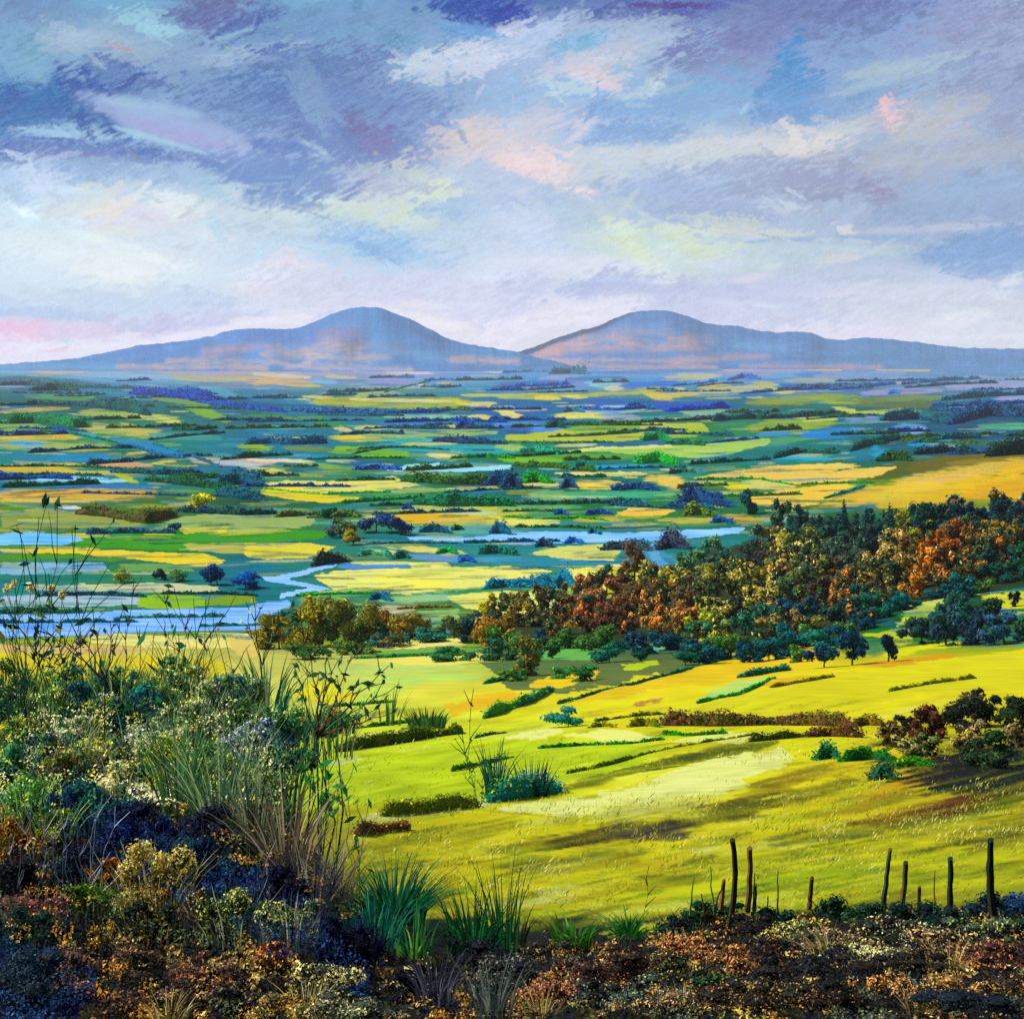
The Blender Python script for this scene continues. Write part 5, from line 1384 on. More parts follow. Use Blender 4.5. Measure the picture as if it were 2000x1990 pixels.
for px, py, w, h, cols, label, fk in [
    (635, 1012, 44, 24, "#1c5a3c #184e38 #246444", "dark green spreading tree left of the navy trees", None),
    (735, 1040, 90, 42, "#1d3f66 #1a3658 #264a70", "large navy tree beside the gold field in mid valley", None),
    (785, 1044, 56, 36, "#1d3f66 #21486e #183250", "smaller navy tree right of the large one by the gold field", None),
    (690, 1064, 48, 34, "#a8943a #8a8034 #6a6a30", "golden tree below the navy trees", None),
    (646, 1048, 32, 24, "#1d4f90 #1a4480 #265a9c", "round bright blue bush left of the golden tree", None),
    (665, 1050, 60, 40, "#4a5a38 #5a6038 #3a4a38", "olive tree behind the round bright blue bush", None),
    (425, 1142, 54, 42, "#16325c #122a4c #1c3c68", "dark navy tree over the lime patches by the left river", None),
    (315, 1132, 36, 26, "#102a40 #16344a #0f2230", "small black-blue tree left of the navy one by the lime patches", None),
    (480, 1148, 70, 40, "#1f4f88 #1a4478 #265a94", "blue tree clump left of the forked stream", None),
    (236, 1138, 44, 28, "#7a8340 #6a7438 #868e48", "olive tree on the left meadow above the river", None),
    (350, 1136, 50, 26, "#5a6a38 #4f6034 #2f7a50", "olive green bush left of the dark navy tree", None),
    (388, 996, 70, 34, "#b8b43a #a8a834 #c4c048 #7a8a34", "bright yellow tree at the left above the pale green field", None),
    (340, 1034, 26, 18, "#1a5578 #164a68 #205f84", "small blue bush above the vivid green field", None),
    (675, 1262, 96, 86, "#6b6a35 #5a6430 #3f5a2c #7a743a", "large olive tree left of the brown one in the lower middle", "#c8b048"),
    (718, 1250, 50, 60, "#2f5a30 #3a5a2c #24482c", "dark green tree squeezed against the large olive one", None),
    (615, 1262, 80, 70, "#8a8228 #7a7428 #6a6a2c #4a5a2c", "gold-flecked olive tree left of the large olive tree", "#c8a428"),
    (545, 1268, 80, 50, "#8a7a24 #7a7028 #5a6028 #4a5a30", "low ochre tree leftmost of the olive group", None),
    (745, 1244, 62, 52, "#8a6a35 #7a5a30 #96743c", "tan-brown tree right of the large olive one", None),
    (795, 1246, 60, 40, "#8a7434 #6a5a30 #7a7a3c", "ochre tree at the foot of the mint field", None),
    (955, 1215, 44, 46, "#b0a83a #9a9434 #c0b844", "yellow drooping tree at the corner of the cream field", None),
    (915, 1254, 74, 44, "#3a4428 #2f4438 #4a4a28", "dark brown tree left of the rust wood", None),
    (975, 1258, 80, 48, "#a8802a #7a6424 #5a5024 #8a6a28", "ochre tree at the left tip of the rust wood", None),
    (1022, 1320, 62, 60, "#5a6a34 #3f5a30 #8a6a34 #2f5a38", "round olive tree below the left tip of the rust wood", "#b08a3a"),
    (1080, 1285, 40, 26, "#14402c #10342a #1a4a30", "small dark bush between the green strips", None),
    (1462, 1004, 40, 62, "#1a4f50 #164448 #225a58", "dark teal tree at the right of the big navy copse", None),
    (1665, 1300, 86, 66, "#16364e #122c44 #1c4a50 #1f5a50", "dark blue tree between the two lime fields on the right", None),
    (1735, 1292, 40, 60, "#122c44 #102438 #1a3a4c", "pointed navy tree beside the orange strip", None),
    (1610, 1305, 70, 50, "#1a2f4c #16283c #1f4450", "navy bush at the end of the gold sweep", None),
    (1595, 1270, 90, 46, "#1f5f58 #1a544e #2a6a5c", "teal bush above the navy bush at the gold sweep's end", None),
    (1980, 1184, 26, 32, "#0a0e10 #10141a #0c1a12", "small black thorn bush on the lime patch at the right edge", None),
    (1110, 1420, 86, 36, "#2a6a68 #24605c #347874 #3a7a50", "blue-green bush at the left of the bright yellow mounds", None),
]:
    big = 1.3 if 480 < px < 1040 and py > 1205 else 1.0
    tree(px, py, w * big, h * big, cols, label, 5.0, "tree", "tree", TV, fk, 0.05 if fk else 0, k=7 if big == 1 else 13, low=0.0 if big == 1 else -0.2, loose=.35 if big == 1 else .8)
MID = "scrub between the left river and the wood"
for px, py, w, h, cols, label in [(530, 1250, 90, 40, "#6a6a2c #3f5a34 #8a7a28", "low ochre-green scrub at the left of the olive trees"), (580, 1240, 80, 50, "#3a5a38 #4f6a34 #24503c", "green scrub behind the gold-flecked olive tree"), (645, 1225, 90, 52, "#5a6438 #4a5a34 #2f6a54", "grey-olive scrub behind the large olive tree"), (700, 1275, 100, 36, "#2f4a2c #3a5a30 #5a6a2c", "dark scrub at the foot of the large olive tree"),
                                  (770, 1262, 100, 40, "#6a5430 #4a4a2c #2f5a54", "brown scrub below the tan-brown tree"), (845, 1252, 110, 34, "#1f5a60 #2a6a5c #3a5a34", "blue-green scrub below the mint field"), (900, 1238, 90, 44, "#4a4428 #5a5a2c #2f4a38", "brown-green scrub left of the yellow drooping tree"), (590, 1288, 110, 32, "#3a5a2c #5a6a2c #2a4a30", "dark green scrub under the gold-flecked olive tree"),
                                  (960, 1290, 110, 38, "#2f5a3c #3a4a2c #24503c", "dark green scrub under the ochre tree at the wood's tip"), (880, 1290, 90, 26, "#2f6a3c #24583c #4a6a34", "green scrub at the end of the second cream strip")]:
    tree(px, py, w, h, cols, label, 4.8, "bush", "bush", MID, k=12, low=-.2, loose=.9)

# the conifer row and the wood on the right hillside
for px, py, w, h, i in [(1648, 1062, 40, 88, 0), (1692, 1064, 34, 74, 1), (1738, 1066, 42, 84, 2), (1792, 1062, 36, 82, 3), (1560, 1062, 36, 66, 4), (1600, 1066, 34, 62, 5)]:
    conifer(px, py, w, h, "#0f4038 #0c3430 #145040 #0e3a44", ["tallest dark conifer at the left of the spires against the gold slope", "slim conifer right of the tallest one on the gold slope", "broad pointed conifer in the middle of the row against the gold slope",
            "last pointed conifer at the right of the row against the gold slope", "shorter blunt conifer at the left end of the conifer row", "short conifer just left of the tallest one"][i], 4.5, "conifers along the top of the hillside wood")

WOOD = np.array([(880, 1240), (930, 1215), (1050, 1190), (1180, 1155), (1250, 1130), (1290, 1125), (1330, 1112), (1450, 1098), (1500, 1062), (1510, 1036), (1560, 1040), (1640, 1045), (1720, 1040), (1800, 1036), (1860, 1020), (1920, 1010), (2070, 1012), (2070, 1142), (1990, 1146), (1920, 1152), (1840, 1164), (1740, 1184), (1700, 1215), (1670, 1240), (1600, 1256), (1520, 1258), (1440, 1272), (1380, 1284), (1300, 1262), (1250, 1254), (1100, 1250), (1000, 1252)], float)
NODES = """1480 1020 #0f4a48 #14544c|1560 1030 #0c3f3c #124840|1640 1040 #0a3a34 #10443a|1720 1040 #0d3f33 #14482f|1800 1030 #123f30 #1c4a2c|1900 1010 #0c2c44 #0a2434|1990 1010 #0c2c40 #10343c|1350 1080 #4f8450 #5f8a58|1400 1060 #3a6a48 #4a7a50|1450 1060 #2a6a58 #3a7a60
1450 1100 #1f5a58 #2a6a60|1310 1125 #8a9a38 #c8a82a|1480 1090 #33302c #40382c|1540 1080 #8a7a28 #d8c070|1570 1070 #6a7a28 #a89a40|1450 1130 #7a7a20 #9a8a28|1500 1150 #d0a850 #c8b048|1470 1165 #c8b050 #9a9a40|1390 1170 #8a8a3a #a8a048|1600 1080 #4a5a38 #3f4a40
1620 1120 #5a3a20 #6a4426|1590 1110 #8a9040 #6a7034|1600 1140 #42301f #503a24|1680 1080 #3a5a48 #344a40|1700 1060 #202a2a #1c2430|1760 1050 #7a7a10 #8a8420|1820 1060 #8a5010 #9a5c18|1850 1090 #c06a1c #b8661a|1800 1110 #d08020 #c87a20|1760 1110 #9a7a30 #a8843a|1730 1100 #b89a50 #8a7a34
1700 1130 #6a5a20 #5a5020|1720 1160 #4a4424 #3f3c20|1870 1120 #33301a #44401e|1860 1140 #3a3a1c #2c3418|1940 1050 #7a6818 #8a6a1c|1920 1070 #a86a1c #7a5a1c|1950 1100 #0c3f3c #104440|1990 1130 #0a4a10 #124a18|1640 1170 #c07a30 #b86a2a|1600 1170 #3a3020 #44381f|1680 1190 #12403c #164a40
1690 1220 #0f4a20 #14502c|1240 1160 #5a4020 #6a4a26|1190 1185 #6a4a28 #7a5430|1150 1200 #c87034 #b8642c|1110 1215 #c08038 #a8702c|1180 1225 #4a3020 #5a3820|1210 1200 #7a4a28 #a06030|1260 1205 #d89444 #c8843a|1285 1215 #d08838 #a85a24|1320 1190 #6a4a28 #5a4424|1330 1220 #8a6430 #a87a38
1060 1200 #4a4a28 #5a5428|1010 1225 #7a6a20 #8a7424|940 1232 #4a4426 #3a4428|1060 1235 #a88a34 #8a8030|1380 1215 #9aa428 #8a9a28|1400 1185 #b0a850 #c8c078|1430 1190 #2a3020 #24382c|1450 1220 #2a6a4a #34744c|1540 1195 #123a50 #14405a|1500 1200 #1c4a44 #245a4c|1545 1230 #9a7a38 #8a6a34|1400 1250 #a8a038 #8a9034
1350 1150 #5a4a28 #4a4428|1600 1235 #4a7a38 #547f40|1350 1255 #2a6a40 #1f5a38|1460 1255 #2a5a44 #1f4a3c|1650 1130 #5a4428 #4a3a22|1560 1150 #6a7a38 #4a6a40|1270 1250 #2f5a34 #24502f|1150 1245 #2a5a44 #1f4a40"""
ND = []
for q in NODES.replace('\n', '|').split('|'):
    v = q.split(); ND.append((float(v[0]), float(v[1]), v[2] + ' ' + v[3]))
NDX = np.array([(a, b) for a, b, c in ND])
def hue_name(h):
    r, g, b = [int(h[i:i + 2], 16) for i in (1, 3, 5)]
    m = max(r, g, b)
    if m < 72: return "near-black" if m < 60 else "very dark green"
    if b >= g * 0.85 and b > r * 1.3: return "dark blue-green"
    if r > 150 and r > 1.35 * g: return "rust-orange" 
    if r > 140 and g > 0.66 * r and g < 0.98 * r: return "golden tan"
    if r > g * 1.18: return "russet brown"
    if g > r * 1.25: return "deep green" if g < 105 else "fresh green"
    return "olive"
spots = []
y = 1008.0
while y < 1290:
    s = 19 + 0.035 * (y - 1000)
    x = 880 + rng.uniform(0, 30)
    while x < 2050:
        xx = x + rng.normal(0, 6); yy = y + rng.normal(0, 5)
        if inside(np.array([xx]), np.array([yy]), WOOD)[0]: spots.append((xx, yy))
        x += s * rng.uniform(1.5, 2.1)
    y += s * 0.86
byk = {}
for (x, y) in spots:
    dd = np.hypot((NDX[:, 0] - x) / 1.5, NDX[:, 1] - (y - 22)); i = int(np.argmin(dd + rng.uniform(0, 9, len(dd))))
    byk.setdefault(hue_name(ND[i][2].split()[0]), []).append((x, y, ND[i][2]))
for kind, L in byk.items():
    L.sort()
    for i, (x, y, c) in enumerate(L):
        bright = kind in ("golden tan", "rust-orange", "olive")
        where = "topmost rows" if False else "hillside wood"
        lab = (f"{kind} tree in the right {where}, {ordinal(i)} from the left of its colour" if len(L) > 1 else f"only {kind} tree in the right hillside wood")
        nb = ND[int(np.argsort(np.hypot((NDX[:, 0] - x) / 1.5, NDX[:, 1] - (y - 22)))[rng.integers(1, 4)])][2].split()[0]
        tree(x, y, rng.uniform(46, 80), rng.uniform(40, 66), c + " " + c.split()[0] + " " + nb + (" #3a4a24 #24422a #2a4a34" if bright else " #1f4a34"), lab, 4.4, "tree", "tree", "trees of the hillside wood", "#e8c878 #c89040" if bright else None, 0.05 if bright else 0, k=13, dens=3.6, low=-0.12, loose=0.9, dim=1.0, sat=1.05)
EDGE = [("#1f5a3c #24684a #1a4a40", "green"), ("#14484a #1a5a58 #103c48", "teal"), ("#3a5a28 #4a6a30 #2a4a28", "olive green"), ("#163a44 #1c4a50 #122c40", "blue-black")]
got = {}
for x, y in [(930, 1262), (985, 1268), (1045, 1262), (1095, 1270), (1140, 1262), (1185, 1272), (1235, 1266), (1275, 1276), (1310, 1270), (1345, 1290), (1385, 1294), (1420, 1282), (1455, 1286), (1495, 1268), (1530, 1274), (1570, 1266), (1615, 1268), (1650, 1252), (1690, 1236), (1715, 1212), (1745, 1198), (1780, 1186), (1830, 1176), (1875, 1170), (1920, 1164), (1505, 1290), (1560, 1288), (1440, 1262), (1700, 1196)]:
    got.setdefault(int(rng.integers(4)), []).append((x, y))
for q, Ls in got.items():
    for i, (x, y) in enumerate(sorted(Ls)):
        tree(x + rng.normal(0, 6), y + rng.normal(0, 4), rng.uniform(50, 90), rng.uniform(26, 52), EDGE[q][0], f"{EDGE[q][1]} bush along the wood's lower edge, {ordinal(i)} from the left of its colour", 4.6, "bush", "bush", "bushes along the lower edge of the hillside wood", k=11, low=-.2, loose=.9, dim=1.15)
# the dark trees below the wood at the right edge
for px, py, w, h, c, label in [(1850, 1262, 90, 84, "#123a5c #17485c #1a5a50", "broad dark blue tree right of the lime field at the right"), (1905, 1258, 84, 70, "#143050 #12405c #0f3848", "inky tree next to the broad dark blue one"), (1800, 1258, 80, 52, "#1a4a40 #1f5a44 #16384c", "dark green bush at the foot of the lime field"),
                            (1962, 1256, 90, 60, "#1a5a7a #1c4a5c #24688a", "blue tree at the right edge below the lime patch"), (1880, 1216, 80, 62, "#1a6a50 #1c5a48 #145040", "green tree behind the inky one at the right"), (1940, 1222, 70, 50, "#1a4a34 #14402c #245a3c", "dark green tree behind the blue tree at the right edge"), (1835, 1222, 60, 46, "#1f7a60 #1a6a54 #228068", "teal tree touching the lime field's right side"), (2000, 1250, 60, 46, "#1a4a30 #1f5a38 #143c28", "green bush cut by the right edge below the lime patch")]:
    tree(px, py, w, h, c, label, 5, "tree", "tree", "dark trees below the wood at the right edge", k=15, loose=.95, low=-.15, dim=.72, sat=.85)

HSG = "hedges across the yellow hillside"
for pts, h, cols, label, lf, fk, f_ in [
    ([(1088, 1374), (1180, 1350), (1300, 1320), (1400, 1292), (1492, 1270)], 7, "#155a40 #124c3a #1c6448", "long thin green hedge along the top of the gold sweep", 5, None, 0),
    ([(1440, 1322), (1490, 1316), (1545, 1310)], 15, "#2a5a48 #24504a #346450", "grey-green hedge above the pale green sliver", 5, None, 0),
    ([(1360, 1373), (1440, 1356), (1480, 1340), (1516, 1324)], 8, "#1f7a40 #1a6c3c #288448", "bright green hedge under the pale green sliver", 5, None, 0),
    ([(1150, 1424), (1180, 1421), (1205, 1424)], 18, "#5a5a20 #4a5020 #6a6428", "small olive hedge left of the long maroon one", 5, None, 0),
    ([(1225, 1424), (1260, 1421), (1290, 1424)], 20, "#5f5a20 #3f5a20 #6a6428", "small olive hedge touching the long maroon hedge", 5, None, 0),
    ([(1290, 1420), (1400, 1418), (1500, 1414), (1600, 1416), (1665, 1420)], 36, "#4a3a26 #3f3026 #5a4a2a #55402c #4f5a24", "long maroon-brown hedge across the yellow hillside", 5, "#8a7a34 #2f6a2c", .08),
    ([(1575, 1442), (1620, 1440), (1685, 1442)], 36, "#4a3420 #5a4424 #3f3020", "brown hedge end stepping down from the long maroon hedge", 5, "#8a7a34", .06),
    ([(1290, 1436), (1340, 1438), (1420, 1434)], 12, "#2a5a2a #347030 #245024", "green fringe under the left of the long maroon hedge", 5, None, 0),
    ([(1460, 1452), (1520, 1446), (1595, 1440)], 18, "#3a4a20 #2f5a26 #4a5024", "low dark green hedge right of the cream field", 5, None, 0),
    ([(655, 1468), (740, 1455), (840, 1440), (905, 1432)], 26, "#4a5a18 #3f5020 #5a5a1c #3a4418", "dark olive hedge under the pale cream strip in the middle", 5, None, 0),
    ([(945, 1402), (1000, 1386), (1082, 1350)], 22, "#4a7a3a #3a6a44 #2f5f4c", "green hedge slanting up right of the golden triangle", 5, None, 0),
    ([(742, 1592), (830, 1585), (935, 1574)], 34, "#5a6420 #4f5a20 #6a6a24 #3f5024", "shaggy olive hedge left of the tall green sapling", 5, "#c8b850", .06),
    ([(950, 1568), (1020, 1560), (1100, 1548)], 48, "#2f6a48 #4a6a30 #24586a #6a6a28", "reedy teal hedge right of the tall green sapling", 5, "#c8b850", .05),
    ([(690, 1634), (740, 1626), (800, 1618)], 34, "#4a3420 #5a3a2a #3f3028 #5f4a2c", "brown heathery hedge at the left of the pale slope", 5, "#a88a5a", .06),
    ([(1590, 1486), (1612, 1480), (1640, 1482)], 38, "#2f5a3a #285034 #3a6a48", "round green bush at the end of the pale field", 5, None, 0),
    ([(1640, 1490), (1690, 1484), (1745, 1486)], 26, "#2a5a20 #245024 #34642a", "dark green hedge right of the round green bush", 5, None, 0),
    ([(1700, 1524), (1722, 1520), (1748, 1522)], 52, "#2a4a34 #24402f #34543c", "upright dark green bush below the dark hedge", 5, None, 0),
    ([(1740, 1502), (1780, 1498), (1820, 1500)], 34, "#3a6a20 #30602a #447428", "leaf-green bush right of the upright dark bush", 5, "#c8b850", .05),
    ([(880, 1504), (940, 1492), (1005, 1480)], 9, "#3a5a20 #4a6424 #2a4a24", "thin olive hedge right of the tall green sapling's tip", 5, None, 0),
    ([(1050, 1462), (1140, 1456), (1230, 1454), (1300, 1444)], 8, "#2a6a2c #1f5a30 #3a7a30", "thin green hedge under the pale cream mounds", 5, None, 0),
    ([(1105, 1512), (1260, 1474), (1390, 1450), (1480, 1436)], 8, "#5a6420 #4a5a20 #3a4a20", "long olive hedge line over the big pale field", 5, None, 0),
    ([(690, 1426), (780, 1414), (870, 1406)], 12, "#4a6a24 #3a5a28 #5a7430", "broken green hedge behind the fringe of grass", 5, None, 0),
    ([(925, 1444), (960, 1436), (990, 1432)], 10, "#3a5a28 #2a4a24 #4a6a30", "short hedge left of the first cream mound", 5, None, 0),
    ([(1160, 1412), (1230, 1402), (1300, 1396)], 10, "#4a5a20 #5a5a24 #3a4a20", "olive hedge above the small olive ones on the hillside", 5, None, 0),
    ([(1505, 1342), (1560, 1334), (1630, 1322)], 9, "#6a6a24 #5a5a20 #7a6a28", "khaki hedge below the right end of the gold sweep", 5, None, 0),
    ([(630, 1384), (700, 1378), (770, 1372)], 10, "#3a6a34 #2a5a34 #4a7a3c", "green hedge right of the large red and green sapling", 5, None, 0),
    ([(1735, 1352), (1820, 1336), (1905, 1324)], 9, "#7a7a28 #6a6a24 #5a6a28", "dry hedge line above the right thicket", 5, None, 0),
    ([(945, 1336), (1000, 1326), (1050, 1316)], 12, "#2f6a40 #24583a #3a7a48", "green hedge over the golden triangle", 5, None, 0),
    ([(1660, 1420), (1690, 1416), (1730, 1418)], 20, "#5a4a28 #4a3a24 #6a5a2c", "brown hedge linking the maroon hedge to the right thicket", 5, None, 0),
]:
    hedge(pts, h, cols, label, lf, group=HSG, flecks=fk, fl=f_, dens=4.0)
for px, py, w, h, cols, label, fk in [
    (1738, 1452, 60, 52, "#a07a20 #8a6a20 #b08a2c", "golden-brown bush leftmost of the thicket on the right hillside", None),
    (1764, 1420, 34, 34, "#2a1c28 #241820 #342430", "tiny plum-black bush over the golden-brown bush", None),
    (1815, 1434, 74, 62, "#5a2f1c #6a3a20 #4a2a1c #7a3020", "russet red bush in the thicket on the right hillside", "#a04a28"),
    (1905, 1412, 110, 70, "#18281f #14202a #24381c #101c20", "large near-black bush in the thicket on the right hillside", "#4a6a2c"),
    (1975, 1416, 90, 60, "#2a4a1c #345420 #24401c", "dark green bush at the right edge above the tan bush", None),
    (1900, 1372, 48, 34, "#8a7a48 #7a6a40 #9a8a54", "pale tan bush on top of the large near-black one", None),
    (1880, 1462, 50, 40, "#d8b020 #c8a424 #e0bc34", "bright yellow gorse bush in the right thicket", None),
    (1902, 1448, 60, 52, "#b09a50 #a08a48 #c0aa60", "sandy bush behind the bright yellow gorse", None),
    (1785, 1470, 90, 52, "#7a8a2c #9a9a34 #5a6a2a #c8b83c", "light olive scrub below the russet red bush", "#d8c850"),
    (1930, 1492, 120, 60, "#1f4a1c #24401f #2a5422 #183818", "spreading deep green bush at the lower right of the thicket", "#6a8a3c"),
    (1990, 1450, 60, 60, "#a89040 #8a7a3a #b8a04c", "tan bush cut by the right edge in the thicket", None),
]:
    tree(px, py + 6, w * 1.2, h * 1.02, cols + ' #2a2a18 #24301c', label, 5, "bush", "bush", "bushes of the thicket on the right hillside", fk, .08 if fk else 0, low=-0.22, k=16, loose=1.0, dim=.6, sat=.85)
# ------------------------------------------------------------------ the near bank: scrub, grasses, stems, posts
FD = ([1150, 1300, 1400, 1500, 1600, 1700, 1800, 1900, 1990, 2100], [30, 25, 21, 17.5, 14.5, 12.2, 10.4, 9.0, 7.9, 6.8])
def near_d(px, cy):
    """distance of what grows on the bank: the thicket at the left stands up, the right bank hugs the ground"""
    a = float(np.interp(cy, *FD)); b = float(depth(px, cy + 12))
    t = float(sstep(620, 900, px)); return math.exp(math.log(a) * (1 - t) + math.log(b) * t)
def drop(px, d): return point(px, ground_py(px, d), d)

# uncountable ground cover between the single shrubs
bank = np.array([(-260, 1350), (0, 1345), (110, 1360), (250, 1350), (340, 1345), (470, 1365), (545, 1420), (570, 1500), (545, 1580), (600, 1640), (650, 1700), (720, 1810), (860, 1868), (1000, 1868), (1100, 1852), (1300, 1812), (1345, 1786), (1500, 1786), (1600, 1775), (1750, 1772), (1850, 1770), (2010, 1765), (2260, 1765), (2260, 2080), (-260, 2080)], float)
def cover(n, leaf, cols, flk, fl, back, name, label=None):
    X = rng.uniform(-260, 2260, 4 * n); Y = rng.uniform(1340, 2080, 4 * n)
    m = inside(X, Y, bank); X = X[m][:n]; Y = Y[m][:n]; n = len(X)
    nd = np.array([near_d(x, y) for x, y in zip(X, Y)]) * back
    gp = np.array([depth(x, y) for x, y in zip(X, Y)])
    d = np.minimum(nd, gp * 0.985)
    Cn = point(X, Y, d)
    N = unit(rng.normal(size=(n, 3)) * 0.7 + np.array((-0.2, -0.5, 0.6)))
    V, Fq = leaf_quads(Cn, N, leaf * d / F * rng.uniform(0.6, 1.4, n), 1.8)
    z = noise(X / 60 + 3, Y / 38); z2 = noise(X / 26 + 9, Y / 20); z3 = noise(X / 110 + 40, Y / 70)
    band_ = np.abs((X - 180) * 0.447 - (Y - 1600) * 0.894) < 62 * (0.6 + 0.8 * z); band_ &= (X > 120) & (X < 720)  # diagonal strip where a blue-black shadow is painted into the leaf colours
    band_ |= np.hypot((X - 0) / 190, (Y - 1960) / 130) < 0.75 + 0.4 * z
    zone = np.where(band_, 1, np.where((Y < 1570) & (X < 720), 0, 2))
    C = np.zeros((n, 3))
    for q, (cs, fs, fq) in enumerate([("#1f5a44 #14405a #2f6a4c #4a7a3c #184a4c #7a8a3c #3a5a2c", "#f0e8b0 #d8d050 #e8dc9c #a8c060", fl * 1.3), ("#0c1030 #10183c #0c2440 #10305a", "#2a3a6a #2a5a7c", fl * .5), ("#2e2a16 #1c2a18 #10182c #3a2a18 #141c34 #3a341c #1a2a24 #101420", flk, fl)]):  # navy tones in the last mix paint shadow between the clumps
        P = pal(cs); m = zone == q; k = m.sum()
        Cq = P[np.clip((z[m] * len(P) * 1.4 - 0.2 * len(P) + rng.normal(0, 0.8, k)).astype(int), 0, len(P) - 1)] * np.exp(rng.normal(0, 0.25, (k, 1)))
        fk = pal(fs); f = rng.random(k) < fq * 2.2 * sstep(0.35, 0.75, z2[m])
        Cq[f] = fk[np.clip((z3[m][f] * len(fk) * 1.4 - 0.2 * len(fk) + rng.normal(0, .4, f.sum())).astype(int), 0, len(fk) - 1)] * np.exp(rng.normal(0, 0.15, (f.sum(), 1)))
        C[m] = Cq
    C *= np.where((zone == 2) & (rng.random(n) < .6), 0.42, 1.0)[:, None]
    o = build(name, V, Fq, np.repeat(C, 4, 0) * LEAF_GAIN, M_leaf)
    return tag(o, kind="stuff")
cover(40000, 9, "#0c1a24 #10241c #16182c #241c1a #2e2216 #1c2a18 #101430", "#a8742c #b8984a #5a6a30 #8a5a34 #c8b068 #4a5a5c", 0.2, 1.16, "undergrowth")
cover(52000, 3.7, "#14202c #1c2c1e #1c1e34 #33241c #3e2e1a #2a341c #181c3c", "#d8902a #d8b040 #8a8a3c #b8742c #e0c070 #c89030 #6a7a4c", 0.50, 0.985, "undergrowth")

NEAR = 0.7; DUSK = 0.45
def shrub(px, cy, w, h, cols, label, flecks=None, fl=0.0, leaf=4.6, dens=3.4, name="bush", cat="bush", group=None, k=17, stems=5, stemc="#3a3024", d=None, spikes=0, fill=0.45, loose=0.9):
    d = near_d(px, cy) if d is None else d
    g = drop(px, d); sc = d / F; c = point(px, cy, d)
    if c[2] - g[2] < 0.2 * h * sc: g = c - np.array((0, 0, 0.45 * h * sc))
    root = empty(name, g); tag(root, label, cat, group)
    n = int(max(60, dens * w * h / leaf ** 2))
    V, Fq, C = foliage(c, w / 2 * sc * 1.15, w / 2 * sc * 0.75, h / 2 * sc * 1.15, leaf * sc, n, (np.concatenate([pal(cols), pal('#7a8a3c #4a7a44')]) if cy < 1540 and px < 600 else pal(cols)) * (0.9 if cy < 1600 else NEAR), k, pal(flecks) * (1.15 if cy < 1780 else np.array((1.05, 0.92, 0.62))) if flecks else None, fl * (1.4 if cy < 1600 else 0.85), 0.38, fill, 0.1, 0.55, loose)
    if cy > 1780: C = C * np.array((1.0, 1.06, 0.72))
    if cy > 1800: dk = DUSK * (C.max(1, keepdims=True) < 0.22); C = C * (1 - dk) + dk * (C.mean(1, keepdims=True) * 0.8 * np.array((0.45, 0.85, 1.05)))  # darker leaves low on the bank tinted blue-black as painted shadow
    b = Bag(); b.add(V, Fq, vivid(C * LEAF_GAIN, 0.8 if cy > 1830 else 1.1))
    if d > 7 and px < 900 and cy < 1860:
        ps = np.concatenate([pal(cols) * 0.8, pal(cols)[:2] * 1.6, pal(flecks)[:1] * 0.7]) if flecks else pal(cols)
        blades(b, c - np.array((0, 0, h * 0.45 * sc)), int(w * 0.7), w * 0.5 * sc, h * 0.95 * sc, 3.2 * sc, ps * LEAF_GAIN, 0.45)
    b.build("foliage", M_leaf, g, root)
    s = Bag()
    for q in range(stems):
        e = c + np.array((rng.uniform(-.4, .4) * w, rng.uniform(-.2, .2) * w, rng.uniform(-.1, .42) * h)) * sc
        s.add(*tube(bend(g + np.array((rng.normal(0, .05) * w * sc, 0, -0.03)), e, 5, rng.normal(0, .15), 0.03), 2.6 * sc, 0.9 * sc, 4), lin(stemc))
    s.build("stem", M_bark, g, root)
    return root

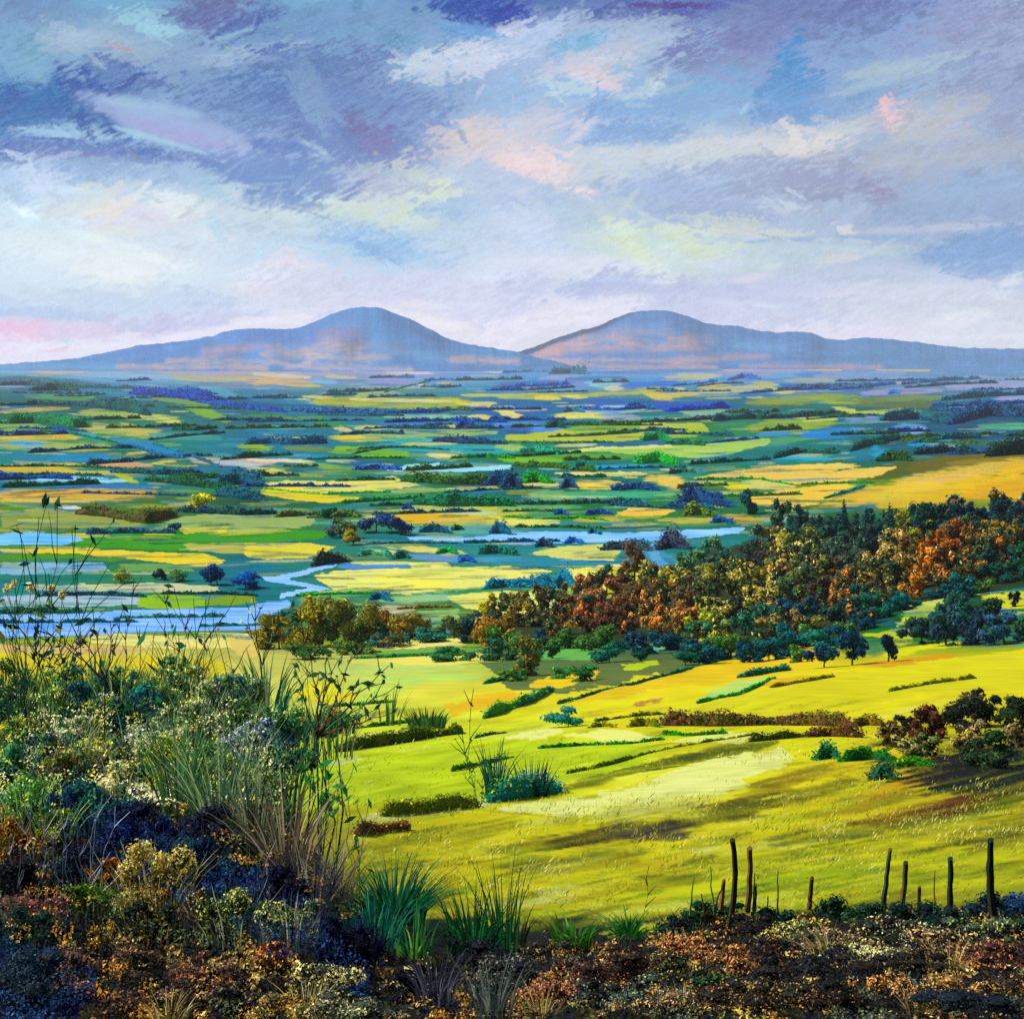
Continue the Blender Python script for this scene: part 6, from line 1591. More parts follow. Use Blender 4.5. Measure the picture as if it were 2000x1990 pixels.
T1 = "scrub thicket on the near bank at the left"
for a in [
    (25, 1390, 110, 100, "#12382c #1f4f38 #0c2a30 #1a4430", "dark green shrub at the left edge under the tall nodding stems", "#6a8a3c", .06),
    (45, 1425, 110, 64, "#4a5824 #5a6424 #2a4428", "olive shrub with yellow flecks at the left edge", "#d0b040 #b8b048", .22),
    (105, 1385, 90, 84, "#5a7a48 #3f6a44 #8aa85a #2a5040", "sage green shrub right of the dark one at the left edge", "#b8c880", .12),
    (160, 1375, 96, 84, "#14405a #1a5a5c #123450", "deep teal shrub behind the cream flowers at the left", "#3a7a70", .08),
    (215, 1385, 70, 70, "#2a5a48 #1f4a40 #6a7a28", "green shrub dotted with yellow at the left", "#d8c030 #c8b428", .22),
    (255, 1395, 96, 86, "#0f2440 #142c44 #0c1c34", "midnight blue shrub among the green ones at the left", "#2a5060", .06),
    (300, 1372, 90, 80, "#1a6a60 #1f5080 #185444", "teal and blue shrub at the top of the thicket", "#4a9a70", .08),
    (335, 1408, 90, 60, "#55683a #3a5a34 #7a8848", "grey-green shrub sprinkled with cream", "#e8e0b0", .2),
    (395, 1392, 120, 100, "#8a9a5c #55683a #a0aa70 #46603a", "pale sage shrub, largest of the thicket's crest", "#dcdcac", .24),
    (440, 1352, 80, 64, "#1f5a70 #1a3f6a #24606a", "blue-teal shrub at the right of the thicket's crest", "#4a8a80", .06),
    (480, 1400, 90, 80, "#3a6a3c #2f5a44 #5a7a3c", "mid green shrub right of the pale sage one", "#a8b868", .1),
    (145, 1432, 130, 60, "#8a9a50 #5a6a38 #2f4a30", "broad shrub covered in cream blossom, leftmost of two", "#f0e8b8 #e8d898", .42),
    (175, 1462, 90, 50, "#a0a048 #7a8040 #4a5a30", "low shrub with honey blossom under the broad cream one", "#dcc868", .36),
    (305, 1442, 150, 52, "#a8b070 #6a8048 #33502f", "long shrub bright with cream blossom in the middle of the thicket", "#f4f0bc #ece4a0", .48),
    (85, 1462, 66, 64, "#16204a #1a2650 #10183c", "indigo shrub under the broad cream one", None, 0),
    (25, 1485, 90, 126, "#14563f #1a6a50 #104838", "jade shrub at the left edge, tallest there", "#3a8a5a", .08),
    (135, 1495, 120, 76, "#4a4a2a #6a6038 #33402a", "brown olive shrub under the honey blossom", "#8a3a2a #a89858", .12),
    (250, 1488, 110, 76, "#1a2f3a #33482c #1f3a34", "dark shrub below the long cream one", "#d0c080", .12),
    (235, 1524, 96, 72, "#a89a5c #8a8040 #5a6034", "tan blossom shrub in the heart of the thicket", "#e8dca0 #d8cc88", .4),
    (340, 1496, 110, 96, "#9aa838 #3a6a38 #7a8c34", "yellow-green shrub in the heart of the thicket", "#e0c830 #d8d050", .24),
    (405, 1515, 120, 120, "#5a7a3c #8a9a44 #3f6a40", "grassy light green shrub right of the yellow-green one", "#c8c868", .16),
    (500, 1455, 120, 96, "#1c2850 #24345a #3a4a60", "navy shrub frosted with white flecks", "#c8d0d0 #8a98a8", .3),
    (575, 1478, 90, 54, "#14284a #1f4a3a #10203c", "dark blue shrub at the right tip of the thicket", "#3a6a4a", .06),
    (535, 1535, 70, 54, "#3a3a18 #4a4a20 #2c3018", "dark olive shrub beside the bright hillside grass", "#7a7a30", .1),
    (62, 1565, 120, 96, "#7aa04a #2f6a4a #4a7a44", "lime green shrub near the left edge", "#b8c860", .12),
    (130, 1572, 84, 90, "#1c4f5a #14284a #184452", "blue teal shrub right of the lime one", None, 0),
    (112, 1604, 86, 72, "#8aa838 #3a6a48 #648a3c", "bright lime shrub under the blue teal one", "#c8d058", .12),
    (200, 1575, 120, 110, "#2f6a50 #1a3a50 #24584c", "sea green shrub above the black hollow", "#6a9a60", .08),
    (275, 1632, 160, 110, "#0c1838 #14245a #0a1228", "blue-black bramble in the middle of the bank", "#2a4880", .12),
    (405, 1622, 130, 100, "#14183a #1c2034 #0c1430", "midnight bramble right of the blue-black one", "#5a5a5c", .06),
    (480, 1600, 110, 100, "#3a4a2c #5a5a34 #24342c", "dry olive shrub behind the leaning grass", "#c0a868", .16),
    (28, 1640, 96, 90, "#8a6a28 #5a3f20 #6a5424", "orange-brown shrub at the left edge", "#c88a30", .14),
    (372, 1662, 130, 96, "#0f1a3a #1f4a50 #12283c", "inky teal bramble under the midnight one", "#3a7a70", .08),
    (50, 1730, 150, 90, "#0a0f14 #101a1c #0c1810", "black-green bramble at the left edge", "#33502a", .05),
    (160, 1702, 110, 90, "#10182c #182434 #0c1420", "dark slate bramble behind the pale bare stems", "#4a5a6a", .06),
    (300, 1722, 150, 140, "#b8a050 #7a6a38 #d0b860 #5a5030", "golden cream gorse, brightest on the near bank", "#f4e8a0 #e8d070 #f0dc80", .42),
    (208, 1704, 66, 46, "#8a4a20 #c87820 #6a3f20", "small orange bush left of the golden cream gorse", "#e09030", .3),
    (175, 1755, 120, 56, "#4a6a1c #33481c #5a7a24", "moss green mound under the small orange bush", "#8aa03c", .12),
    (62, 1772, 150, 46, "#7a4a48 #5a3a38 #3a3a28", "dusky pink heather strip at the left edge", "#b07a70", .2),
    (50, 1812, 130, 80, "#123a3a #0c2c30 #1a4a40", "dark teal mound at the left edge under the pink heather", "#3a6a54", .08),
    (290, 1805, 140, 76, "#14301f #2a3a20 #0f2418", "dark green mound under the golden cream gorse", "#c8a058", .14),
    (205, 1822, 54, 46, "#b88a28 #7a5a24 #4a4424", "amber-flowered clump, leftmost of a pair low on the bank", "#f0b428 #e8c040", .4),
    (245, 1846, 50, 44, "#a8803c #6a5a30 #3a3a20", "sandy clump right of the amber-flowered one", "#e0b868", .36),
    (460, 1792, 130, 110, "#5a6a48 #3a4a38 #22341f", "grey sage mound dusted with pale seed", "#d0d4a4 #b8c090", .34),
    (565, 1802, 130, 110, "#4a5a54 #22304a #5a6a50", "slate mound freckled with pale seed", "#c8c898 #a8b090", .34),
    (385, 1768, 50, 50, "#9a7a48 #5a4a30 #3a3824", "peach-flecked clump right of the golden cream gorse", "#e8c888", .34),
    (535, 1858, 76, 44, "#a84a1c #6a3a20 #4a3a24", "vivid orange clump low in the middle of the bank", "#f08828 #e87820", .5),
    (545, 1740, 130, 90, "#101430 #181c34 #0c1028", "blue-black bramble beside the leaning dry grass", "#4a4a54", .08),
    (680, 1838, 120, 110, "#0c0c3a #10103c #0a0a28", "deepest indigo bramble under the green rush tuft", "#24284c", .05),
    (135, 1892, 160, 90, "#8a563c #5a3a2a #6a4430", "pink-brown heather mound, lower left", "#d89468 #c87a58", .3),
    (40, 1935, 230, 170, "#10406a #0c2a48 #14345a #0a2038", "dark blue mound in the lower left corner", "#2a6088", .1),
    (275, 1888, 130, 76, "#6a4a2a #4a3a22 #3a3420", "rusty brown mound right of the pink-brown heather", "#c08848", .2),
    (400, 1915, 150, 90, "#5a2f26 #7a4a2a #4a2a24", "maroon heather mound in the middle of the foreground", "#c88050 #b85a48", .24),
    (325, 1955, 70, 46, "#a8784a #6a4a30 #5a3a28", "peach heather clump at the bottom edge", "#e8b884", .34),
    (225, 1965, 120, 60, "#4a2f28 #3a2a22 #5a3a2c", "dark russet mound at the bottom edge left of the peach clump", "#a86a48", .16),
    (525, 1962, 84, 44, "#a8841c #6a5a24 #4a4a24", "mustard yellow clump at the bottom edge", "#f0c020 #e8b428", .45),
    (645, 1915, 160, 90, "#6a6a40 #33402a #4a5434", "mound thick with cream seed heads, lower middle", "#e0d498 #d0c080", .42),
    (650, 1968, 170, 54, "#8a8450 #5a5a34 #4a4a30", "cream-speckled strip along the bottom edge", "#f0e8b0 #e0d48c", .46),
    (460, 1955, 110, 70, "#2a2f2c #3a3424 #22281e", "dark mound between the maroon heather and the mustard clump", "#8a7a50", .14),
    (810, 1938, 140, 100, "#14183c #1a2238 #101430", "midnight mound freckled with cream, lower middle", "#d0c48c", .16),
    (20, 1325, 110, 76, "#2a5a3c #1f4f48 #5a7a3c", "green scrub on the crest at the far left edge", "#b8b848", .14),
    (130, 1330, 120, 70, "#3a6a44 #6a8a40 #1f5a54", "yellow-green scrub on the crest below the red-brown sapling", "#d8c848", .16),
    (235, 1330, 110, 70, "#24605c #3a6a3c #1a4a58", "blue-green scrub on the crest, left of the middle", "#8aa84c", .12),
    (345, 1325, 120, 80, "#4a7040 #7a8a44 #2a5a48", "mossy scrub on the crest below the maroon wands", "#d8d080", .18),
    (470, 1340, 110, 70, "#3a6a50 #24585c #6a8a48", "grey-teal scrub on the crest below the forked twigs", "#c8c878", .14),
    (560, 1410, 100, 80, "#2f6a50 #1f5a58 #5a8a4c", "sea green scrub around the foot of the large red and green sapling", "#a8b868", .12),
    (640, 1405, 110, 60, "#4a6a3c #3a5a44 #6a7a3c", "ragged green scrub at the thicket's right tip", "#a8a84c", .12),
]:
    shrub(*a[:6], flecks=a[6], fl=a[7], group=T1)
T2 = "heather and gorse on the near bank at the right"
for a in [
    (905, 1885, 160, 80, "#0c1030 #141a34 #181c2c", "indigo heather mound in front of the green rushes", "#4a4a60", .1),
    (965, 1930, 140, 100, "#4a4a5c #3a3a4a #5a5a6a", "grey-violet grass mound in the lower middle", "#8a8a90", .2),
    (1080, 1948, 110, 66, "#9a5a34 #6a4028 #7a4a2c", "rust heather mound in the lower middle", "#e09048 #c87838", .36),
    (1085, 1908, 60, 44, "#a8741c #5a4424 #6a4a20", "small flame orange clump above the rust heather", "#f0a428 #e89820", .5),
    (1060, 1868, 100, 50, "#4a4424 #3a3420 #5a5428", "brown olive clump under the rush blades", "#a88a3c", .16),
    (1135, 1848, 110, 52, "#3a2818 #4a3420 #2a2218", "dark brown heather clump with amber specks", "#c88830", .2),
    (1185, 1908, 150, 80, "#4a2428 #5a2f28 #3a2024", "maroon heather mound right of the flame orange clump", "#b8603c", .16),
    (1225, 1955, 150, 90, "#6a7a78 #4a6a40 #5a6858 #3a5038", "silver-green mound at the bottom edge", "#a8b8a8", .2),
    (1335, 1850, 86, 44, "#a8641c #6a4420 #8a5420", "bright orange gorse clump, leftmost below the posts", "#f09c20 #e88c1c", .55),
    (1410, 1872, 76, 46, "#a8661c #5a4020 #7a5020", "orange gorse clump second below the posts", "#e89a24 #d88a20", .45),
    (1480, 1892, 80, 50, "#9a601c #5a3c20 #6a4a20", "orange gorse clump third below the posts", "#e8961c #d88820", .4),
    (1325, 1900, 110, 64, "#7a7a24 #4a5a24 #5a5a20", "yellow-green mound under the bright orange gorse", "#c8b428", .24),
    (1385, 1928, 60, 40, "#2a6a38 #34743c #245a30", "fresh green clump beside the yellow-green mound", "#6aa848", .14),
    (1285, 1968, 110, 56, "#7a5a3c #5a4030 #8a6a44", "sandy brown mound at the bottom edge", "#e0b878", .3),
    (1420, 1962, 120, 60, "#3a2a20 #4a3424 #2f2a1c", "umber mound at the bottom edge", "#a8783c", .16),
    (1385, 1800, 130, 64, "#143a28 #1a4a34 #0f2c24", "bottle green bush around the foot of the two tall posts", "#2a6a48", .1),
    (1470, 1812, 100, 50, "#241828 #30202c #1c1a28", "plum heather clump right of the bottle green bush", "#6a4a4c", .1),
    (1560, 1822, 130, 44, "#7a7a54 #4a5a44 #5a6048", "pale straw clump below the short leaning post", "#d8d8b0 #c8c49c", .36),
    (1640, 1848, 120, 50, "#8a6a44 #5a4830 #6a5436", "tan heather clump right of the pale straw one", "#d0a878", .3),
    (1700, 1872, 140, 54, "#8a8460 #5a5a40 #3a4034", "cream-flowered heather drift, brightest on the right bank", "#f0e8bc #e0d49c", .5),
    (1765, 1832, 130, 54, "#3a4438 #2a3430 #4a5440", "dark heather sprinkled with cream under the posts", "#dcd4a8", .26),
    (1865, 1858, 130, 60, "#8a603c #5a4028 #6a4c30", "peach-brown heather mound at the right", "#d8a878", .32),
    (1910, 1822, 110, 44, "#4a5a44 #34443c #5a6a54", "sage streaked clump by the right-hand posts", "#b8c0a0", .24),
    (1950, 1882, 120, 64, "#7a3f24 #5a3020 #6a3a24", "red-brown heather at the right edge", "#c8704a", .26),
    (1750, 1932, 80, 50, "#a8701c #5a4020 #7a5420", "orange gorse tuft at the lower right, leftmost of three", "#f0a420 #e0941c", .5),
    (1800, 1955, 84, 48, "#9a6a20 #5a4420 #6a5024", "orange gorse tuft at the lower right, middle of three", "#e8a424 #d89420", .45),
    (1862, 1945, 100, 56, "#a8741c #5a4420 #7a5824", "orange gorse tuft at the lower right, rightmost of three", "#f0b028 #e0a020", .5),
    (1600, 1905, 160, 76, "#14203a #1c2434 #241c28", "navy heather hollow in the middle of the right bank", "#5a5a54", .1),
    (1500, 1955, 150, 70, "#2f3020 #3a3424 #24281c", "dark olive mound at the bottom edge", "#a88a44", .18),
    (1660, 1965, 150, 60, "#241c22 #2f2420 #1c1a20", "black-brown mound at the bottom edge", "#8a6438", .16),
    (1910, 1975, 180, 60, "#142a4a #10203c #1a345a", "blue shaded mound in the lower right corner", "#3a5a80", .08),
    (1530, 1860, 120, 50, "#241c2a #2c2430 #1c2030", "aubergine heather between the gorse and the straw clump", "#8a5a3c", .14),
    (1790, 1890, 120, 56, "#2a2a24 #3a3024 #22241f", "dark heather between the cream drift and the peach mound", "#a88a54", .18),
    (1970, 1935, 90, 60, "#4a3a24 #3a3020 #5a4428", "brown heather at the right edge above the blue mound", "#a8743c", .2),
]:
    shrub(a[0], a[1], a[2] * 1.45, a[3] * 1.15, a[4] + ' #3a2c1c #241c18', a[5], flecks=a[6], fl=a[7] * 1.25, group=T2, k=22, stems=3, leaf=3.8)
T3 = "dark bushes along the fence line"
for a in [(1530, 1788, 110, 46, "#143034 #1a3c3c #102830", "low blue-green bush by the short leaning post"), (1620, 1778, 120, 56, "#14342c #1a4438 #102a2c", "rounded dark bush between the left and right posts"), (1700, 1782, 110, 54, "#1a3a2a #143034 #244a30", "dark green bush left of the first right-hand post"),
          (1775, 1782, 100, 56, "#10282c #16343a #0c2024", "blackish bush between the second and third right-hand posts"), (1850, 1782, 110, 54, "#123034 #0f2830 #1a4040", "dark teal bush around the third right-hand post"), (1925, 1772, 110, 60, "#142c4a #10243c #1a3a54", "navy bush at the foot of the tallest right-hand post"), (1985, 1766, 100, 62, "#1a3a5c #142c4a #24486a", "blue bush at the right end of the fence line"),
          (1320, 1800, 80, 40, "#1c2c38 #241f2c #16242c", "small slate bush left of the bottle green one"), (1985, 1805, 90, 44, "#1a3a1c #244a24 #143018", "green bush at the right edge below the fence line")]:
    shrub(a[0], a[1] + 12, a[2] * 1.15, a[3] * 1.35, a[4], a[5], loose=.25, flecks="#4a6a54", fl=.06, group=T3, k=8, stems=3)

# grasses
def meadow(n):
    X = rng.uniform(560, 2300, n); Y = 1430 + 370 * rng.random(n) ** 0.75
    m = ~inside(X, Y, bank) & ((X > 700) | (Y < 1600)); X, Y = X[m], Y[m]; n = len(X)
    m = noise(X / 60, Y / 18) + 0.5 * noise(X / 14 + 5, Y / 7) > 0.72; X, Y = X[m], Y[m]; n = len(X)
    d = depth(X, Y); b = point(X, Y, d); sc = d / F; h = rng.uniform(4, 11, n) * (0.7 + 0.5 * (Y - 1430) / 370)
    ln = rng.normal(0.35, 0.4, n); w = rng.uniform(1.0, 2.2, n)
    an = rng.uniform(0, math.pi, n); q = np.stack([np.cos(an), np.sin(an), 0 * an], -1); V = np.stack([b - q * (w * sc / 2)[:, None], b + q * (w * sc / 2)[:, None], b + np.stack([ln * h * sc * .4, 0 * h, h * sc * .6], -1) + q * (w * sc / 3)[:, None], b + np.stack([ln * h * sc, 0 * h, h * sc], -1)], 1)
    P = pal("#a8b02c #c8c838 #8a8a24 #d8d458 #7c8a24 #b8b828 #e0dc7c")
    C = P[np.clip((noise(X / 90 + 3, Y / 30) * 9 - 1 + rng.normal(0, .9, n)).astype(int), 0, 6)] * np.exp(rng.normal(0, .15, (n, 1)))
    tag(build("grass", V.reshape(-1, 3), np.arange(4 * n).reshape(-1, 4), np.repeat(np.minimum(C * 1.0, .9), 4, 0), M_blade), kind="stuff")
meadow(22000)
def tuft(px, base_py, w, h, n, cols, label, d=None, lean=0.8, width=4.5, name="grass_tuft", cat="grass tuft", group="grass tufts", m=5, heads=None, gain=0.6):
    if d is None: d = float(depth(px, base_py)); b = point(px, base_py, d)
    else: b = point(px, base_py, d)
    sc = d / F; bag = Bag()
    blades(bag, b, n, w * 0.35 * sc, h * sc, width * sc, pal(cols) * LEAF_GAIN * gain, lean, m)
    o = bag.build(name, M_blade, b); return tag(o, label, cat, group)
GN = "#0f6a3c #1a7a48 #0c4f30 #145a44 #2a8a50"
tuft(770, 1798, 170, 118, 260, GN, "big spiky dark green rush tuft by the indigo bramble", d=14.0, lean=1.0)
tuft(730, 1850, 150, 120, 90, "#1a7a60 #2a8a6c #145a4a #4aa880", "blue-green rush blades hanging below the big spiky tuft", d=12.0, lean=0.5)
tuft(810, 1865, 100, 100, 40, "#2a8a3c #5aa83c #1a6a38 #8ac048", "loose bright green blades right of the big spiky tuft", d=12.6, lean=0.6)
tuft(925, 1862, 140, 130, 130, "#1a6a38 #145a34 #2a7a3c #0f4a2c", "green rush tuft in the middle over the indigo heather", d=17.0, lean=0.7)
tuft(985, 1868, 90, 210, 26, "#1f6a38 #2a7a3c #145030", "few tall thin blades right of the middle rush tuft", d=17.0, lean=0.28, width=4)
tuft(1120, 1846, 110, 60, 60, "#4a8a28 #3a7a28 #5a9a30", "small leafy green tuft at the edge of the bank", d=20.0, lean=0.8, width=7)
tuft(1228, 1830, 70, 50, 50, "#2a7a20 #1f6a24 #3a8a2c", "flat dark green tuft on the grass left of the posts", d=23.0, lean=1.4, width=6)
tuft(1010, 1850, 60, 90, 18, "#33402c #24342c #4a5034", "dark dry blades right of the tall thin ones", d=19.0, lean=0.5)
tuft(835, 1425, 100, 44, 120, "#3a6a30 #4a7a34 #2a5a38", "fringe of green grass above the dark olive hedge", lean=0.5, width=4)
tuft(760, 1418, 70, 90, 16, "#5a8a3c #3a6a34 #6a9a48", "thin tall grasses left of the green fringe", lean=0.4, width=3.4)
tuft(965, 1560, 60, 120, 40, "#1f6a4c #2a7a58 #184f44", "reeds just right of the tall green sapling", lean=0.3, width=4)
tuft(1040, 1556, 90, 80, 60, "#24586a #2a6a60 #1a4850", "blue-green reeds at the right end of the teal hedge", lean=0.35, width=4)
LG = [("#4a7a4c #7a9a5a #2f5a40 #a8b878", 430, 1660, 120, 300, 70, 14.5, "tall leaning grass, pale green, in the middle of the thicket"), ("#6a7a50 #9aa070 #4a5a44 #3a5040", 500, 1690, 120, 260, 70, 14.0, "grey-green leaning grass right of the pale green stand"),
      ("#8a7a58 #6a5a44 #4a4a40 #b09a70", 560, 1730, 130, 230, 80, 13.0, "straw coloured leaning grass above the slate mound"), ("#5a5a54 #8a8470 #3a4048", 610, 1790, 130, 200, 60, 12.0, "dry grey grass by the indigo bramble"),
      ("#2f7a3c #4a9a44 #1f5a38", 560, 1600, 90, 200, 26, 18.0, "bright green blades against the hillside at the thicket's edge"), ("#3a6a3c #5a8a48 #2a5040", 350, 1600, 110, 260, 50, 15.5, "upright green grass behind the yellow-green shrub"),
      ("#1f6a4c #2a7a54 #3a8a48", 520, 1390, 110, 130, 50, 24.0, "green grass fan on the crest of the thicket"), ("#2a6a44 #1f5a48 #4a8a4c", 190, 1365, 120, 110, 46, 25.0, "green grass on the crest above the midnight blue shrub"),
      ("#3a7a40 #1f5a44 #6a9a48", 60, 1360, 110, 110, 40, 25.0, "green grass on the crest at the left edge"), ("#2a6a4c #3a7a44 #1a4f44", 350, 1360, 100, 130, 50, 25.0, "green grass on the crest above the pale sage shrub"),
      ("#9a8a5c #c0ac74 #6a6048", 660, 1760, 90, 150, 40, 13.0, "thin straw blades at the foot of the hillside"), ("#4a4a58 #6a6a70 #3a3c4c", 850, 1960, 110, 110, 46, 10.0, "violet-grey grass blades at the bottom middle"),
      ("#5a6a5c #8a9080 #44504c", 960, 1990, 120, 130, 50, 9.2, "silvery grass blades beside the violet-grey ones")]
for c, x, by, w, h, n, d, lab in LG:
    tuft(x, by, w, h, n, c, lab, d=d, lean=0.55, width=4.2, group="tall grasses of the near bank", m=6, gain=0.72)

for px, by, w, h, c_, lab in [(120, 1216, 300, 9, "#1f5a58 #2a6a54 #174a50", "reed line in the left river, nearest the left edge"), (330, 1206, 220, 8, "#4a7a60 #3a6a58 #2a5a54", "reed line in the middle of the left river"), (470, 1222, 160, 8, "#2a6a58 #1f5a50 #3a7a60", "reed line in the left river beside the ochre tree"), (1000, 1059, 190, 8, "#1f4f70 #1a4a5c #2a5a6a", "reed line in the right river")]:
    hedge([(px - w / 2, by + 2), (px, by), (px + w / 2, by - 1)], h, c_, lab, 4.2, name="reed_bed", cat="reeds", group="reed lines in the rivers", jag=.9)
ST = sorted([(330, 1990, 8.0), (600, 1985, 8.2), (1060, 1985, 9.6), (1330, 1985, 9.6), (1620, 1870, 16), (1850, 1895, 14.4), (1800, 1990, 9.4)])
for i, (x, by, d) in enumerate(ST):
    tuft(x, by, 110, rng.uniform(46, 76), 60, "#c8a858 #a88a44 #e0cc88 #8a7a3c #6a6434", f"short straw grass tuft on the near bank, {ordinal(i)} from the left", d=d, lean=0.9, width=2.6, group="short straw tufts along the bottom", gain=0.8)
WG = sorted([(60, 1420, 24), (140, 1400, 24), (230, 1420, 23), (300, 1400, 24), (380, 1430, 22), (450, 1420, 23), (530, 1450, 22), (600, 1470, 21), (260, 1500, 18.5), (130, 1520, 18.5), (370, 1540, 18), (470, 1540, 18), (650, 1480, 21)])
for i, (x, by, d) in enumerate(WG):
    tuft(x, by, 130, rng.uniform(120, 190), 22, "#8a9a54 #c8c884 #4a7a44 #6a8a4c #2f5a3c", f"wispy pale grass in the thicket, {ordinal(i)} from the left", d=d, lean=0.6, width=2.4, group="wispy grass rising out of the thicket", gain=0.75)
# slender stems with seed heads and twiggy saplings rising out of the thicket
def sapling(px, d, tips, label, stemc, leafc=None, base_w=5.0, thin=0.68, fork=0.35, name="sapling", leaf=9, nl=8, group="twiggy saplings of the near bank", base_py=None, head=None, foot=None):
    """stems from one foot to the given tips (px, py)"""
    g = drop(px, d) if foot is None else point(px, foot, d); sc = d / F; root = empty(name, g); tag(root, label, "sapling", group)
    base_w = base_w * thin; s = Bag(); lv = Bag()
    bp = base_py if base_py else None
    f = g if bp is None else point(px, bp, d)
    if bp is not None: s.add(*tube(bend(g, f, 4, 0, .01), base_w * sc * 0.55, base_w * sc * 0.5, 5), lin(stemc.split()[0]))
    for i, (tx, ty) in enumerate(tips):
        t = point(tx, ty, d * rng.uniform(0.98, 1.02)); c = lin(stemc.split()[i % len(stemc.split())])
        P_ = bend(f, t, 8, rng.normal(0, .12), 0.012)
        s.add(*tube(P_, base_w * sc * 0.5, 0.7 * sc, 5), c)
        L = np.linalg.norm(t - f)
        for q in range(int(fork * 10)):
            k = rng.integers(3, 7); dirn = unit(P_[k] - P_[k - 1] + np.array((rng.choice([-1, 1]) * rng.uniform(.35, .8), rng.normal(0, .3), 0)) * np.linalg.norm(P_[k] - P_[k - 1]))
            e = P_[k] + dirn * L * rng.uniform(.10, .24)
            s.add(*tube(bend(P_[k], e, 4, rng.normal(0, .1), .02), 1.3 * sc, 0.5 * sc, 4), c)
            if leafc and rng.random() < .6:
                V, Fq = leaf_quads(np.array([e]), unit(rng.normal(size=(1, 3))), np.array([leaf * sc * rng.uniform(.7, 1.3)]), 2.2)
                lv.add(V, Fq, pal(leafc)[rng.integers(len(pal(leafc)))])
        if leafc:
            n = nl; k = rng.integers(3, 8, n); pos = P_[k] + rng.normal(0, 4 * sc, (n, 3))
            V, Fq = leaf_quads(pos, unit(rng.normal(size=(n, 3))), leaf * sc * rng.uniform(.6, 1.3, n), 2.4)
            lv.add(V, Fq, np.repeat(pal(leafc)[rng.integers(len(pal(leafc)), size=n)], 4, 0))
        if head:
            V, Fq, C = foliage(t, 9 * sc, 9 * sc, 13 * sc, 7 * sc, 22, pal(head), 4)
            lv.add(V, Fq, C)
    s.build("stem", M_bark, g, root)
    if lv.n: lv.build("leaves", M_leaf, g, root)
    return root
sapling(110, 20, [(92, 978), (76, 1012), (40, 1040), (112, 985), (140, 1030)], "tallest nodding stems at the left with dark drooping leaf heads", "#1c3a2c #24442c", "#1c4a34 #12382c #8a9a40", 4, .25, leaf=13, nl=5)
sapling(150, 20.5, [(148, 1025), (152, 1100)], "single straight dark stem right of the nodding stems", "#14302c", None, 3.4, .1)
sapling(60, 20, [(50, 1095), (95, 1120), (28, 1130), (70, 1080)], "dark leafy stems over the pale flooded meadow at the left", "#1c3a34", "#143c3c #1a4a44 #24543c", 3.4, .2, leaf=14, nl=5)
sapling(70, 21, [(28, 1140), (60, 1148), (100, 1150), (122, 1160), (10, 1150)], "stems with cream seed heads at the left edge", "#6a7a48 #8a8a54", None, 2.6, .1, head="#e8d890 #d8c878 #f0e8b0")
sapling(205, 19, [(60, 1205), (105, 1225), (180, 1185), (215, 1215), (150, 1240), (240, 1190)], "red-brown branching sapling in front of the left river", "#4a2a24 #5a342a #3a2c30", "#3a4a2c", 6, .45, base_py=1330, nl=2)
sapling(130, 21, [(85, 1235), (110, 1250), (60, 1260), (155, 1245)], "blue-black twiggy sapling left of the red-brown one", "#1c2c4c #24344c", "#1a4060 #16345c", 5, .4, base_py=1330, nl=6)
sapling(250, 20, [(330, 1235), (275, 1250), (352, 1262), (300, 1240)], "green leaning stems with long leaves right of the red-brown sapling", "#1f5a34 #2a6a3c", "#1f6a3c #2a7a44", 4, .3, leaf=14, nl=6)
sapling(240, 21, [(262, 1130), (245, 1230), (290, 1215)], "purple-brown wand over the left river", "#4a2a3c #3a2c3c", None, 4, .25, base_py=1340)
sapling(390, 20, [(318, 1150), (340, 1148), (420, 1192), (300, 1200)], "maroon wands crossing the river, middle of the crest", "#5a3434 #6a2f44 #4a3a34", "#1f6a5c", 4.4, .12, base_py=1330, nl=2)
sapling(400, 21, [(402, 1172), (378, 1170)], "two thin dark upright stems between the maroon wands", "#24382c", None, 3, .12)
sapling(460, 20.5, [(420, 1230), (405, 1260), (440, 1245)], "leafy brown stems left of the forked black twigs", "#3a3424 #4a3c28", "#2f6a44 #3a5a34 #d8702c", 4, .35, nl=6)
sapling(512, 20, [(494, 1150), (571, 1182), (545, 1215), (480, 1175), (530, 1240)], "forked black twigs in front of the ochre tree", "#24281f #2c2c24", "#c8b848 #2f5a3c", 5, .35, base_py=1300, nl=3)
sapling(600, 20, [(588, 1182), (560, 1235), (640, 1220)], "thin brown twigs right of the forked black ones", "#3f3428", "#2f5a3c", 3.6, .3, base_py=1320, nl=2)
sapling(618, 19, [(575, 1300), (600, 1265), (640, 1275), (700, 1330), (780, 1335), (760, 1300), (660, 1290), (690, 1275), (735, 1385), (770, 1390)], "large red and green branching sapling at the thicket's right", "#2f7a3c #6a2f2c #3a5a34 #7a3a30", "#4a7a44 #6a8a5c #2f5a3c", 8, .5, base_py=1440, nl=9, leaf=11)
sapling(625, 16, [(640, 1490), (665, 1530), (600, 1500), (690, 1500), (650, 1560)], "green stemmed sapling against the hillside below the large one", "#1f7a3c #2a8a3c #5a3a24", "#2a8a3c #3a9a44", 5, .3, leaf=14, nl=5, base_py=1640)
sapling(690, 15, [(680, 1560), (720, 1570), (660, 1590), (700, 1640)], "dark green stems with small heads left of the rush tuft", "#24502c #34402c", "#2a6a34 #24442c", 4, .25, leaf=10, nl=4)
sapling(935, 0.0 + float(depth(935, 1580)), [(925, 1345), (902, 1430), (975, 1470), (948, 1480), (912, 1480), (985, 1440)], "tall slender green sapling standing alone on the hillside", "#1f5a38 #2a4a34 #24503c", "#2a6a40", 7, .12, nl=3, leaf=6, foot=1580, group="saplings on the hillside")
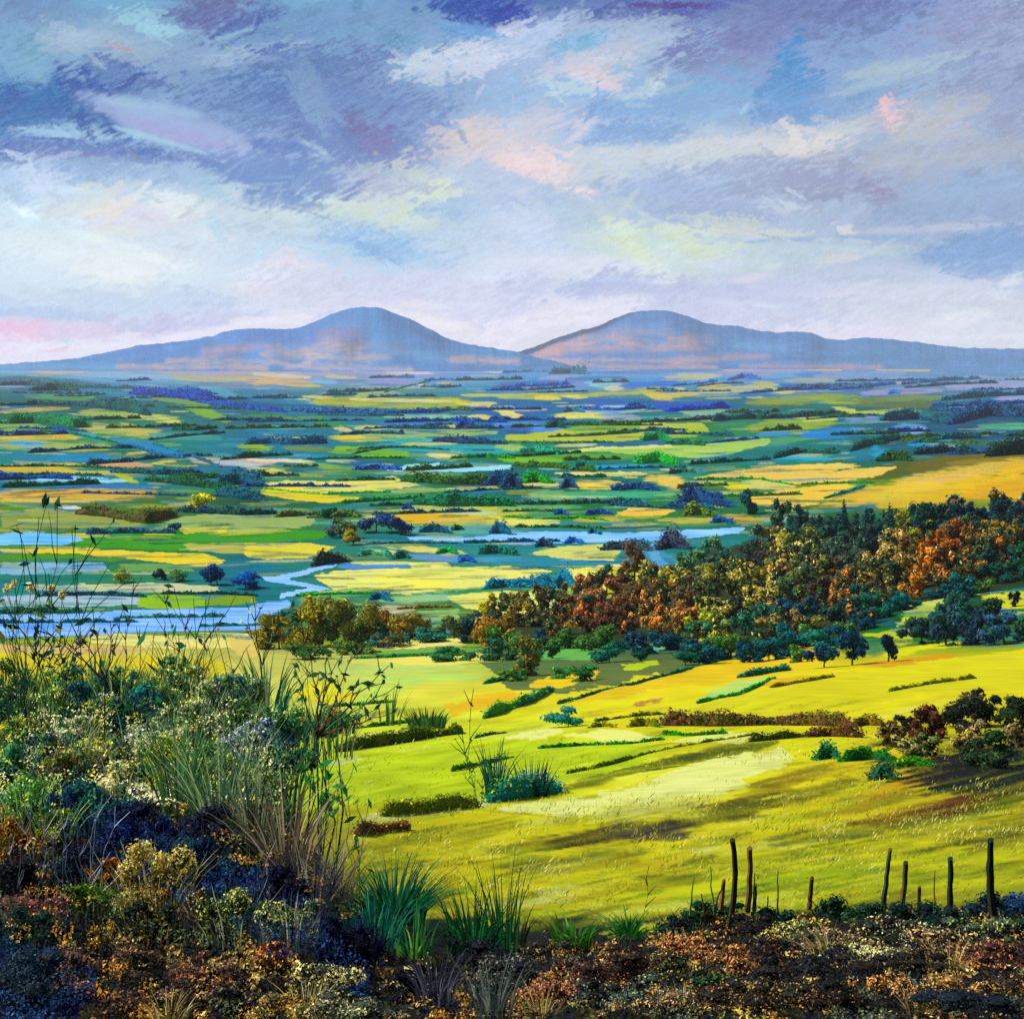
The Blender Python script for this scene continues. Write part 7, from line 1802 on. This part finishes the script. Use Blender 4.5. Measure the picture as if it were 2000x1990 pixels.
for i, (x, d, tips, lab) in enumerate([(75, 11.8, [(62, 1560), (40, 1600), (90, 1590)], "pale bare stems at the far left over the black-green bramble"), (130, 11.6, [(95, 1615), (130, 1630), (118, 1580)], "crooked pale bare stem, second from the left"),
                                       (172, 11.6, [(200, 1560), (150, 1600), (225, 1575), (185, 1600)], "forked pale bare stems, right of the crooked one"), (30, 11.6, [(18, 1640), (40, 1650)], "short pale stems at the left edge of the bank"), (500, 11.4, [(540, 1640), (520, 1680)], "faint grey stem behind the grey sage mound")]):
    sapling(x, d, tips, lab, "#8a98a8 #6a7a8c #a0acb4", None, 4.4, .22, name="bare_stem", group="pale bare stems on the left bank")
sapling(1262, 24, [(1268, 1690)], "thin dark stem with beaded seeds left of the fence posts", "#3a4424", None, 4.5, .05, name="dry_stem", group="dry stems by the fence", foot=1826)
for i, (x, y0, x1, y1, lab, c) in enumerate([(1348, 1770, 1356, 1712, "short green stem left of the two tall posts", "#5a7a28"), (1395, 1770, 1388, 1692, "thin green stem beside the left tall post", "#5a8a2c"), (1520, 1768, 1520, 1700, "fine straight stem right of the two tall posts", "#6a5a28"), (1500, 1780, 1500, 1750, "tiny brown stem right of the two tall posts", "#4a3424"),
                                           (1390, 1790, 1415, 1718, "brown twig leaning in front of the left tall post", "#6a4428"), (1380, 1780, 1370, 1745, "short reddish twig left of the left tall post", "#7a4a2c"), (1472, 1775, 1474, 1705, "thin stem touching the right tall post", "#5a5a28"), (1826, 1750, 1826, 1700, "faint red stem between the right-hand posts", "#8a5a24")]):
    d = 24.5; g = point(x, y0 + 18, d); b = Bag(); b.add(*tube(bend(g, point(x1, y1, d), 6, .05, .01), 2.2 * d / F, 1.1 * d / F, 5), lin(c)); tag(b.build("dry_stem", M_bark, g), lab, "stem", "dry stems by the fence")

# weathered fence posts
def post(x0, y0, x1, y1, w, label, c, d):
    g = point(x0, y0, d); t = point(x1, y1, d); sc = d / F; bag = Bag()
    m = 9; P_ = bend(g, t, m, rng.normal(0, .06), 0.006); V = []; W = w * sc / 2
    for i, p in enumerate(P_):
        k = i / (m - 1); r = W * (1.08 - 0.22 * k) * (1 + 0.06 * rng.normal())
        for s in range(8):
            a = 2 * math.pi * s / 8 + .3; rr = r * (1 + 0.10 * math.sin(3 * a + 1.3))
            z = (0.5 * W * math.cos(a - 1) if i == m - 1 else 0)
            V.append(p + np.array((math.cos(a) * rr, math.sin(a) * rr, z)))
    Fq = [[i * 8 + s, i * 8 + (s + 1) % 8, (i + 1) * 8 + (s + 1) % 8, (i + 1) * 8 + s] for i in range(m - 1) for s in range(8)]
    V.append(t + np.array((0, 0, 0.1 * W))); n = len(V) - 1
    Fq += [[(m - 1) * 8 + s, (m - 1) * 8 + (s + 1) % 8, n, n] for s in range(8)]
    V = np.array(V); k = (V[:, 2] - g[2]) / (t[2] - g[2]); cc = pal(c)
    C = cc[0] * (1 - k[:, None]) + cc[1] * k[:, None]
    bag.add(V, np.array(Fq), C); return tag(bag.build("fence_post", M_wood, g, None, False), label, "fence post", "old fence posts along the bank")
for a in [(1422, 1815, 1430, 1640, 12, "tallest post of the left pair, standing in the bottle green bush", "#3a2c1c #2a241c", 23.5), (1460, 1780, 1464, 1656, 11, "second tall post of the left pair, brown and slightly bowed", "#5a4424 #6a4c2c", 24.5), (1408, 1775, 1414, 1718, 9, "short brown post leaning beside the tallest left one", "#7a5428 #6a4828", 24.8),
          (1473, 1780, 1475, 1728, 7, "thin low post right of the left pair", "#3f3020 #4a3820", 24.6), (1580, 1775, 1586, 1714, 9, "short leaning post alone in the middle of the fence line", "#5a4424 #33281c", 24.6), (1726, 1765, 1739, 1658, 9, "slanting post, first of the right-hand posts", "#24382c #4a4424", 24.6),
          (1760, 1775, 1769, 1684, 11, "split post with a pale side, second of the right-hand posts", "#6a5a28 #2a2c20", 24.3), (1795, 1770, 1796, 1732, 8, "stump-like short post between the right-hand posts", "#6a4c28 #5a4424", 24.6), (1853, 1780, 1856, 1676, 11, "straight dark post, third of the right-hand posts", "#2a2c20 #1c3028", 24.3),
          (1940, 1785, 1935, 1640, 15, "thickest dark post at the right end of the fence line", "#2c2418 #122820", 23.8)]:
    post(*a)

# ------------------------------------------------------------------ the air between here and the mountains
def haze_box(x, y0, y1, z0, z1, density):
    V = np.array([(sx_, sy_, sz_) for sz_ in (z0, z1) for sy_ in (y0, y1) for sx_ in (-x, x)], float)
    Fq = np.array([(0, 2, 3, 1), (4, 5, 7, 6), (0, 1, 5, 4), (2, 6, 7, 3), (0, 4, 6, 2), (1, 3, 7, 5)])
    m = bpy.data.materials.new("haze_air"); m.use_nodes = True
    n = m.node_tree.nodes; l = m.node_tree.links; n.clear()
    o = n.new("ShaderNodeOutputMaterial"); v = n.new("ShaderNodeVolumePrincipled")
    v.inputs["Color"].default_value = (0.74, 0.86, 1.0, 1); v.inputs["Density"].default_value = density; v.inputs["Anisotropy"].default_value = 0.0
    l.new(v.outputs[0], o.inputs["Volume"])
    return tag(build("haze", V, Fq, None, m), kind="stuff")
haze_box(19000, -300, 24500, -400, 1300, 2.0e-5)
